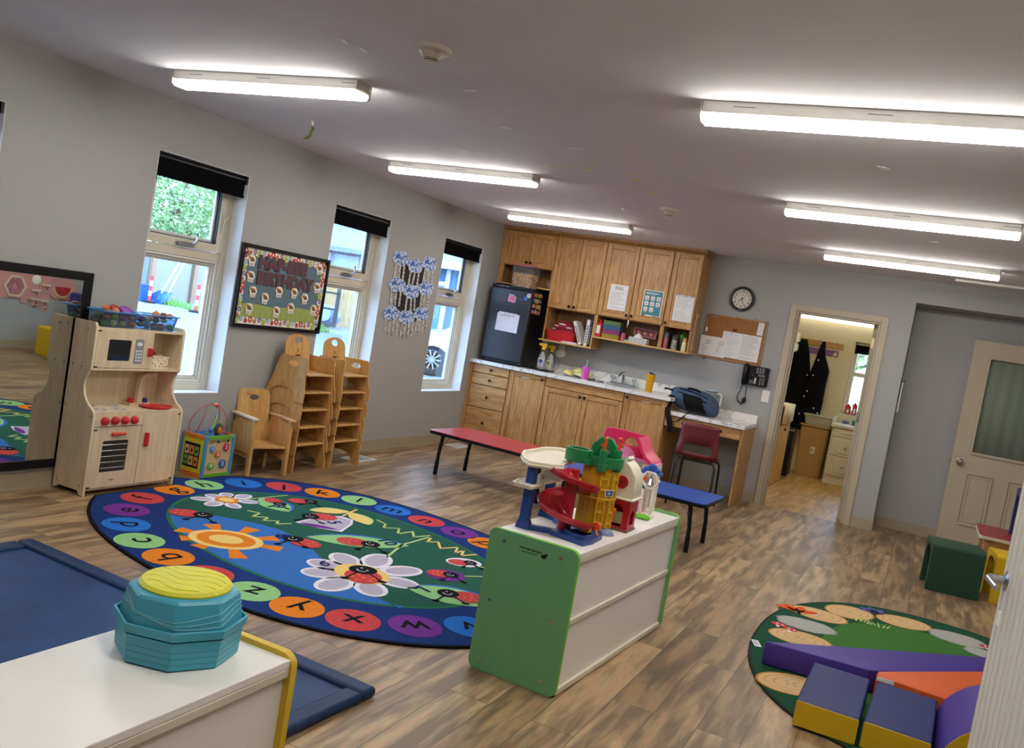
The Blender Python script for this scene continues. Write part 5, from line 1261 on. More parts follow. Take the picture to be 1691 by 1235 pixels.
# counter things
t = thing('spray_bottle', 'clear spray bottle with blue label and yellow trigger in front', 'spray bottle', (-3.955, 9.23, CT1 + .012), .2, 'spray bottles')
def spray(t, lm):
    b = MB(W(t)); b.lathe([(.040, 0), (.042, .006), (.042, .11), (.034, .155), (.016, .185), (.014, .20)], glassmat('milky bottle', 'd5dade', .3, .1, .55), n=18, xf=Matrix.Scale(.75, 4, (0, 1, 0))); b.build('body', t)
    b = MB(W(t)); b.prism(rrect(-.030, .03, .030, .12, .006), -.0335, -.030, PAPER, 'y'); b.prism(rrect(-.022, .07, .022, .11, .006), -.0345, -.0335, lm, 'y')
    for k in range(4): b.box(-.022, -.0345, .036 + .008 * k, .02, -.0335, .04 + .008 * k, lm)
    b.build('label', t)
    b = MB(W(t)); b.lathe([(.016, .198), (.016, .215), (0, .215)], BLACK, n=14); b.build('collar', t)
    b = MB(W(t)); b.prism([(-.05, .265), (-.052, .285), (.03, .29), (.04, .27), (.018, .215), (-.012, .215), (-.015, .255)], -.011, .011, mat('yellow trigger', 'e0b92f', .4), 'y'); b.prism([(-.018, .258), (-.03, .22), (-.036, .222), (-.03, .258)], -.006, .006, BLACK, 'y'); b.build('trigger_head', t)
spray(t, mat('label blue', '3f57a8', .6))
t = thing('spray_bottle', 'second spray bottle with green label behind the blue labelled one', 'spray bottle', (-3.905, 9.36, CT1), -.1, 'spray bottles'); spray(t, mat('label lime', '9aa63a', .6))
b = MB(); b.prism(rrect(-4.07, 9.08, -3.80, 9.29, .02), CT1, CT1 + .006, BLACK); b.prism(rrect(-4.07, 9.08, -3.80, 9.29, .02), CT1 + .006, CT1 + .012, BLACK, holes=[rrect(-4.06, 9.09, -3.81, 9.28, .016)]) ; b.build('tray', label='flat black tray under the spray bottle', cat='tray')
b = MB(); b.prism(rrect(-3.62, 9.10, -3.32, 9.36, .04), CT1, CT1 + .012, mat('drying mat', '6a6560', .8)); b.build('dish_mat', label='grey dish mat under the yellow bowls on the counter', cat='mat')
YB_ = mat('pale yellow bowl', 'd9cd7c', .45)
for k, (x, y, z, a) in enumerate(((-3.585, 9.17, 0, .35), (-3.505, 9.25, .03, -.2), (-3.43, 9.17, 0, .3), (-3.375, 9.24, .0, -.3), (-3.45, 9.30, .01, .1))):
    b = MB(); b.lathe([(.062, 0), (.062, .006), (.05, .03), (.03, .042), (0, .043)], YB_, xf=tr(x, y, CT1 + .022 + z) @ Matrix.Rotation(a, 4, 'Y'), n=22)
    b.build('upturned_bowl', label='%s of the upturned pale yellow bowls drying on the counter' % ('leftmost', 'topmost', 'front middle', 'rightmost', 'rearmost')[k], cat='bowl', group='pale yellow bowls')
b = MB(); b.prism(rrect(-3.64, 9.2, -3.58, 9.3, .02), CT1, CT1 + .01, WHITEP); b.build('soap_dish', label='small white dish left of the yellow bowls', cat='dish')
t = thing('soap_dispenser', 'bright pink soap dispenser with steel pump beside the sink', 'soap dispenser', (-3.325, 9.0, CT1))
b = MB(W(t)); b.lathe([(.036, 0), (.038, .006), (.038, .008)], mat('cream base', 'd9d2c0', .4), n=24); b.build('base', t)
b = MB(W(t)); b.lathe([(.038, .008), (.039, .135), (.034, .143), (.012, .145)], mat('hot pink', 'd048b4', .4), n=24); b.build('body', t)
b = MB(W(t)); b.lathe([(.014, .143), (.014, .165), (.006, .167), (.006, .205), (.010, .207), (.010, .216), (0, .217)], CHROME, n=14); b.tube([(0, 0, .21), (.03, -.01, .213), (.045, -.015, .205)], .004, CHROME, 6); b.build('pump', t)
t = thing('tumbler', 'tall yellow insulated tumbler on the countertop', 'tumbler', (-2.655, 9.14, CT1))
b = MB(W(t)); b.lathe([(.033, 0), (.036, .004), (.040, .10), (.047, .115), (.049, .185), (.047, .188), (.045, .18), (0, .18)], mat('tumbler yellow', 'd9a013', .4), n=28); b.build('body', t)
b = MB(W(t)); b.lathe([(.048, .186), (.049, .189), (.049, .196), (.044, .198), (0, .198)], CHROME, n=28); b.box(-.02, -.012, .198, .02, .012, .207, BLACK); b.build('lid', t)
t = thing('night_light', 'white oval plug-in unit in the outlet beneath the left cubby', 'plug-in', (-3.865, YB - .03, 1.11))
b = MB(back_wall(-3.865, 1.158, YB - .0)); b.prism(circ(0, 0, .06, 28, ry=.045), .008, .04, WHITEP); b.prism(circ(0, .0, .03, 20, ry=.03), .04, .046, WHITEP); b.build('housing', t, bev=.004)
b = MB(back_wall(-3.87, 1.205, YB)); b.prism(rrect(-.035, -.058, .035, .058, .005), .0004, .007, WHITEP); b.build('outlet_plate', label='white wall outlet plate behind the oval plug-in unit', cat='outlet')

# ------------------------------------------------------------------ desk end of the counter
DX0_, DX1_, DZ1 = -2.372, -1.568, .812
t = thing('desk', 'lower oak desk with marbled top at the right end of the counter', 'desk', (-1.97, 9.25, 0))
b = MB(); b.box(DX0_, CF + .005, DZ1 - .04, DX1_, YB - .001, DZ1, MARBLE); b.build('desktop', t, bev=.004)
b = MB(); b.box(DX0_, YB - .022, DZ1, DX1_, YB - .001, DZ1 + .085, MARBLE); b.build('backsplash', t, bev=.003)
b = MB(); b.box(DX1_ - .03, FB, 0, DX1_ - .008, YB - .002, DZ1 - .04, OAK); b.build('end_panel', t, bev=.002)
b = MB(); b.box(DX0_, FB + .02, DZ1 - .155, DX1_ - .03, FB + .035, DZ1 - .04, OAKH); b.build('apron', t)
for x0, x1 in ((DX0_ + .002, -1.99), (-1.985, DX1_ - .034)):
    b = MB(); b.box(x0, FB, DZ1 - .152, x1, FB + .02, DZ1 - .044, OAKH); d = b.build('drawer', t, bev=.005); knob(d, (x0 + x1) / 2, DZ1 - .098, FB)
# red school chair
t = thing('school_chair', 'red plastic school chair with black legs pushed under the desk', 'chair', (-1.87, 8.52, 0), .06)
MRN = mat('dull red shell', '6f2428', .45, var=.04)
b = MB(W(t)); N = 12; rows = []
prof = [(-.165, .475), (-.178, .515), (-.180, .56), (-.178, .60), (-.185, .68), (-.195, .76), (-.2, .795)]
for j, (y, z) in enumerate(prof):
    wd = (.195, .198, .196, .186, .182, .178, .172)[j]
    rows.append([(wd * (2 * i / N - 1), y - .03 * (1 - (2 * i / N - 1) ** 2), z) for i in range(N + 1)])
v = [p for r in rows for p in r]; f = []
for j in range(len(rows) - 1):
    for i in range(N):
        if 2 <= j <= 2 and 2 <= i < N - 2 or (j == 1 and 2 <= i < N - 2): continue
        a = j * (N + 1) + i; f.append((a, a + 1, a + N + 2, a + N + 1))
b.add(v, f, MRN); o = b.build('backrest', t, smooth=60); sd = o.modifiers.new('solid', 'SOLIDIFY'); sd.thickness = .012
b = MB(W(t)); rows = []
for j in range(9):
    y = -.165 + .4 * j / 8; wd = .19 - .015 * (j / 8)
    rows.append([(wd * (2 * i / N - 1), y, .455 + .02 * (2 * i / N - 1) ** 2 + (.03 * ((1 - j / 2) ** 2) if j < 2 else 0) - (.012 * ((j - 6) ** 2) / 4 if j > 6 else 0)) for i in range(N + 1)])
v = [p for r in rows for p in r]; f = [(j * (N + 1) + i, j * (N + 1) + i + 1, (j + 1) * (N + 1) + i + 1, (j + 1) * (N + 1) + i) for j in range(8) for i in range(N)]
b.add(v, f, MRN); o = b.build('seat', t, smooth=60); sd = o.modifiers.new('solid', 'SOLIDIFY'); sd.thickness = .012
for s in (-1, 1):
    b = MB(W(t)); b.tube([(s * .195, -.22, 0), (s * .185, -.175, .40), (s * .165, -.15, .438), (s * .12, -.14, .442), (0, -.14, .442)], .011, BLACKM, 10); b.build('rear_leg', t)
    b = MB(W(t)); b.tube([(s * .19, .22, 0), (s * .18, .17, .40), (s * .165, .14, .436), (s * .12, .12, .440), (0, .12, .440)], .011, BLACKM, 10); b.build('front_leg', t)
b = MB(W(t))
for s in (-1, 1): b.tube([(s * .12, -.14, .442), (s * .12, .12, .440)], .010, BLACKM, 8)
b.build('seat_rail', t)
# backpack
t = thing('backpack', 'slumped blue backpack with black pocket lying on the desk', 'backpack', (-2.12, 9.17, DZ1), -.05)
BPB = mat('blue canvas', '3c536e', .8, var=.1, scale=40, bump=.1); BPK = mat('black nylon', '08080b', .7, spec=.2, var=.1)
b = MB(W(t)); rows = []; n = 20
spine = [(-.30, .185, .02, .03), (-.28, .17, .06, .07), (-.22, .145, .10, .105), (-.1, .13, .135, .125), (.02, .125, .145, .124), (.12, .115, .14, .112), (.18, .095, .115, .09), (.21, .08, .07, .06), (.22, .075, .02, .02)]
for (x, zc, ry, rzz) in spine:
    rows.append([(x + .012 * sin(3 * k), ry * cos(2 * PI * k / n) * (1 + .04 * sin(5 * k)), max(.002, zc + rzz * sin(2 * PI * k / n))) for k in range(n)])
v = [p for r in rows for p in r]; f = [(j * n + k, j * n + (k + 1) % n, (j + 1) * n + (k + 1) % n, (j + 1) * n + k) for j in range(len(rows) - 1) for k in range(n)]
f += [tuple(range(n)), tuple((len(rows) - 1) * n + k for k in reversed(range(n)))]
b.add(v, f, BPB); o = b.build('body', t, smooth=70); o.modifiers.new('sub', 'SUBSURF').render_levels = 2
def on_bag(pts, off=.006):
    out = []
    for u, ang in pts:   # u along x, ang around
        i = min(len(spine) - 2, max(0, next((k for k in range(len(spine) - 1) if spine[k + 1][0] >= u), len(spine) - 2)))
        s0, s1 = spine[i], spine[i + 1]; q = (u - s0[0]) / (s1[0] - s0[0]); zc, ry, rzz = (s0[m] + (s1[m] - s0[m]) * q for m in (1, 2, 3))
        out.append((u, (ry + off) * cos(ang), max(.004, zc + (rzz + off) * sin(ang))))
    return out
b = MB(W(t)); g = [[on_bag([(u + .05 * (a - 3.2), a - 2 * PI)], .010)[0] for u in (-.12, -.05, .02, .09)] for a in (3.95, 3.5, 3.05, 2.65)]
v = [p for r in g for p in r]; b.add(v, [(j * 4 + i, j * 4 + i + 1, (j + 1) * 4 + i + 1, (j + 1) * 4 + i) for j in range(3) for i in range(3)], BPK); o = b.build('pocket', t); sd = o.modifiers.new('solid', 'SOLIDIFY'); sd.thickness = .012
b = MB(W(t))
for a in (2.35, 2.75): b.tube(on_bag([(u, a + .15 * sin(u * 8)) for u in (-.2, -.12, -.04, .04, .12)], .003), .0055, BPK, 6)
b.tube(on_bag([(-.12, 2.0), (-.08, 1.9), (-.02, 1.95), (.02, 2.1)], .006), .012, BPK, 8)
b.build('zipper', t)
b = MB(W(t)); b.tube([(-.27, -.05, .2), (-.33, -.06, .21), (-.36, -.06, .205)], [.012, .008, .012], BPK, 8); b.build('grab_loop', t)
def strap(pts, w, th):
    k = len(pts); v = []; 
    for (x, y, z) in pts: v += [(x - w / 2, y, z), (x + w / 2, y, z), (x + w / 2, y + th, z + .004), (x - w / 2, y + th, z + .004)]
    f = [(i * 4 + j, i * 4 + (j + 1) % 4, (i + 1) * 4 + (j + 1) % 4, (i + 1) * 4 + j) for i in range(k - 1) for j in range(4)] + [(0, 1, 2, 3), tuple(reversed(range((k - 1) * 4, k * 4)))]
    b = MB(W(t)); b.add(v, f, BPK); return b.build('strap', t, smooth=50)
strap([(-.26, -.10, .15), (-.25, -.16, .10), (-.235, -.235, .035), (-.215, -.285, -.02), (-.18, -.30, -.09), (-.155, -.30, -.16), (-.15, -.29, -.21)], .06, .008)
strap([(-.02, -.16, .02), (-.03, -.235, .005), (-.045, -.285, -.03), (-.09, -.30, -.085), (-.14, -.30, -.10)], .018, .006)
t = thing('pitcher', 'clear plastic pitcher with handle behind the backpack', 'pitcher', (-2.07, 9.44, DZ1))
b = MB(W(t)); b.lathe([(.055, 0), (.06, .01), (.066, .24), (.068, .25)], glassmat('cloudy plastic', 'd8dde2', .25, .15, .4), n=24); b.build('body', t)
b = MB(W(t)); b.lathe([(.069, .245), (.07, .262), (.055, .272), (0, .273)], mat('pale lid', 'b9c4d2', .4), n=24); b.lathe([(.0705, .246), (.0705, .252)], BLACK, n=24); b.build('lid', t)
b = MB(W(t)); b.tube([(.064, 0, .235), (.10, 0, .24), (.115, 0, .22), (.112, 0, .12), (.10, 0, .08)], .009, WHITEP, 8); b.build('handle', t)

# ------------------------------------------------------------------ things on the back wall right of the cabinets
t = thing('wall_clock', 'round black rimmed wall clock above the cork board', 'clock', (-1.954, YB - .03, 1.94))
X = back_wall(-1.954, 2.071, YB - .001)
b = MB(X); b.lathe([(.131, 0), (.132, .02), (.126, .034), (.112, .036), (.102, .026), (.101, .010)], mat('blue black rim', '20232d', .35), n=48, caps=False); b.build('rim', t)
b = MB(X); b.lathe([(.104, .0), (.104, .012), (0, .012)], mat('clock face', 'dcd7c8', .6), n=40); cf = b.build('face', t)
b = MB(X)
for h in range(1, 13): b.text(str(h), .033, BLACK, tr(.080 * sin(h * PI / 6), .080 * cos(h * PI / 6), .0128), bold=.0006)
for k in range(4): b.box(-.012 + .006 * k, .035, .0126, -.008 + .006 * k, .039, .0128, INK); b.box(-.008 + .004 * k, -.045, .0126, -.006 + .004 * k, -.042, .0128, INK)
b.build('numerals', cf)
def hand(a, L, w, z, nm):
    b = MB(X @ tr(0, 0, z) @ rz(-a)); b.prism([(-w, -.015), (w, -.015), (w * .6, L), (-w * .6, L)], 0, .001, BLACK); b.build(nm, t)
hand(math.radians(160), .075, .003, .015, 'minute_hand'); hand(math.radians(228), .05, .004, .017, 'hour_hand'); hand(math.radians(43), .07, .0008, .019, 'second_hand')
b = MB(X); b.box(-.02, -.122, .034, .02, -.115, .0365, INK2); b.build('maker_mark', t)
t = thing('cork_board', 'wood framed cork board with papers above the wall phone', 'notice board', (-1.965, YB - .01, 1.40))
X = back_wall(-1.965, 1.638, YB - .001)
CORK = mat('cork', '9a6a3c', .9, var=.18, scale=60, bump=.1); FRM = wood('cork board frame', 'ad8356', '8a6238', stretch=(3, 3, 3))
b = MB(X); b.box(-.305, -.222, .001, .305, .222, .010, CORK); b.build('cork_panel', t)
b = MB(X); w_ = .016
b.box(-.318, .219, 0, .318, .235, .018, FRM); b.box(-.318, -.235, 0, .318, -.219, .018, FRM); b.box(-.318, -.219, 0, -.302, .219, .018, FRM); b.box(.302, -.219, 0, .318, .219, .018, FRM); b.build('frame', t, bev=.002)
b = MB(X); b.box(-.285, .20, .010, -.215, .214, .012, BLACK)
for k in range(4): b.box(-.280 + .017 * k, .203, .012, -.270 + .017 * k, .211, .0125, PAPER)
b.prism([(-.02, .085), (-.02 + .02, .075), (.025, .10), (.01, .115), (-.005, .105), (-.02, .115), (-.032, .10)], .010, .0115, mat('brown heart', '5a3527', .8)); b.build('badge', t)
for x in (-.205, .19):
    b = MB(X); b.tube([(x, .232, .012), (x, .245, .012), (x + .003, .255, .006)], .004, CHROME, 6); b.build('hanger', t)
Yp = YB - .0115
notice(-1.738, -1.678, 1.722, 1.855, Yp, 'narrow white slip at the top right of the cork board', 6, name='pinned_paper', seed=11, cat='paper', tilt=-.05)
notice(-2.085, -1.89, 1.44, 1.712, Yp - .001, 'white printed table sheet pinned in the middle of the cork board', 18, name='pinned_paper', seed=12, ink=INK2, cat='paper', tilt=-.02)
notice(-1.895, -1.68, 1.437, 1.71, Yp - .0025, 'white printed sheet of paragraphs at the right of the cork board', 19, name='pinned_paper', seed=13, cat='paper', tilt=-.01)
random.seed(3)
b = MB(back_wall(-2.168, 1.53, YB - .019)); b.box(-.14, -.105, 0, .14, .105, .0014, PAPER)
for s in (-1, 1):
    for k in range(10): 
        q = [(s * .07 + random.uniform(-.045, .0), random.uniform(-.07, .03)), (s * .07 + random.uniform(-.045, .02), random.uniform(-.07, .04))]
        for w_ in sline(q, .0016): b.flat(w_, .0016, INK2)
    for k in range(4): b.box(s * .07 - .01, .06 - .013 * k, .0014, s * .07 + .045, .063 - .013 * k, .0017, INK)
b.build('pinned_paper', label='wide white sheet with two drawings overhanging the lower left of the cork board', cat='paper', smooth=0)
for k, (x, z, lab) in enumerate(((-1.99, 1.702, 'black push pin at the top of the printed table sheet'), (-1.80, 1.70, 'black push pin at the top of the sheet of paragraphs'))):
    b = MB(back_wall(x, z, Yp - .0016 - .002 * k)); b.lathe([(.005, 0), (.003, .004), (.005, .01), (0, .011)], BLACK, n=10); b.build('push_pin', label=lab, cat='pin')
b = MB(back_wall(-2.262, 1.70, YB - .0195)); b.prism(rrect(-.011, -.024, .011, .024, .006), 0, .006, WHITEP); b.build('name_clip', label='small white clip on the left frame of the cork board', cat='clip')
b = MB(); b.tube([(-2.24, YB - .012, 1.402), (-2.245, YB - .02, 1.385), (-2.225, YB - .02, 1.39), (-2.235, YB - .015, 1.402)], .004, BLACK, 6, closed=True); b.build('key_ring', label='small black clip hanging below the left corner of the cork board', cat='clip')
t = thing('wall_phone', 'black office telephone mounted on the wall below the cork board', 'telephone', (-1.668, YB - .05, 1.20))
X = back_wall(-1.668, 1.303, YB - .001)
b = MB(X); b.prism(rrect(-.132, -.10, .132, .10, .012), 0, .05, BLACK); b.build('base', t, bev=.004)
b = MB(X); b.tube([(-.098, -.095, .062), (-.098, -.07, .085), (-.098, 0, .09), (-.098, .07, .085), (-.098, .095, .062)], [.028, .026, .02, .026, .028], BLACK, 14); b.build('handset', t)
b = MB(X); KEY = mat('grey keys', '8c8c90', .5)
for i in range(3):
    for j in range(4): b.box(.005 + .03 * i, .03 + .016 * j, .05, .025 + .03 * i, .040 + .016 * j, .053, KEY)
for i in range(6):
    for j in range(3): b.box(-.05 + .012 * i, -.085 + .014 * j, .05, -.042 + .012 * i, -.077 + .014 * j, .053, KEY)
for j in range(5):
    for i in range(2): b.box(.05 + .03 * i, -.085 + .016 * j, .05, .07 + .03 * i, -.077 + .016 * j, .053, KEY)
b.box(.0, -.08, .05, .016, -.02, .053, PAPER); b.box(.03, .0, .05, .1, .02, .0515, mat('phone display', '6b7466', .3)); b.box(-.05, .02, .05, -.042, .028, .053, REDK); b.box(-.03, .0, .05, -.02, .008, .053, REDK); b.build('keypad', t)
b = MB(); pts = []
base = [(-1.785, 1.20), (-1.79, 1.14), (-1.815, 1.06), (-1.80, 1.01), (-1.76, .99), (-1.735, 1.02), (-1.732, 1.06), (-1.735, 1.10), (-1.738, 1.2)]
for i in range(len(base) - 1):
    for k in range(10):
        q = k / 10; x = base[i][0] + (base[i + 1][0] - base[i][0]) * q; z = base[i][1] + (base[i + 1][1] - base[i][1]) * q
        a = (i * 10 + k) * 1.5; r = .008 if i < 6 else .001; pts.append((x + r * cos(a), YB - .03 + r * sin(a), z + .3 * r * cos(a)))
b.tube(pts, .0042, BLACK, 6); b.ball((-1.74, YB - .03, 1.03), (.022, .018, .03), BLACK, 10, 7, jit=.2); b.build('cord', t)
t = thing('light_switch', 'white light switch plate left of the back room doorway', 'light switch', (-1.535, YB, 1.055))
X = back_wall(-1.535, 1.112, YB - .0004)
b = MB(X); b.prism(rrect(-.037, -.06, .037, .06, .005), 0, .006, WHITEP); b.build('plate', t, bev=.001)
b = MB(X); b.box(-.017, -.034, .006, .017, .034, .010, WHITEP); b.build('rocker', t, bev=.002)
b = MB(X @ tr(-.2, -.055, 0)); 
for q in ([(-.01, 0), (.005, .012), (.012, -.004)], [(.012, -.01), (.02, .006)], [(-.004, -.012), (.004, -.018)]):
    for w_ in sline(q, .002): b.flat(w_, .0006, INK)
b.build('pencil_scribble', label='small dark scribble on the wall below the phone cord', cat='mark')
t = thing('hook_rack', 'small steel wall hook with white tag on the alcove corner', 'hook', (-.28, 9.68, 1.48))
b = MB(); b.box(-.2945, 9.63, 1.30, -.290, 9.645, 1.53, BLACK); b.tube([(-.29, 9.637, 1.50), (-.265, 9.637, 1.495), (-.258, 9.637, 1.512)], .005, CHROME, 8); b.ball((-.258, 9.637, 1.515), .008, CHROME, 8, 6); b.build('hook', t)
b = MB(); b.prism([(9.615, 1.20), (9.66, 1.20), (9.645, 1.49), (9.63, 1.49)], -.283, -.272, PAPER, 'x'); b.build('tag', t)
# ------------------------------------------------------------------ toys on the green-ended shelf
SHZ = .60
TW = mat('toy ivory', 'e3dcc6', .4); TR = mat('toy red', 'b3172a', .3); TY = mat('toy yellow', 'd8a91c', .35); TG = mat('toy green', '1f7f45', .35); TB = mat('toy blue', '1d3f86', .4); TOR = mat('toy orange', 'e2591f', .35)
t = thing('toy_garage', 'toy car garage with red spiral ramp, yellow tower and white deck', 'toy', (-1.36, 3.75, SHZ))
b = MB()
b.prism([(-1.352, 3.563), (-1.345, 3.62), (-1.38, 3.70), (-1.30, 3.79), (-1.20, 3.79), (-1.17, 3.73), (-1.165, 3.60), (-1.18, 3.52), (-1.255, 3.54)], SHZ, SHZ + .022, TB)
b.prism([(-1.30, 3.60), (-1.245, 3.55), (-1.185, 3.535), (-1.175, 3.64), (-1.20, 3.70)], SHZ + .022, SHZ + .036, TB, holes=[[(-1.29, 3.61), (-1.245, 3.565), (-1.195, 3.55), (-1.187, 3.63), (-1.21, 3.68)]])
for (x0, y0), (x1, y1) in (((-1.47, 3.55), (-1.33, 3.60)), ((-1.43, 3.82), (-1.33, 3.72)), ((-1.49, 3.86), (-1.36, 3.80))):
    d = Vector((x1 - x0, y1 - y0, 0)); L = d.length; a = math.atan2(d.y, d.x); b.box(0, -.014, 0, L, .014, .022, TB, tr(x0, y0, SHZ) @ rz(a))
b.build('base', t, bev=.003)
for (x, y) in ((-1.472, 3.553), (-1.50, 3.86)):
    b = MB(); b.prism([(x - .034, SHZ), (x + .034, SHZ), (x + .028, SHZ + .03), (x + .020, SHZ + .045), (x + .019, .885), (x - .019, .885), (x - .020, SHZ + .045), (x - .028, SHZ + .03)], y - .018, y + .018, TB, 'y'); b.build('post', t, bev=.003)
DK = [(-1.571, 3.629), (-1.615, 3.74), (-1.615, 4.0), (-1.57, 4.08), (-1.48, 4.08), (-1.40, 3.95), (-1.40, 3.80), (-1.40, 3.70), (-1.352, 3.60), (-1.385, 3.54), (-1.466, 3.493), (-1.522, 3.546)]
cx_, cy_ = -1.48, 3.77
def shr(p, q): return [(cx_ + (x - cx_) * q, cy_ + (y - cy_) * q) for x, y in p]
b = MB(); b.prism(DK, .884, .889, TW); b.prism(DK, .877, .902, TW, holes=[shr(DK, .90)]); b.prism(shr(DK, 1.03), .884, .890, TW, holes=[shr(DK, .95)]); b.build('deck', t, bev=.002)
b = MB(); b.prism([(-1.52, 3.48), (-1.54, 3.57), (-1.50, 3.90), (-1.44, 3.90), (-1.45, 3.64), (-1.425, 3.58), (-1.435, 3.47)], .786, .800, TW); b.prism([(-1.525, 3.475), (-1.545, 3.575), (-1.44, 3.625), (-1.42, 3.58), (-1.43, 3.465)], .796, .803, TW, holes=[[(-1.515, 3.485), (-1.53, 3.565), (-1.45, 3.61), (-1.435, 3.575), (-1.44, 3.475)]])
b.lathe([(.016, .80), (.016, .815), (.008, .825), (0, .826)], TW, (-1.49, 3.70, 0), 10); b.prism(circ(0, 0, .05, 16, 0, PI), -.012, .012, TW, 'y', xf=tr(-1.46, 3.76, .80)); b.build('lower_deck', t, bev=.002)
hx, hy = -1.325, 3.655
b = MB(); b.tube([(hx, hy, SHZ + .02), (hx, hy, .885)], [.030, .028], TR, 18); b.build('ramp_column', t)
sec = [(.027, .012), (.031, .012), (.035, .002), (.112, .002), (.118, .016), (.126, .016), (.128, .010), (.122, -.010), (.033, -.010), (.027, -.004)]
b = MB(); v = []; N = 72; a0, a1 = math.radians(228), math.radians(735)
for i in range(N + 1):
    q = i / N; a = a0 + (a1 - a0) * q; z = .882 - .235 * q; k = 1.08 if .35 < q < .95 else 1.0
    for r, dz in sec: v.append((hx + r * k * cos(a), hy + r * k * sin(a), z + dz))
m_ = len(sec); f = [(i * m_ + j, i * m_ + (j + 1) % m_, (i + 1) * m_ + (j + 1) % m_, (i + 1) * m_ + j) for i in range(N) for j in range(m_)] + [tuple(range(m_)), tuple(N * m_ + j for j in reversed(range(m_)))]
b.add(v, f, TR); b.build('spiral_ramp', t)
b = MB()
for r in (.062, .082):
    pts = []
    for i in range(N + 1):
        q = i / N; a = a0 + (a1 - a0) * q; k = 1.08 if .35 < q < .95 else 1.0; pts.append((hx + r * k * cos(a), hy + r * k * sin(a), .882 - .235 * q + .0025))
    b.tube(pts, .0018, TR, 4)
b.build('track_line', t)
tx, ty = -1.275, 3.865
b = MB(); pr = [(.078 + .006 * cos(8 * a)) for a in [2 * PI * k / 48 for k in range(48)]]
b.prism([(tx + r * cos(2 * PI * k / 48), ty + r * sin(2 * PI * k / 48)) for k, r in enumerate(pr)], SHZ, .905, TY); b.build('tower', t)
b = MB()
for a in (-.95, -.25): 
    X = tr(tx, ty, 0) @ rz(a) @ tr(.082, 0, 0)
    b.box(-.004, -.022, .63, .008, -.014, .88, TY, X); b.box(-.004, .014, .63, .008, .022, .88, TY, X)
    for k in range(5): b.box(-.004, -.014, .645 + .05 * k, .006, .014, .655 + .05 * k, TY, X)
b.prism([(tx + .092 * cos(a), ty + .092 * sin(a)) for a in [2 * PI * k / 32 for k in range(32)]], .755, .765, TY); b.build('tower_ladder', t, bev=.0015)
b = MB(); X = tr(tx, ty, 0) @ rz(-.6) @ tr(.088, 0, 0); b.box(0, -.022, .775, .0035, .022, .805, PAPER, X); b.box(.0035, -.018, .778, .004, .018, .802, mat('navy sticker', '2b3f7a', .5), X)
b.box(.004, -.010, .783, .0046, .008, .797, mat('steel sticker', '9fb0c8', .5), X); b.build('sticker', t)
b = MB(); ring_o = [(tx + .098 * cos(a), ty + .098 * sin(a)) for a in [2 * PI * k / 32 for k in range(32)]]; ring_i = [(tx + .080 * cos(a), ty + .080 * sin(a)) for a in [2 * PI * k / 32 for k in range(32)]]
b.prism(ring_o, .90, .918, TG); b.prism(ring_o, .918, .945, TG, holes=[ring_i])
bx, by = -1.365, 3.79
ro = [(bx + .062 * cos(a), by + .05 * sin(a)) for a in [2 * PI * k / 28 for k in range(28)]]; ri = [(bx + .049 * cos(a), by + .037 * sin(a)) for a in [2 * PI * k / 28 for k in range(28)]]
b.prism(ro, .903, .92, TG); b.prism(ro, .92, .962, TG, holes=[ri])
b.prism([(bx + .05, by - .055), (tx - .01, ty - .098), (tx + .01, ty - .06), (bx + .05, by + .05)], .903, .925, TG)
b.build('battlement', t, bev=.003)
b = MB(); b.prism([(tx - .075, .93), (tx - .065, .985), (tx - .03, 1.022), (tx, 1.03), (tx + .03, 1.02), (tx + .055, .985), (tx + .062, .93), (tx + .03, .93), (tx + .018, .965), (tx, .975), (tx - .025, .965), (tx - .035, .93)], ty + .01, ty + .035, TG, 'y'); b.build('arch', t, bev=.004)
for (x, y) in ((-1.243, 3.77), (-1.205, 3.86)):
    b = MB(); b.tube([(x, y, .885), (x, y, .918)], .023, TG, 16); b.tube([(x, y, .918), (x, y, .982)], [.018, .0175], TG, 16); b.build('turret', t, bev=.002)
    b = MB(); s = -1 if y < 3.8 else 1; b.tube([(x, y, .98), (x, y, 1.025)], .0065, TOR, 10); b.ball((x, y, 1.032), .010, TOR, 10, 7); b.prism([(x, .988), (x, 1.015), (x + s * .024, 1.003)], y - .003, y + .003, TOR, 'y'); b.build('flag', t)
b = MB(); b.lathe([(.04, 0), (.04, .004), (.03, .02), (.012, .028), (0, .029)], mat('toy grey blue', '7b8aa8', .35), (-1.195, 3.845, SHZ), 20); b.build('dome', t)
b = MB(); b.tube([(-1.205, 3.905, .632), (-1.19, 3.90, .70)], .008, TOR, 8); b.ball((-1.19, 3.90, .705), .012, TOR, 8, 6); b.lathe([(.014, 0), (.014, .01), (0, .01)], TOR, xf=back_wall(-1.205, .63, 3.905), n=14); b.build('lever', t)
b = MB(); b.lathe([(.020, -.012), (.020, .012), (.010, .013), (0, .013)], TOR, xf=back_wall(-1.195, .655, 3.705), n=18); b.tube([(-1.195, 3.70, .655), (-1.185, 3.69, .625), (-1.175, 3.68, SHZ + .025)], .006, mat('toy amber', 'd98a22', .4), 8); b.build('crank_wheel', t)
b = MB(); b.box(-1.245, 3.625, SHZ + .036, -1.20, 3.66, SHZ + .066, TY); b.box(-1.24, 3.6235, SHZ + .042, -1.205, 3.6255, SHZ + .06, TOR)
for k in range(3): b.box(-1.236 + .011 * k, 3.6225, SHZ + .045, -1.23 + .011 * k, 3.624, SHZ + .057, PAPER)
b.build('sign_block', t, bev=.003)
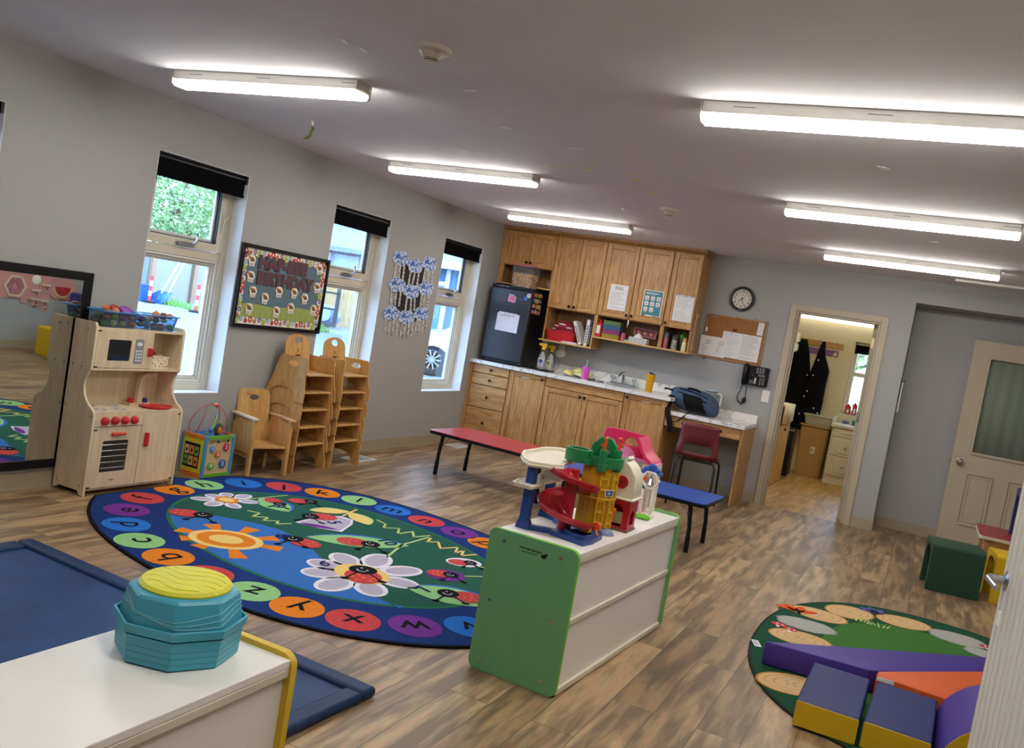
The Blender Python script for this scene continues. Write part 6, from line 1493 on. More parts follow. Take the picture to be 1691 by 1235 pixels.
# small barn
t = thing('toy_barn', 'little toy barn with cream gambrel top over red walls', 'toy', (-1.19, 4.03, SHZ))
bx0, bx1, by0, by1 = -1.255, -1.14, 3.975, 4.09
b = MB(); b.prism([(bx0, SHZ + .012), (bx1, SHZ + .012), (bx1, .752), (bx0, .752)], by0, by0 + .008, TR, 'y', holes=[[(-1.225, SHZ + .02), (-1.17, SHZ + .02), (-1.17, .69), (-1.18, .715), (-1.1975, .722), (-1.215, .715), (-1.225, .69)]])
b.box(bx0, by1 - .008, SHZ + .012, bx1, by1, .752, TR); b.box(bx0, by0 + .008, SHZ + .012, bx0 + .008, by1 - .008, .752, TR)
b.prism([(by0 + .008, SHZ + .012), (by1 - .008, SHZ + .012), (by1 - .008, .752), (by0 + .008, .752)], bx1 - .008, bx1, TR, 'x', holes=[[(by0 + .03, SHZ + .03), (by1 - .03, SHZ + .03), (by1 - .03, .68), (by0 + .05, .70), (by0 + .03, .68)]])
b.build('walls', t)
b = MB(); b.box(bx0 - .006, by0 - .006, SHZ, bx1 + .006, by1 + .006, SHZ + .012, mat('toy brown', '6e4530', .5)); b.build('base', t, bev=.002)
b = MB(); b.box(-1.22, by0 + .02, SHZ + .03, -1.175, by0 + .024, SHZ + .085, mat('toy map', 'b7b48a', .6)); b.build('inside_sticker', t)
b = MB(); xm = (bx0 + bx1) / 2
b.prism([(bx0 - .002, .752), (bx1 + .002, .752), (bx1 + .006, .79), (bx1 + .002, .86), (bx1 - .03, .905), (xm, .925), (bx0 + .03, .905), (bx0 - .002, .86), (bx0 - .006, .79)], by0 - .004, by1 + .004, TW, 'y')
b.prism([(bx0 - .012, .746), (bx1 + .012, .746), (bx1 + .012, .757), (bx0 - .012, .757)], by0 - .012, by1 + .012, TW, 'y'); b.build('gambrel_top', t, bev=.004)
b = MB(back_wall(xm, .828, by0 - .0045)); b.lathe([(.030, 0), (.030, .003), (.026, .004), (0, .004)], TR, n=26); 
for k in range(8): b.tube([(.011 * cos(k * PI / 4), .011 * sin(k * PI / 4), .0042), (.024 * cos(k * PI / 4), .024 * sin(k * PI / 4), .0042)], .0012, mat('emblem dark', '6e0f1b', .4) if k == 0 else b.mats[-1], 4)
b.prism(circ(0, 0, .008, 10), .004, .0055, b.mats[-1]); b.build('emblem', t)
b = MB(); b.prism([(bx0 - .02, .90), (bx0 + .01, .915), (xm, .945), (xm + .01, .935), (bx0 + .02, .895)], by0 + .02, by1 - .02, TW, 'y'); b.build('roof_tab', t)
# doll house
t = thing('doll_house', 'open toy house with hot pink roof at the far end of shelf', 'toy', (-1.37, 4.55, SHZ))
HP = mat('hot pink', 'dd2f62', .35); LP = mat('light pink', 'e08fb8', .4); HW = mat('toy house cream', 'e6ded0', .45)
b = MB()
hx0, hx1, hy0, hy1 = -1.52, -1.20, 4.52, 4.64
b.box(hx0, hy1 - .008, SHZ, hx1, hy1, .86, HW); b.box(hx0, hy0, SHZ, hx0 + .01, hy1 - .008, .86, HW)
b.prism([(hy0 - .06, SHZ), (hy1 - .008, SHZ), (hy1 - .008, .86), (hy0 - .03, .86), (hy0 - .05, .80)], hx1 - .012, hx1, HW, 'x', holes=[[(hy0 - .03, SHZ + .03), (hy0 + .05, SHZ + .03), (hy0 + .05, .73), (hy0 + .01, .76), (hy0 - .03, .73)]])
b.prism([(hx0 + .01, .80), (hx1 - .012, .80), (hx1 - .012, .85), (-1.27, .85), (-1.28, .825), (-1.305, .81), (-1.33, .825), (-1.34, .85), (-1.36, .85), (-1.37, .825), (-1.40, .81), (-1.43, .825), (-1.44, .85), (hx0 + .01, .85)], hy0, hy0 + .008, HW, 'y')
b.box(hx0, hy0, .855, hx1, hy1, .862, LP)
b.build('walls', t, bev=.002)
b = MB(); prof = [(-1.555, .858), (-1.212, .858), (-1.222, .876), (-1.25, .895), (-1.275, .925), (-1.292, .965), (-1.305, .985), (-1.50, .992), (-1.54, .985), (-1.552, .94)]
b.prism(prof, hy1 + .002, hy1 + .03, HP, 'y', holes=[[(-1.435, .915), (-1.35, .915)] + [(-1.3925 + .0425 * cos(a), .915 + .045 * sin(a)) for a in [PI * k / 10 for k in range(1, 10)]]])
b.prism([(-1.212, .858), (-1.222, .876), (-1.25, .895), (-1.275, .925), (-1.292, .965), (-1.305, .985), (-1.32, .98), (-1.308, .955), (-1.292, .918), (-1.265, .884), (-1.24, .866), (-1.235, .858)], hy0 - .03, hy1 + .002, HP, 'y')
b.build('roof', t, bev=.003)
b = MB()
for k in range(5):
    a = PI * (k + .5) / 5; b.tube([(-1.3925, hy1 + .016, .915), (-1.3925 + .043 * cos(a), hy1 + .016, .915 + .045 * sin(a))], .0025, mat('fan window gold', 'c99a62', .4) if k == 0 else b.mats[0], 5)
b.build('fan_window', t)
b = MB(); b.prism(circ(-1.40, .862, .07, 16, 0, PI, ry=.055), hy0 + .05, hy0 + .06, LP, 'y'); b.box(-1.50, hy0, .862, -1.25, hy0 + .006, .875, LP); b.build('attic_seat', t, bev=.003)
b = MB(); b.prism([(-1.27, SHZ + .012), (-1.212, SHZ + .012), (-1.212, .705), (-1.24, .72), (-1.27, .705)], hy0 - .07, hy0 - .06, LP, 'y')
for k in range(3): b.box(-1.265, hy0 - .0715, SHZ + .02 + .03 * k, -1.217, hy0 - .07, SHZ + .042 + .03 * k, LP)
b.build('door', t, bev=.002)
b = MB(); b.lathe([(.022, 0), (.024, .006), (.015, .012), (0, .012)], mat('violet knob', '8a3f7a', .4), xf=back_wall(-1.44, .87, hy0 - .002), n=14); b.build('attic_knob', t)
t = thing('toy_bell_tower', 'white toy gate post with silver bell and blue bow top', 'toy', (-1.20, 4.43, SHZ))
b = MB(); b.box(-1.225, 4.415, SHZ + .02, -1.212, 4.44, .77, HW); b.box(-1.17, 4.415, SHZ + .02, -1.157, 4.44, .77, HW); hexa = circ(-1.191, .795, .050, 6); hexi = circ(-1.191, .795, .038, 6)
b.prism(hexa, 4.413, 4.442, HW, 'y', holes=[hexi]); b.box(-1.232, 4.40, SHZ, -1.15, 4.455, SHZ + .02, HW); b.build('frame', t, bev=.003)
b = MB(); b.lathe([(.020, .768), (.017, .775), (.012, .80), (.006, .812), (0, .814)], CHROME, (-1.188, 4.427, 0), 18); b.tube([(-1.188, 4.427, .812), (-1.188, 4.427, .835)], .003, CHROME, 6); b.build('bell', t)
b = MB()
for x, z, r in ((-1.191, .858, .024), (-1.218, .845, .018), (-1.164, .845, .018), (-1.237, .833, .013), (-1.145, .833, .013)): b.ball((x, 4.428, z), (r, .012, r * .9), mat('royal blue', '2450b0', .35) if len(b.mats) < 1 else b.mats[0], 12, 8)
b.build('bow_top', t)
b = MB(); b.ball((-1.222, 4.425, .80), (.012, .010, .016), TOR, 10, 7); b.ball((-1.218, 4.422, .755), (.008, .012, .014), BLACK, 8, 6); b.build('clapper_charm', t)
b = MB()
for x, y, r in ((-1.20, 4.375, .026), (-1.165, 4.372, .022), (-1.18, 4.39, .024), (-1.205, 4.39, .018)): b.ball((x, y, SHZ + .012), (r, r * .8, .013), LIME, 12, 7)
b.build('toy_hedge', label='small bright green toy hedge lying before the bell post', cat='toy')

# ------------------------------------------------------------------ foam climbing blocks on the small rug
FY = .0125
FBLU = mat('foam blue', '1c2866', .5, spec=.2, var=.06, scale=6, bump=.08); FYEL = mat('foam yellow', 'd6b221', .5, spec=.3, var=.05, scale=6, bump=.05); FPUR = mat('foam purple', '46358a', .5, spec=.22, var=.05, scale=6, bump=.08); FORG = mat('foam orange', 'cf5a23', .5, spec=.25, var=.06, scale=6, bump=.08)
def poly_solid(name, bot, topz, mats, label, cat='foam block', bev=.006, side=None):
    """bottom polygon with a height for every corner"""
    b = MB(); n = len(bot); v = [(x, y, FY) for x, y in bot] + [(x, y, z) for (x, y), z in zip(bot, topz)]
    b.add(v, [tuple(range(n))[::-1]], mats[0]); b.add(v, [tuple(n + i for i in range(n))], mats[0])
    for i in range(n): b.add(v, [(i, (i + 1) % n, n + (i + 1) % n, n + i)], (side or {}).get(i, mats[0]))
    bmw = b.build(name, label=label, cat=cat, bev=0)
    me = bmw.data; bm = bmesh.new(); bm.from_mesh(me); bmesh.ops.remove_doubles(bm, verts=bm.verts, dist=1e-5); bmesh.ops.recalc_face_normals(bm, faces=bm.faces); bm.to_mesh(me); bm.free()
    mo = bmw.modifiers.new('bevel', 'BEVEL'); mo.width = bev; mo.segments = 3
    return bmw
poly_solid('foam_ramp', [(-.515, 4.56), (-.03, 4.60), (.50, 5.24), (.565, 5.78)], [.128, .128, .075, .05], [FPUR], 'long purple foam ramp lying across the small green rug')
for x0, x1, lab, r in ((-.275, -.022, 'blue and yellow foam block at the left, in front of the purple ramp', -.01), (-.008, .248, 'blue and yellow foam block between its twin and the purple quarter round', -.04)):
    t = thing('foam_block', lab, 'foam block', ((x0 + x1) / 2, 3.92, FY), r, 'blue and yellow foam blocks'); w = (x1 - x0) / 2
    b = MB(W(t)); b.box(-w, 0, 0, w, .575, .108, FBLU); b.build('blue_cover', t, bev=.008, seg=3)
    b = MB(W(t)); b.prism(rrect(-w + .002, .001, w - .002, .106, .006), -.002, .003, FYEL, 'y'); b.build('yellow_face', t)
OR_ = [(.005, 4.535), (.01, 4.60), (.53, 5.18), (.80, 4.95), (.62, 4.56)]
poly_solid('foam_wedge', OR_, [.135, .135, .135, .09, .10], [FORG], 'orange foam wedge between the purple ramp and blue blocks')
b = MB(tr(.045, 4.530, .125) @ rz(-.02)); b.box(-.035, -.004, -.012, .04, 0.0, .006, PAPER); b.build('maker_tag', bpy.data.objects['foam_wedge'])
t = thing('foam_quarter_round', 'purple and yellow quarter round foam block at the frame edge beside door', 'foam block', (.42, 4.2, FY))
arcp = [(.585 + .32 * cos(PI - a), FY + .272 * sin(a)) for a in [PI / 2 * k / 14 for k in range(15)]]
qp = arcp + [(.585, FY)]
b = MB(); b.prism(qp, 3.925, 4.49, FPUR, 'y'); b.build('purple_cover', t, bev=.006, smooth=30)
cxq, czq = .50, .10
b = MB(); b.prism([(cxq + (x - cxq) * .985, czq + (z - czq) * .985) for x, z in qp], 3.922, 3.926, FYEL, 'y'); b.build('yellow_face', t)

# ------------------------------------------------------------------ play corner by the alcove
FGR = mat('dark green vinyl', '16402f', .42, var=.08, scale=6, bump=.06); DKBL = mat('navy vinyl', '2a3470', .42, var=.06, bump=.05)
def cube_chair(name, label, x0, x1, y0, y1, z0, H, m, rot=0.0, th=.05):
    b = MB(tr(x0, y0, 0) @ rz(rot) @ tr(-x0, -y0, 0)); c = (y0 + y1) / 2; h = (y1 - y0) / 2
    outer = [(y0, z0), (y0, z0 + H - .03)] + [(y0 + .03 - .03 * cos(a), z0 + H - .03 + .03 * sin(a)) for a in [PI / 2 * k / 5 for k in range(1, 6)]] + [(y1 - .03 + .03 * sin(a), z0 + H - .03 + .03 * cos(a)) for a in [PI / 2 * k / 5 for k in range(0, 6)]] + [(y1, z0)]
    inner = [(y1 - th, z0), (y1 - th, z0 + H - .13)] + [(c + (h - th) * cos(a), z0 + H - .13 + .085 * sin(a)) for a in [PI * k / 12 for k in range(1, 12)]] + [(y0 + th, z0 + H - .13), (y0 + th, z0)]
    b.prism(outer + inner, x0, x1, m, 'x'); b.box(x1 - .05, y0 + th * .5, z0, x1 - .005, y1 - th * .5, z0 + H - .03, m)
    return b.build(name, label=label, cat='cube chair', bev=.012, seg=3)
cube_chair('cube_chair', 'dark green cube chair with arched open side on the wood floor', .212, .577, 7.435, 7.795, 0, .358, FGR, .12)
cube_chair('cube_chair', 'yellow cube chair standing in front of the red topped table', .648, 1.0, 7.56, 7.91, 0, .36, FYEL, .12)
cube_chair('cube_chair', 'navy blue cube chair sitting on the red topped table', .762, 1.11, 8.08, 8.43, .426, .385, DKBL)
t = thing('play_table', 'small wooden table with red top and white edge near the alcove', 'table', (.87, 8.3, 0))
b = MB(); b.prism(rrect(.533, 7.975, 1.2, 8.64, .03), .420, .425, mat('table red laminate', '94313a', .4)); b.build('tabletop', t)
b = MB(); b.prism(rrect(.53, 7.972, 1.203, 8.643, .032), .396, .4205, mat('table pale edge', 'cdbfa4', .5)); b.build('edge_band', t)
for x in (.60, 1.14):
    for y in (8.04, 8.57):
        b = MB(); b.box(x - .03, y - .03, 0, x + .03, y + .03, .396, OAK); b.build('leg', t, bev=.004)
b = MB(); b.box(.63, 8.02, .335, 1.11, 8.04, .396, OAKH); b.box(.63, 8.57, .335, 1.11, 8.59, .396, OAKH); b.box(.58, 8.07, .335, .60, 8.54, .396, OAKH); b.box(1.14, 8.07, .335, 1.16, 8.54, .396, OAKH); b.build('apron', t)

# glazed door standing open in the alcove
DRW = mat('cream door paint', 'b8ab92', .5, var=.02)
t = thing('door_1', None, None, (1.18, 9.87, 0), 0, kind=S)
D0, D1, DY = .285, 1.17, 9.90
b = MB(); T0, T1 = DY, DY + .04
holes = [[(.437, .925), (1.03, .925), (1.03, 1.875), (.437, 1.875)]]
b.prism([(D0, .008), (D1, .008), (D1, 2.03), (D0, 2.03)], T0, T1, DRW, 'y', holes=holes); b.build('door_leaf', t)
b = MB()
o = [(.425, .912), (1.042, .912), (1.042, 1.888), (.425, 1.888)]; i_ = [(.452, .94), (1.015, .94), (1.015, 1.86), (.452, 1.86)]
b.prism(o, T0 - .014, T0 + .002, DRW, 'y', holes=[i_]); b.build('glazing_bead', t, bev=.004)
b = MB(); b.box(.436, T0 + .012, .924, 1.031, T0 + .016, 1.876, glassmat('lite glass', 'eef2ef', .08, .02, .04)); b.build('glass_lite', t)
b = MB(); v = []; n = 60
for k in range(n + 1):
    x = .439 + .59 * k / n; y = T0 + .028 + .006 * sin(k * .55) + .003 * sin(k * .23); v += [(x, y, .926), (x, y, 1.874)]
b.add(v, [(2 * k, 2 * k + 2, 2 * k + 3, 2 * k + 1) for k in range(n)], mat('grey curtain', 'a3a698', .9, var=.08, stretch=(20, 1, 1))); o = b.build('curtain', t); sd = o.modifiers.new('solid', 'SOLIDIFY'); sd.thickness = .002
for x0, x1 in ((.435, .675), (.80, 1.04)):
    for q, hgt in ((0, .012), (.030, .006)):
        b = MB(); b.prism([(x0 + q, .215 + q), (x1 - q, .215 + q), (x1 - q, .735 - q), (x0 + q, .735 - q)], T0 - hgt, T0 + .001, DRW, 'y', holes=[[(x0 + q + .014, .229 + q), (x1 - q - .014, .229 + q), (x1 - q - .014, .721 - q), (x0 + q + .014, .721 - q)]]); b.build('panel_moulding', t, bev=.002)
b = MB(); b.lathe([(.032, 0), (.032, .006), (.012, .012), (.012, .03), (.028, .042), (.03, .055), (.02, .064), (0, .066)], CHROME, xf=back_wall(.362, .825, T0), n=24); b.build('knob', t)
b = MB(); b.box(D0 - .0015, T0 + .008, .79, D0 + .001, T1 - .008, .86, CHROME); b.box(D0 - .012, T0 + .013, .815, D0, T1 - .013, .835, CHROME); b.build('latch', t)

# white ribbed door standing open at the right edge of the view
NDW = mat('white gloss door', 'd9d6cc', .16, var=.01)
t = thing('door_3', None, None, (.315, 3.0, 0), math.radians(-81.2), kind=S)
b = MB(W(t)); b.box(0, -.035, .01, .86, 0, 2.04, NDW); b.build('door_leaf', t, bev=.002)
b = MB(W(t))
for k in range(17):
    x = .03 + .05 * k; b.prism(circ(x, -.035, .012, 10, PI, 2 * PI, ry=.006), .012, 2.038, NDW)
b.build('rib', t)
b = MB(W(t)); b.lathe([(.028, 0), (.028, .006), (.012, .012), (.012, .05), (0, .05)], STEEL, xf=tr(.06, -.035, .99) @ Matrix.Rotation(PI / 2, 4, 'X'), n=20)
b.tube([(.06, -.083, .99), (.075, -.09, .99), (.17, -.088, .985)], [.011, .010, .008], STEEL, 10); b.build('lever_handle', t)
b = MB(W(t)); b.box(.05, -.041, .86, .08, -.035, .90, WHITEP); b.build('strike_label', t)

# pink busy board and things on the right wall (seen in the mirror)
PINK = mat('dusty pink board', 'c98f88', .6)
t = thing('busy_board', 'pink busy board with wooden toys, seen only in the mirror', 'toy', (XR, 7.77, .60))
X = frame((XR - .001, 7.77, .68), (0, -1, 0), (0, 0, 1), (-1, 0, 0)) @ Matrix.Diagonal((1.4, 1.4, 1, 1))
b = MB(X); b.prism(rrect(-.16, -.03, .46, .25, .03), 0, .015, PINK); b.prism(rrect(-.44, .0, -.15, .20, .08), 0, .0149, PINK); b.box(-.155, -.09, 0, .03, -.03, .0148, PINK); b.prism(rrect(-.15, -.13, -.09, -.08, .02), 0, .0147, PINK); b.prism(rrect(.07, -.07, .13, -.02, .02), 0, .0147, PINK); b.build('board', t)
b = MB(X); b.prism(circ(.20, .08, .11, 6), .015, .03, BIRCH, holes=[circ(.20, .08, .09, 6)]); b.build('hexagon', t)
for k in range(6):
    b = MB(X); b.lathe([(.026, .015), (.026, .03), (0, .03)], mat('rose peg', 'b0707a', .5), (.20 + .05 * cos(k * PI / 3), .08 + .05 * sin(k * PI / 3), 0), 14); b.build('peg', t)
b = MB(X); b.lathe([(.045, .015), (.045, .025), (.02, .04), (0, .04)], WHITEP, (.0, .16, 0), 18); b.build('dial', t)
for x, z in ((0, .06), (-.10, .12), (.0, -.02), (-.10, -.03)):
    b = MB(X); b.box(x - .045, z - .008, .015, x + .045, z + .008, .045, BIRCH); b.tube([(x - .02, z - .01, .03), (x - .02, z - .05, .03)], .004, CHROME, 6); b.ball((x - .02, z - .06, .03), .014, CHROME, 10, 7); b.build('chime_shelf', t)
b = MB(X); b.prism(circ(-.28, .12, .085, 18, PI, 2 * PI), .015, .03, mat('watermelon red', 'b02a35', .5)); b.prism(circ(-.28, .12, .10, 18, PI, 2 * PI), .015, .025, mat('watermelon rind', 'd8cba0', .5)); b.build('watermelon', t)

# ------------------------------------------------------------------ back room
DIFF3 = emitmat('back room strip', (1.0, .93, .78, 1), .55)
DIFF2 = emitmat('back room fill lamp', (1.0, .90, .70, 1), LAMP2)
t = thing('strip_light', 'warm strip light inside the back room above the coat rack', 'light', (-1.34, 13.22, 2.13))
b = MB(); b.box(-1.92, 13.19, 2.225, -.76, 13.298, 2.27, WHITEP); b.build('body', t)
b = MB(); b.prism([(13.19, 2.224), (13.17, 2.215), (13.17, 2.168), (13.19, 2.157), (13.29, 2.157), (13.298, 2.168), (13.298, 2.224)], -1.91, -.77, DIFF3, 'x'); b.build('diffuser', t)
t = thing('strip_light', 'unseen strip light added on the ceiling to brighten the back room', 'light', (-1.3, 11.4, 2.42))  # added fill lamp, hidden above the lintel, lights the back room evenly
b = MB(); b.box(-1.9, 11.35, 2.45, -.7, 11.45, 2.499, WHITEP); b.build('body', t)
b = MB(); b.box(-1.88, 11.345, 2.41, -.72, 11.455, 2.449, DIFF2); b.build('diffuser', t)
t = thing('coat_rack', 'wooden coat rail with metal hooks on the back room wall', 'coat rack', (-1.5, 13.27, 1.79))
b = MB(); b.box(-2.1, 13.28, 1.79, -1.215, 13.299, 1.875, mat('honey rail', 'b98a45', .5)); b.build('rail', t, bev=.003)
for x in (-1.92, -1.53, -1.30):
    b = MB(); b.tube([(x, 13.28, 1.85), (x, 13.25, 1.84), (x, 13.235, 1.815), (x, 13.245, 1.80), (x, 13.25, 1.82)], .006, CHROME, 8); b.tube([(x, 13.28, 1.855), (x, 13.25, 1.87), (x, 13.24, 1.89)], .006, CHROME, 8); b.build('hook', t)
b = MB(back_wall(-1.62, 1.722, 13.299)); b.box(-.40, -.045, 0, .355, .045, .003, mat('purple banner', '8a5f96', .7)); b.prism([(.30, .01), (.28, -.02), (.30, -.035), (.335, -.02), (.33, .01), (.31, .03)], .003, .0045, mat('banner leaf', 'd9c98f', .7)); b.build('wall_banner', label='purple paper banner with pale leaf below the coat rail', cat='banner')
COAT = mat('black coat cloth', '07070a', .8, spec=.15, var=.2, scale=30, bump=.15); SNAP = mat('coat snap', 'c9c9cc', .3, metal=.8)
def coat(label, cx, y, top, bot, prof, puffy, snaps):
    t = thing('coat', label, 'coat', (cx, y, bot), 0)
    b = MB(W(t)); n = 22; rows = []
    H = top - bot; J = 26
    for j in range(J + 1):
        q = j / J; w = None
        for (q0, l0, r0), (q1, l1, r1) in zip(prof[:-1], prof[1:]):
            if q0 <= q <= q1:
                s = (q - q0) / (q1 - q0); l, r = l0 + (l1 - l0) * s, r0 + (r1 - r0) * s
        c_, w = (l + r) / 2, (r - l) / 2
        pf = (.012 * abs(sin(q * PI * 9)) if puffy else .006 * sin(q * 17))
        dp = .07 * min(1, w / .12) + pf
        rows.append([(c_ + w * cos(a) + .006 * sin(5 * a + q * 6), -.075 + dp * sin(a) * (1 + .12 * sin(4 * a + 3 * q)), q * H) for a in [2 * PI * k / n for k in range(n)]])
    v = [p for r in rows for p in r]; f = [(j * n + k, j * n + (k + 1) % n, (j + 1) * n + (k + 1) % n, (j + 1) * n + k) for j in range(J) for k in range(n)] + [tuple(reversed(range(n))), tuple(J * n + k for k in range(n))]
    b.add(v, f, COAT); o = b.build('shell', t, smooth=80)
    for (x, z) in snaps:
        b = MB(W(t)); b.lathe([(.012, 0), (.010, .004), (0, .005)], SNAP, xf=back_wall(0, 0, 0) , n=12) if False else b.ball((x, -.155, z), (.012, .006, .012), SNAP, 10, 6); b.build('snap', t)
coat('long black quilted coat at the left of the coat rail', -1.76, 13.26, 1.86, .62, [(0, -.22, .20), (.25, -.22, .21), (.55, -.21, .20), (.72, -.20, .17), (.85, -.16, .13), (1, -.05, .06)], True, [(.16, .75), (.17, .45), (.15, .2)])
coat('black coat with silver snaps hanging at the right of the coat rail', -1.47, 13.24, 1.87, .60, [(0, -.24, .10), (.3, -.20, .13), (.55, -.15, .135), (.68, -.10, .15), (.74, -.085, .12), (.86, -.055, .045), (1, -.015, .02)], False, [(-.05, .78), (-.09, .55), (.04, .33), (.10, .27), (-.02, 1.0)])
t = thing('wall_tub', 'two white plastic tubs fixed at the upper left of the back room', 'tub', (-1.80, 12.55, 1.68))
b = MB(W(t)); b.prism(rrect(-.12, .105, .09, .235, .03), -.10, .06, WHITEP, 'y'); b.build('upper_tub', t, bev=.01)
b = MB(W(t)); b.prism(rrect(-.14, -.03, .08, .10, .04), -.11, .06, WHITEP, 'y'); b.build('lower_tub', t, bev=.01)
b = MB(W(t))
for i in range(5):
    for j in range(3): b.box(-.09 + .03 * i, -.1035, .14 + .025 * j, -.078 + .03 * i, -.1, .152 + .025 * j, VINYL)
b.build('slot', t)
t = thing('wooden_crate', 'tall pale pine cabinet just inside the back room doorway', 'cabinet', (-1.70, 11.45, 0))
PINE = wood('pine boards', 'd9b777', 'c39a58', stretch=(6, 6, .8), rough=.5)
b = MB(); b.box(-1.86, 11.0, 0, -1.55, 11.88, .97, PINE); b.build('body', t, bev=.004)
b = MB(); b.box(-1.55, 11.02, .02, -1.535, 11.42, .74, PINE); b.box(-1.55, 11.44, .02, -1.535, 11.86, .74, PINE)
b.prism(rrect(11.10, .12, 11.34, .66, .08), -1.535, -1.531, PINE, 'x', holes=[rrect(11.12, .14, 11.32, .64, .07)]); b.prism(rrect(11.52, .12, 11.78, .66, .08), -1.535, -1.531, PINE, 'x', holes=[rrect(11.54, .14, 11.76, .64, .07)]); b.build('door', t, bev=.002)
b = MB(); b.lathe([(.012, 0), (.016, .02), (0, .024)], KNOBM, xf=tr(-1.535, 11.40, .68) @ Matrix.Rotation(PI / 2, 4, 'Y'), n=12); b.build('knob', t)
b = MB(); b.box(-1.87, 10.98, .97, -1.525, 11.90, .985, PINE); b.build('top_board', t, bev=.003)
b = MB(); pts = [(-1.524, 10.99), (-1.524, 11.90)]; b.add([(-1.522, 11.0, .76), (-1.522, 11.88, .78), (-1.522, 11.89, .986), (-1.522, 11.0, .986), (-1.84, 11.0, .988), (-1.84, 11.89, .988), (-1.83, 11.4, .99), (-1.522, 11.6, .74)], [(0, 7, 1, 2, 3), (3, 2, 5, 4)], mat('ivory cloth', 'e3d6b4', .85)); o = b.build('table_runner', label='ivory cloth draped over the pine cabinet in the back room', cat='cloth'); sd = o.modifiers.new('solid', 'SOLIDIFY'); sd.thickness = .004; sd.offset = 1
t = thing('pedal_bin', 'black pedal bin with steel foot in the back room', 'bin', (-1.55, 12.2, 0))
b = MB(W(t)); b.prism(rrect(-.16, -.16, .05, .2, .03), .04, .63, BLACK); b.build('body', t, bev=.008)
b = MB(W(t)); b.prism(rrect(-.165, -.165, .055, .205, .03), .63, .655, BLACK); b.box(-.10, -.168, .635, .055, -.164, .65, CHROME); b.build('lid', t, bev=.004)
b = MB(W(t)); b.lathe([(.10, 0), (.10, .03), (.09, .04), (0, .04)], CHROME, (-.05, .02, 0), 20); b.tube([(-.03, -.1, .02), (-.03, -.2, .015), (.03, -.2, .015), (.03, -.1, .02)], .009, CHROME, 8); b.build('pedal_base', t)
CARD = mat('cardboard', 'b08a4e', .8, var=.05)
t = thing('cardboard_bin', 'tall brown cardboard bin with rolled rim and small white sticker', 'bin', (-1.34, 13.05, 0))
b = MB(W(t)); lo, hi = rrect(-.165, -.14, .165, .14, .04), rrect(-.19, -.165, .19, .165, .05); k = len(lo)
b.add([(x, y, 0) for x, y in lo] + [(x, y, .70) for x, y in hi], [(i, (i + 1) % k, k + (i + 1) % k, k + i) for i in range(k)], CARD); b.flat(lo, .002, CARD); b.build('body', t)
b = MB(W(t)); b.tube([(x, y, .70) for x, y in rrect(-.197, -.172, .197, .172, .05)], .014, CARD, 8, closed=True); b.build('rim', t)
b = MB(W(t)); b.box(.10, -.165, .02, .125, -.155, .66, CARD); b.box(-.01, -.160, .32, .05, -.154, .42, mat('cream sticker', 'd9cfae', .7)); b.box(.0, -.1608, .35, .02, -.16, .39, INK2); b.build('sticker', t)
FR2 = glassmat('milky tub', 'e0dcc8', .2, .2, .55)
t = thing('storage_tub', 'milky plastic storage tub with lid lying on the cardboard bin', 'tub', (-1.31, 13.0, .716))
b = MB(W(t)); lo, hi = rrect(-.175, -.10, .16, .10, .03), rrect(-.20, -.12, .18, .12, .03); k = len(lo)
b.add([(x, y, 0) for x, y in lo] + [(x, y, .12) for x, y in hi], [(i, (i + 1) % k, k + (i + 1) % k, k + i) for i in range(k)], FR2); b.flat(lo, .001, FR2); b.build('tub', t)
b = MB(W(t)); b.prism(rrect(-.212, -.13, .19, .13, .03), .12, .138, FR2); b.build('lid', t, bev=.005)
t = thing('drawer_unit', 'white raised panel drawer unit under the back room worktop', 'cabinet', (-.80, 12.9, 0))
CW = mat('cream white cabinet', 'd9d0b8', .45, var=.02)
b = MB(); b.box(-1.10, 12.64, 0, -.52, 13.28, .765, CW); b.build('carcass', t)
for z0, z1 in ((.645, .755), (.39, .635), (.125, .38)):
    b = MB(); b.box(-1.075, 12.62, z0, -.60, 12.64, z1, CW); d = b.build('drawer', t, bev=.004)
    b = MB(); b.prism([(-1.0, z0 + .04), (-.68, z0 + .04), (-.68, z1 - .04), (-1.0, z1 - .04)], 12.612, 12.62, CW, 'y'); b.build('raised_panel', d, bev=.006)
    if z1 < .7:
        b = MB(); b.lathe([(.006, 0), (.014, .014), (.010, .022), (0, .023)], STEEL, xf=back_wall(-.89, (z0 + z1) / 2, 12.612), n=14); b.build('knob', d)
b = MB(); b.box(-1.12, 12.60, .765, -.50, 13.295, .80, mat('ivory laminate', 'd6cfb4', .4)); wt = b.build('worktop', label='ivory worktop with raised rim over the back room drawers', cat='worktop')
b = MB(); b.box(-1.12, 13.2, .80, -.50, 13.22, .93, wt.data.materials[0]); b.box(-1.12, 12.66, .80, -1.10, 13.2, .88, wt.data.materials[0]); b.build('upstand', wt)
for x, z, w, h, c, lab in ((-1.0, .93, .075, .10, 'a83a2e', 'dark red toy house at the left of the back room sill'), (-.915, .93, .06, .13, 'b8313c', 'red and white toy tower on the back room sill'), (-.83, .93, .07, .10, 'd9d2c8', 'white toy barn on the back room sill')):
    t = thing('toy_house', lab, 'toy', (x, 13.21 + .05, z)); m = mat('toy ' + lab[:12], c, .4)
    b = MB(); b.box(x - w / 2, 13.225, z, x + w / 2, 13.285, z + h, m); b.build('body', t, bev=.003)
    b = MB(); b.prism([(x - w * .6, z + h), (x + w * .6, z + h), (x, z + h + .05)], 13.22, 13.29, REDK, 'y'); b.build('roof', t)
    b = MB(); b.box(x - w * .2, 13.2235, z + .02, x + w * .2, 13.225, z + h * .7, PAPER if c != 'd9d2c8' else REDK); b.build('door', t)
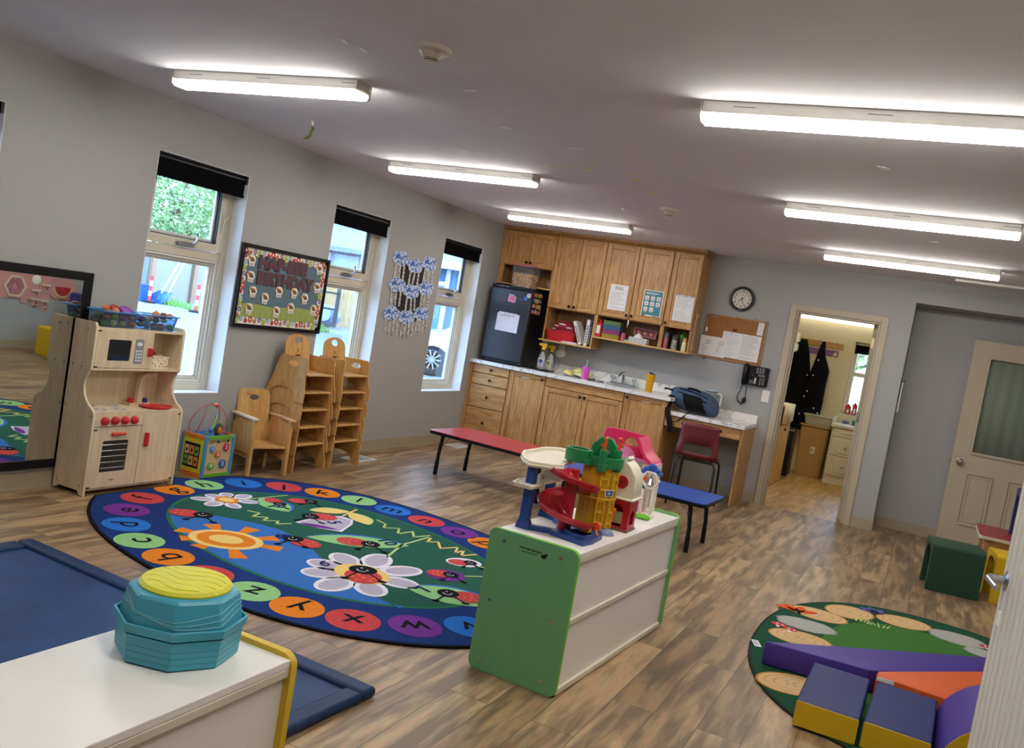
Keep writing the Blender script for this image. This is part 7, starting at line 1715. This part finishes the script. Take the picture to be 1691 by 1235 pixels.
t = thing('toy_slide', 'red roofed toy slide tower with white handle before the back room window', 'toy', (-.80, 13.1, .80))
b = MB(); b.prism([(-.86, 1.02), (-.74, 1.02), (-.80, 1.12)], 13.05, 13.15, REDK, 'y'); b.build('roof', t)
b = MB(); b.box(-.835, 13.07, .80, -.765, 13.13, 1.02, PAPER); b.build('tower', t, bev=.004)
b = MB(); b.tube([(-.85, 13.1, 1.0), (-.84, 13.1, 1.35), (-.80, 13.1, 1.39), (-.76, 13.1, 1.35), (-.76, 13.1, 1.0)], .018, WHITEP, 8); b.build('handle', t)
b = MB(); b.box(-.90, 13.02, .80, -.74, 13.10, .87, TG); b.build('toy_hedge', label='green toy block at the right end of the back room sill', cat='toy', bev=.01)
b = MB(); b.ball((-.99, 13.12, .825), (.05, .03, .025), mat('toy lilac', '6a78b0', .4), 12, 7); b.build('toy_car', label='small blue lilac toy car in front of the red toy house', cat='toy')
w5 = thing('window_5', None, None, (-.8, 13.36, .93), 0, kind=S)
b = MB(); 
b.box(-1.08, 13.30, .93, -1.065, 13.42, 1.94, TRIMM); b.box(-1.08, 13.3, .93, -.5, 13.42, .945, TRIMM)
b.build('reveal', w5)
b = MB()
for q in ((-1.065, .945, -1.02, 1.94), (-.545, .945, -.5, 1.94), (-1.02, .945, -.545, .985), (-1.02, 1.46, -.545, 1.52), (-1.02, 1.90, -.545, 1.94)): b.box(q[0], 13.37, q[1], q[2], 13.41, q[3], FR)
b.build('frame', w5)
b = MB(); b.box(-1.02, 13.388, .985, -.545, 13.392, 1.90, GLASS); b.build('pane', w5)
b = MB(); b.box(-1.06, 13.345, 1.78, -.51, 13.352, 1.90, BLIND); b.build('roller_blind', label='black roller blind in the small window of the back room', cat='blind')

# ------------------------------------------------------------------ outdoors
GZ = -.15
CONC = mat('pale concrete', '6c7075', .9, var=.05, scale=2); GRASS = mat('grass', '5f8a3a', .95, var=.3, scale=12, bump=.4)
b = MB(); b.box(-60, -15, GZ - .2, XL - .25, 60, GZ, CONC); b.box(XL - .25, 13.5, GZ - .2, 30, 60, GZ - .001, GRASS); b.build('ground', kind=S, smooth=0)
GW = mat('grey stucco', '74777b', .9, var=.03); BR = mat('brown post', '7f6550', .8)
t = thing('garage_building', 'long pale grey outbuilding wall across the concrete yard', 'building', (-26.5, 24, GZ))
u = Vector((-.62, 1.65, 0)).normalized(); ang = math.atan2(u.y, u.x)
X = tr(-24.7, 22.9, GZ) @ rz(ang)
b = MB(X); b.box(-.6, 0, 0, 6.5, .8, 1.95, GW); b.build('wall', t)
b = MB(X); b.box(-.7, -.1, 1.95, 6.6, .9, 2.02, mat('dark fascia', '6a5a62', .8)); b.build('roof', t)
for x in (-.55, 2.75):
    b = MB(X); b.box(x, -.12, 0, x + .3, .02, 1.95, BR); b.build('corner_post', t)
def post_delin(x, y, label):
    t = thing('traffic_delineator', label, 'traffic post', (x, y, GZ), 0, 'traffic posts in the yard')
    b = MB(W(t)); b.lathe([(.22, 0), (.22, .05), (.06, .08), (0, .08)], BLACK, n=16); b.build('base', t)
    for k in range(5):
        b = MB(W(t)); b.tube([(0, 0, .06 + .17 * k), (0, 0, .06 + .17 * (k + 1))], .05, [mat('delineator red', 'c8352c', .5), PAPER][k % 2] if k < 2 else [bpy.data.materials['delineator red'], PAPER][k % 2], 12); b.build('band', t)
post_delin(-23.7, 21.85, 'red and white traffic post in front of the blue snow scoop'); post_delin(-21.5, 21.75, 'red and white traffic post at the right of the window view')
t = thing('recycling_bin', 'blue recycling bin standing against the grey outbuilding', 'bin', (-24.2, 21.9, GZ))
b = MB(W(t)); b.lathe([(.26, 0), (.36, .52), (.38, .54)], mat('recycling blue', '1b4ba3', .4), n=4, rot=PI / 4 + .3); b.build('body', t, smooth=20)
b = MB(W(t)); b.lathe([(.39, .54), (.39, .58), (0, .58)], bpy.data.materials['recycling blue'], n=4, rot=PI / 4 + .3); b.build('lid', t, smooth=20)
b = MB(tr(-24.2, 21.9, GZ) @ rz(.3)); b.box(-.08, -.245, .18, .08, -.235, .32, PAPER); b.build('recycling_mark', t)
SHB = mat('shovel blue', '1f52a8', .4)
t = thing('snow_scoop', 'blue snow scoop with two long white handle tubes leaning on the grey outbuilding', 'snow scoop', (-23.9, 22.55, GZ))
for dx in (0, .30):
    b = MB(); b.tube([(-24.05 + dx, 22.62, .12), (-23.72 + dx * .75, 22.95, 1.36)], .026, PAPER, 8); b.build('handle', t)
b = MB(); b.tube([(-23.72, 22.95, 1.34), (-23.72, 22.97, 1.46), (-23.48, 22.97, 1.46), (-23.48, 22.95, 1.34)], .038, SHB, 8); b.build('grip', t)
b = MB(); b.add([(-24.3, 22.3, GZ + .01), (-23.55, 22.25, GZ + .01), (-23.5, 22.66, .28), (-24.25, 22.72, .28), (-24.38, 22.45, GZ + .2), (-23.45, 22.4, GZ + .2)], [(0, 1, 2, 3), (0, 3, 4), (1, 5, 2)], SHB); o = b.build('scoop', t); sd = o.modifiers.new('solid', 'SOLIDIFY'); sd.thickness = .02
b = MB()
random.seed(9)
for k in range(260):
    x, y = random.uniform(-25.4, -22.0), random.uniform(22.3, 23.4); x -= (y - 22.3) * .4; a = random.uniform(0, PI); h = random.uniform(.08, .35)
    b.add([(x, y, GZ), (x + .05 * cos(a), y + .05 * sin(a), GZ), (x + .09 * cos(a + 1), y + .09 * sin(a + 1), GZ + h)], [(0, 1, 2)], GRASS)
b.build('weeds', label='green weeds growing along the foot of the grey outbuilding', cat='weeds', kind='stuff', smooth=0, mods='keep')
LEAFM = [mat('leaf %d' % i, h, .7, var=.2) for i, h in enumerate(('94b277', 'a7bf8d', '7d9e60'))]
def tree(label, x, y, h, r, n, tz=None, seed=1):
    random.seed(seed)
    t = thing('leafy_tree', label, 'tree', (x, y, GZ), 0, 'trees beyond the yard')
    b = MB(); b.tube([(x, y, GZ), (x + .1, y, h * .5), (x + .3, y + .2, h * .9)], [.16, .11, .04], mat('bark ' + label[:6], '5d4c3c', .9), 8)
    for k in range(6):
        a = k * 1.05; b.tube([(x + .1, y, h * (.4 + .06 * k)), (x + .1 + r * .6 * cos(a), y + r * .6 * sin(a), h * (.55 + .06 * k))], [.05, .015], b.mats[0], 6)
    b.build('trunk', t)
    b = MB()
    for k in range(n):
        a = random.uniform(0, 2 * PI); p = random.uniform(-1, 1); q = random.uniform(.35, 1) ** .5
        c = Vector((x + r * q * cos(a) * math.sqrt(1 - p * p), y + r * q * sin(a) * math.sqrt(1 - p * p), (tz or h * .75) + h * .45 * q * p))
        u = Vector((random.gauss(0, 1), random.gauss(0, 1), random.gauss(0, .5))).normalized(); w_ = u.orthogonal().normalized(); s = random.uniform(.07, .13)
        b.add([c - u * s, c + w_ * s * .45, c + u * s, c - w_ * s * .45], [(0, 1, 2, 3)], LEAFM[k % 3])
    b.build('crown', t, smooth=0, mods='keep')
tree('pale green leafy tree rising behind the grey outbuilding', -27.9, 26.3, 4.9, 2.3, 8000, 4.05, 2)
tree('dark leafy tree at the left edge of the window view', -26.6, 20.6, 3.6, 1.1, 1600, 1.5, 3)
tree('leafy tree outside the back room window', -2.0, 24, 4.0, 2.4, 1800, 3.2, 4)
t = thing('plum_house', 'plum coloured house far behind the pale leafy tree', 'house', (-31, 35, GZ))
b = MB(); b.box(-36.5, 34, GZ, -30.2, 40, 4.2, mat('plum siding', '7d6070', .8)); b.build('wall', t)
b = MB(); b.prism([(33.4, 4.2), (40.6, 4.2), (37, 6.6)], -37, -29.6, mat('plum roof', '6d5562', .85), 'x'); b.build('roof', t)
# W3 view: wooden fence, gate, toys, roofed house
FEN = mat('cedar fence boards', 'c9a06a', .8, var=.1, stretch=(8, 8, .5))
t = thing('wooden_fence', 'tall cedar board fence beyond the yard gate', 'fence', (-22, 29.5, GZ))
for k in range(24):
    b = MB(tr(-25.8 + .32 * k, 28.6 + .20 * k * .5, GZ) @ rz(.3)); b.box(-.15, -.02, 0, .15, .02, 1.62, FEN); b.build('board', t)
b = MB(tr(-22.1, 29.75, GZ) @ rz(.3)); b.box(-3.7, .02, .3, 3.7, .08, .42, FEN); b.box(-3.7, .02, 1.2, 3.7, .08, 1.32, FEN); b.build('rail', t)
DMET = mat('dark gate metal', '35363c', .5)
t = thing('yard_gate', 'dark metal yard gate of square bars and mesh', 'gate', (-20.8, 27.4, GZ))
b = MB(tr(-20.9, 27.5, GZ) @ rz(.35))
for z in (.12, .68, 1.28): b.box(-1.6, -.03, z, .55, .03, z + .07, DMET)
for x in (-1.6, -.5, .42, .50): b.box(x, -.03, .05, x + .06, .03, 1.6 if x > .4 else 1.32, DMET)
b.build('frame', t)
b = MB(tr(-20.9, 27.5, GZ) @ rz(.35))
for k in range(16): b.box(-1.55 + .13 * k, -.008, .12, -1.54 + .13 * k, .008, .68, DMET)
b.build('mesh_bar', t)
b = MB(tr(-21.0, 27.9, GZ) @ rz(.3)); b.ball((0, 0, .42), (.55, .35, .42), mat('yard toy grey blue', '7389b5', .5), 16, 10); b.lathe([(.28, -.36), (.28, -.4), (.16, -.42), (0, -.42)], mat('yard toy pale', 'a9bcd6', .5), xf=tr(0, 0, .5) @ Matrix.Rotation(PI / 2, 4, 'X') @ Matrix.Scale(-1, 4, (0, 0, 1)), n=20); b.build('ride_on_toy', label='grey blue ride-on toy behind the yard gate', cat='ride-on toy')
b = MB(tr(-21.5, 28.1, GZ)); b.box(-.7, -.2, .25, .15, .2, .42, mat('yard teal', '3fb0b8', .5)); b.box(-.6, -.15, 0, -.5, .15, .25, b.mats[0]); b.box(0, -.15, 0, .1, .15, .25, b.mats[0]); b.build('yard_bench', label='small teal plastic bench behind the yard gate', cat='bench')
b = MB(tr(-21.35, 27.55, GZ)); b.ball((0, 0, .2), (.42, .28, .2), mat('yard pink', 'd061a8', .5), 14, 9); b.build('yard_toy', label='low magenta plastic toy behind the yard gate', cat='toy')
b = MB(); random.seed(12)
for k in range(500):
    q = random.uniform(0, 1); x, y = -18.6 - 2.4 * q + random.uniform(-.3, .5), 24.2 + 2.6 * q + random.uniform(-.6, .3); a = random.uniform(0, PI); h = random.uniform(.1, .3)
    b.add([(x, y, GZ), (x + .05 * cos(a), y + .05 * sin(a), GZ), (x + .1 * cos(a + 1), y + .1 * sin(a + 1), GZ + h)], [(0, 1, 2)], GRASS)
b.build('grass_strip', label='strip of tall grass in front of the yard gate', cat='grass', kind='stuff', smooth=0, mods='keep')
HB = mat('pale blue siding', '557299', .8, var=.03, stretch=(1, 1, 40)); SHG = mat('pale shingles', '8f999e', .9, var=.06, scale=40, stretch=(1, 1, 6))
t = thing('neighbour_house', 'pale house with light shingle roof behind the cedar fence', 'house', (-26, 38, GZ))
b = MB(); b.box(-29.5, 36.5, GZ, -23, 44, 3.3, mat('house lavender', 'a9aebb', .85)); b.build('wall', t)
b = MB(); b.prism([(35.8, 3.3), (44.6, 3.3), (40.2, 7.2)], -29.58, -22.4, SHG, 'x'); b.build('roof', t)
b = MB(); b.box(-29.58, 35.75, 3.1, -22.4, 35.85, 3.32, mat('grey gutter', '8b93a6', .6)); b.build('gutter', t)
for x in (-29.2, -27.5):
    b = MB(); b.box(x, 36.42, 2.25, x + 1.4, 36.5, 3.0, PAPER); wn = b.build('window', t)
    b = MB(); b.box(x + .06, 36.40, 2.31, x + .66, 36.42, 2.94, mat('house pane', 'aac0dc', .2)); b.box(x + .74, 36.40, 2.31, x + 1.34, 36.42, 2.94, b.mats[0]); b.build('pane', wn)
# W4 view: blue shed and the white car
t = thing('blue_shed', 'blue sided house wall with white trim behind the parked car', 'house', (-13, 24.5, GZ))
b = MB(); b.box(-15.4, 23.5, GZ, -10.0, 28, 2.6, HB); b.build('wall', t)
b = MB(); b.prism([(23.0, 2.6), (28.5, 2.6), (25.7, 4.4)], -15.7, -9.6, mat('grey green shingles', '8fa39a', .9), 'x'); b.box(-15.7, 22.95, 2.5, -9.6, 23.02, 2.72, PAPER); b.build('roof', t)
b = MB(); b.box(-14.55, 23.42, GZ, -14.42, 23.5, 2.5, PAPER); b.box(-13.55, 23.42, GZ, -13.42, 23.5, 2.5, PAPER); b.box(-14.42, 23.42, 2.0, -13.55, 23.5, 2.12, PAPER); b.box(-14.42, 23.44, GZ, -13.55, 23.5, 2.0, mat('blue shed door', '5d86c4', .6)); b.build('door', t)
CARW = mat('white car paint', 'e4e8ec', .2, coat=.6); TYRE = mat('tyre', '1b1c20', .8); RIM = mat('alloy rim', 'b9bcc2', .3, metal=.8)
t = thing('parked_car', 'white car parked outside the window nearest the fridge', 'car', (-10.5, 19, GZ), 0)
CXF = tr(-11.06, 18.78, GZ) @ rz(math.radians(35))
W2 = 1.78
pro = [(-.95, .32), (-.88, .72), (-.60, .90), (.35, 1.02), (1.05, 1.48), (2.3, 1.52), (3.0, 1.05), (3.35, .98), (3.40, .35), (2.95, .30)] + [(2.55 + .38 * cos(a), .30 + .36 * sin(a)) for a in [PI * k / 8 for k in range(1, 8)]] + [(2.15, .26), (.42, .26)] + [(0 + .40 * cos(a), .30 + .38 * sin(a)) for a in [PI * k / 8 for k in range(0, 9)]] + [(-.42, .30)]
b = MB(CXF); b.prism(pro, -W2, 0, CARW, 'y'); b.build('body', t, bev=.04, seg=3)
b = MB(CXF); b.prism([(.55, 1.06), (1.10, 1.42), (1.62, 1.44), (1.62, 1.06)], -W2 - .004, .004, mat('car glass', '2c3440', .1), 'y'); b.prism([(1.70, 1.06), (1.70, 1.44), (2.25, 1.44), (2.75, 1.06)], -W2 - .004, .004, b.mats[0], 'y'); b.build('side_window', t)
for x in (0, 2.55):
    for y in (-.02, -W2 + .22):
        b = MB(CXF @ tr(x, y, .365) @ Matrix.Rotation(PI / 2, 4, 'X')); b.lathe([(.22, -.01), (.34, -.012), (.365, .02), (.365, .18), (.34, .2), (.22, .2)], TYRE, n=30, caps=False); wh = b.build('wheel', t)
        b = MB(CXF @ tr(x, y, .365) @ Matrix.Rotation(PI / 2, 4, 'X')); b.lathe([(.235, .0), (.235, .19), (.215, .195), (.21, .10)], RIM, n=30, caps=False); b.lathe([(.21, .10), (0, .10)], TYRE, n=24)
        for k in range(10):
            a = 2 * PI * k / 10; b.prism([(.03, -.014), (.215, -.018), (.215, .018), (.03, .014)], .13, .18, RIM, xf=rz(a))
        b.lathe([(.04, .10), (.04, .19), (0, .19)], RIM, n=14); b.build('hub', wh)
b = MB(CXF); b.box(-.96, -.5, .62, -.86, -.12, .76, mat('headlamp', 'c9d4de', .1)); b.build('headlamp', t, bev=.02)

# ------------------------------------------------------------------ light, camera
world = bpy.data.worlds.new('sky'); SC.world = world; world.use_nodes = True
nt = world.node_tree; bg = nt.nodes['Background']; sky = nt.nodes.new('ShaderNodeTexSky')
sky.sky_type = 'NISHITA'; sky.sun_disc = False; sky.sun_elevation = math.radians(42); sky.sun_rotation = math.radians(60); sky.air_density = 1.0; sky.dust_density = 2.0; sky.ozone_density = 1.0
mx = nt.nodes.new('ShaderNodeMix'); mx.data_type = 'RGBA'; mx.inputs[0].default_value = .55; mx.inputs[7].default_value = (4.4, 6.8, 10.6, 1)
nt.links.new(sky.outputs[0], mx.inputs[6]); nt.links.new(mx.outputs[2], bg.inputs[0]); bg.inputs[1].default_value = SKYS
cam = bpy.data.cameras.new('camera'); cam.sensor_width = 36; cam.sensor_fit = 'HORIZONTAL'; cam.lens = 36 * 1483.42 / 1691; cam.clip_end = 200; cam.clip_start = .02
co = bpy.data.objects.new('camera', cam); COL.objects.link(co)
Rm = Matrix(((0.8893489031684768, 0.42482757366034635, 0.16905638435412698), (-0.18058751587098545, -0.013314506846336428, 0.983468796159281), (-0.420055564829909, 0.9051763676573211, -0.06487731414080156)))
m4 = Matrix.Identity(4)
for j in range(3):
    m4[j][0] = Rm[0][j]; m4[j][1] = Rm[1][j]; m4[j][2] = -Rm[2][j]; m4[j][3] = (0, 0, 1.5)[j]
co.matrix_world = m4; SC.camera = co
vs = SC.view_settings; vs.view_transform = 'Standard'; vs.look = 'None'; vs.exposure = EXPO; vs.gamma = 1.0; vs.use_curve_mapping = False
SC.cycles.max_bounces = 8; SC.cycles.diffuse_bounces = 5; SC.cycles.glossy_bounces = 4; SC.cycles.transparent_max_bounces = 12; SC.cycles.caustics_reflective = False; SC.cycles.caustics_refractive = False
SC.cycles.sample_clamp_indirect = 6.0
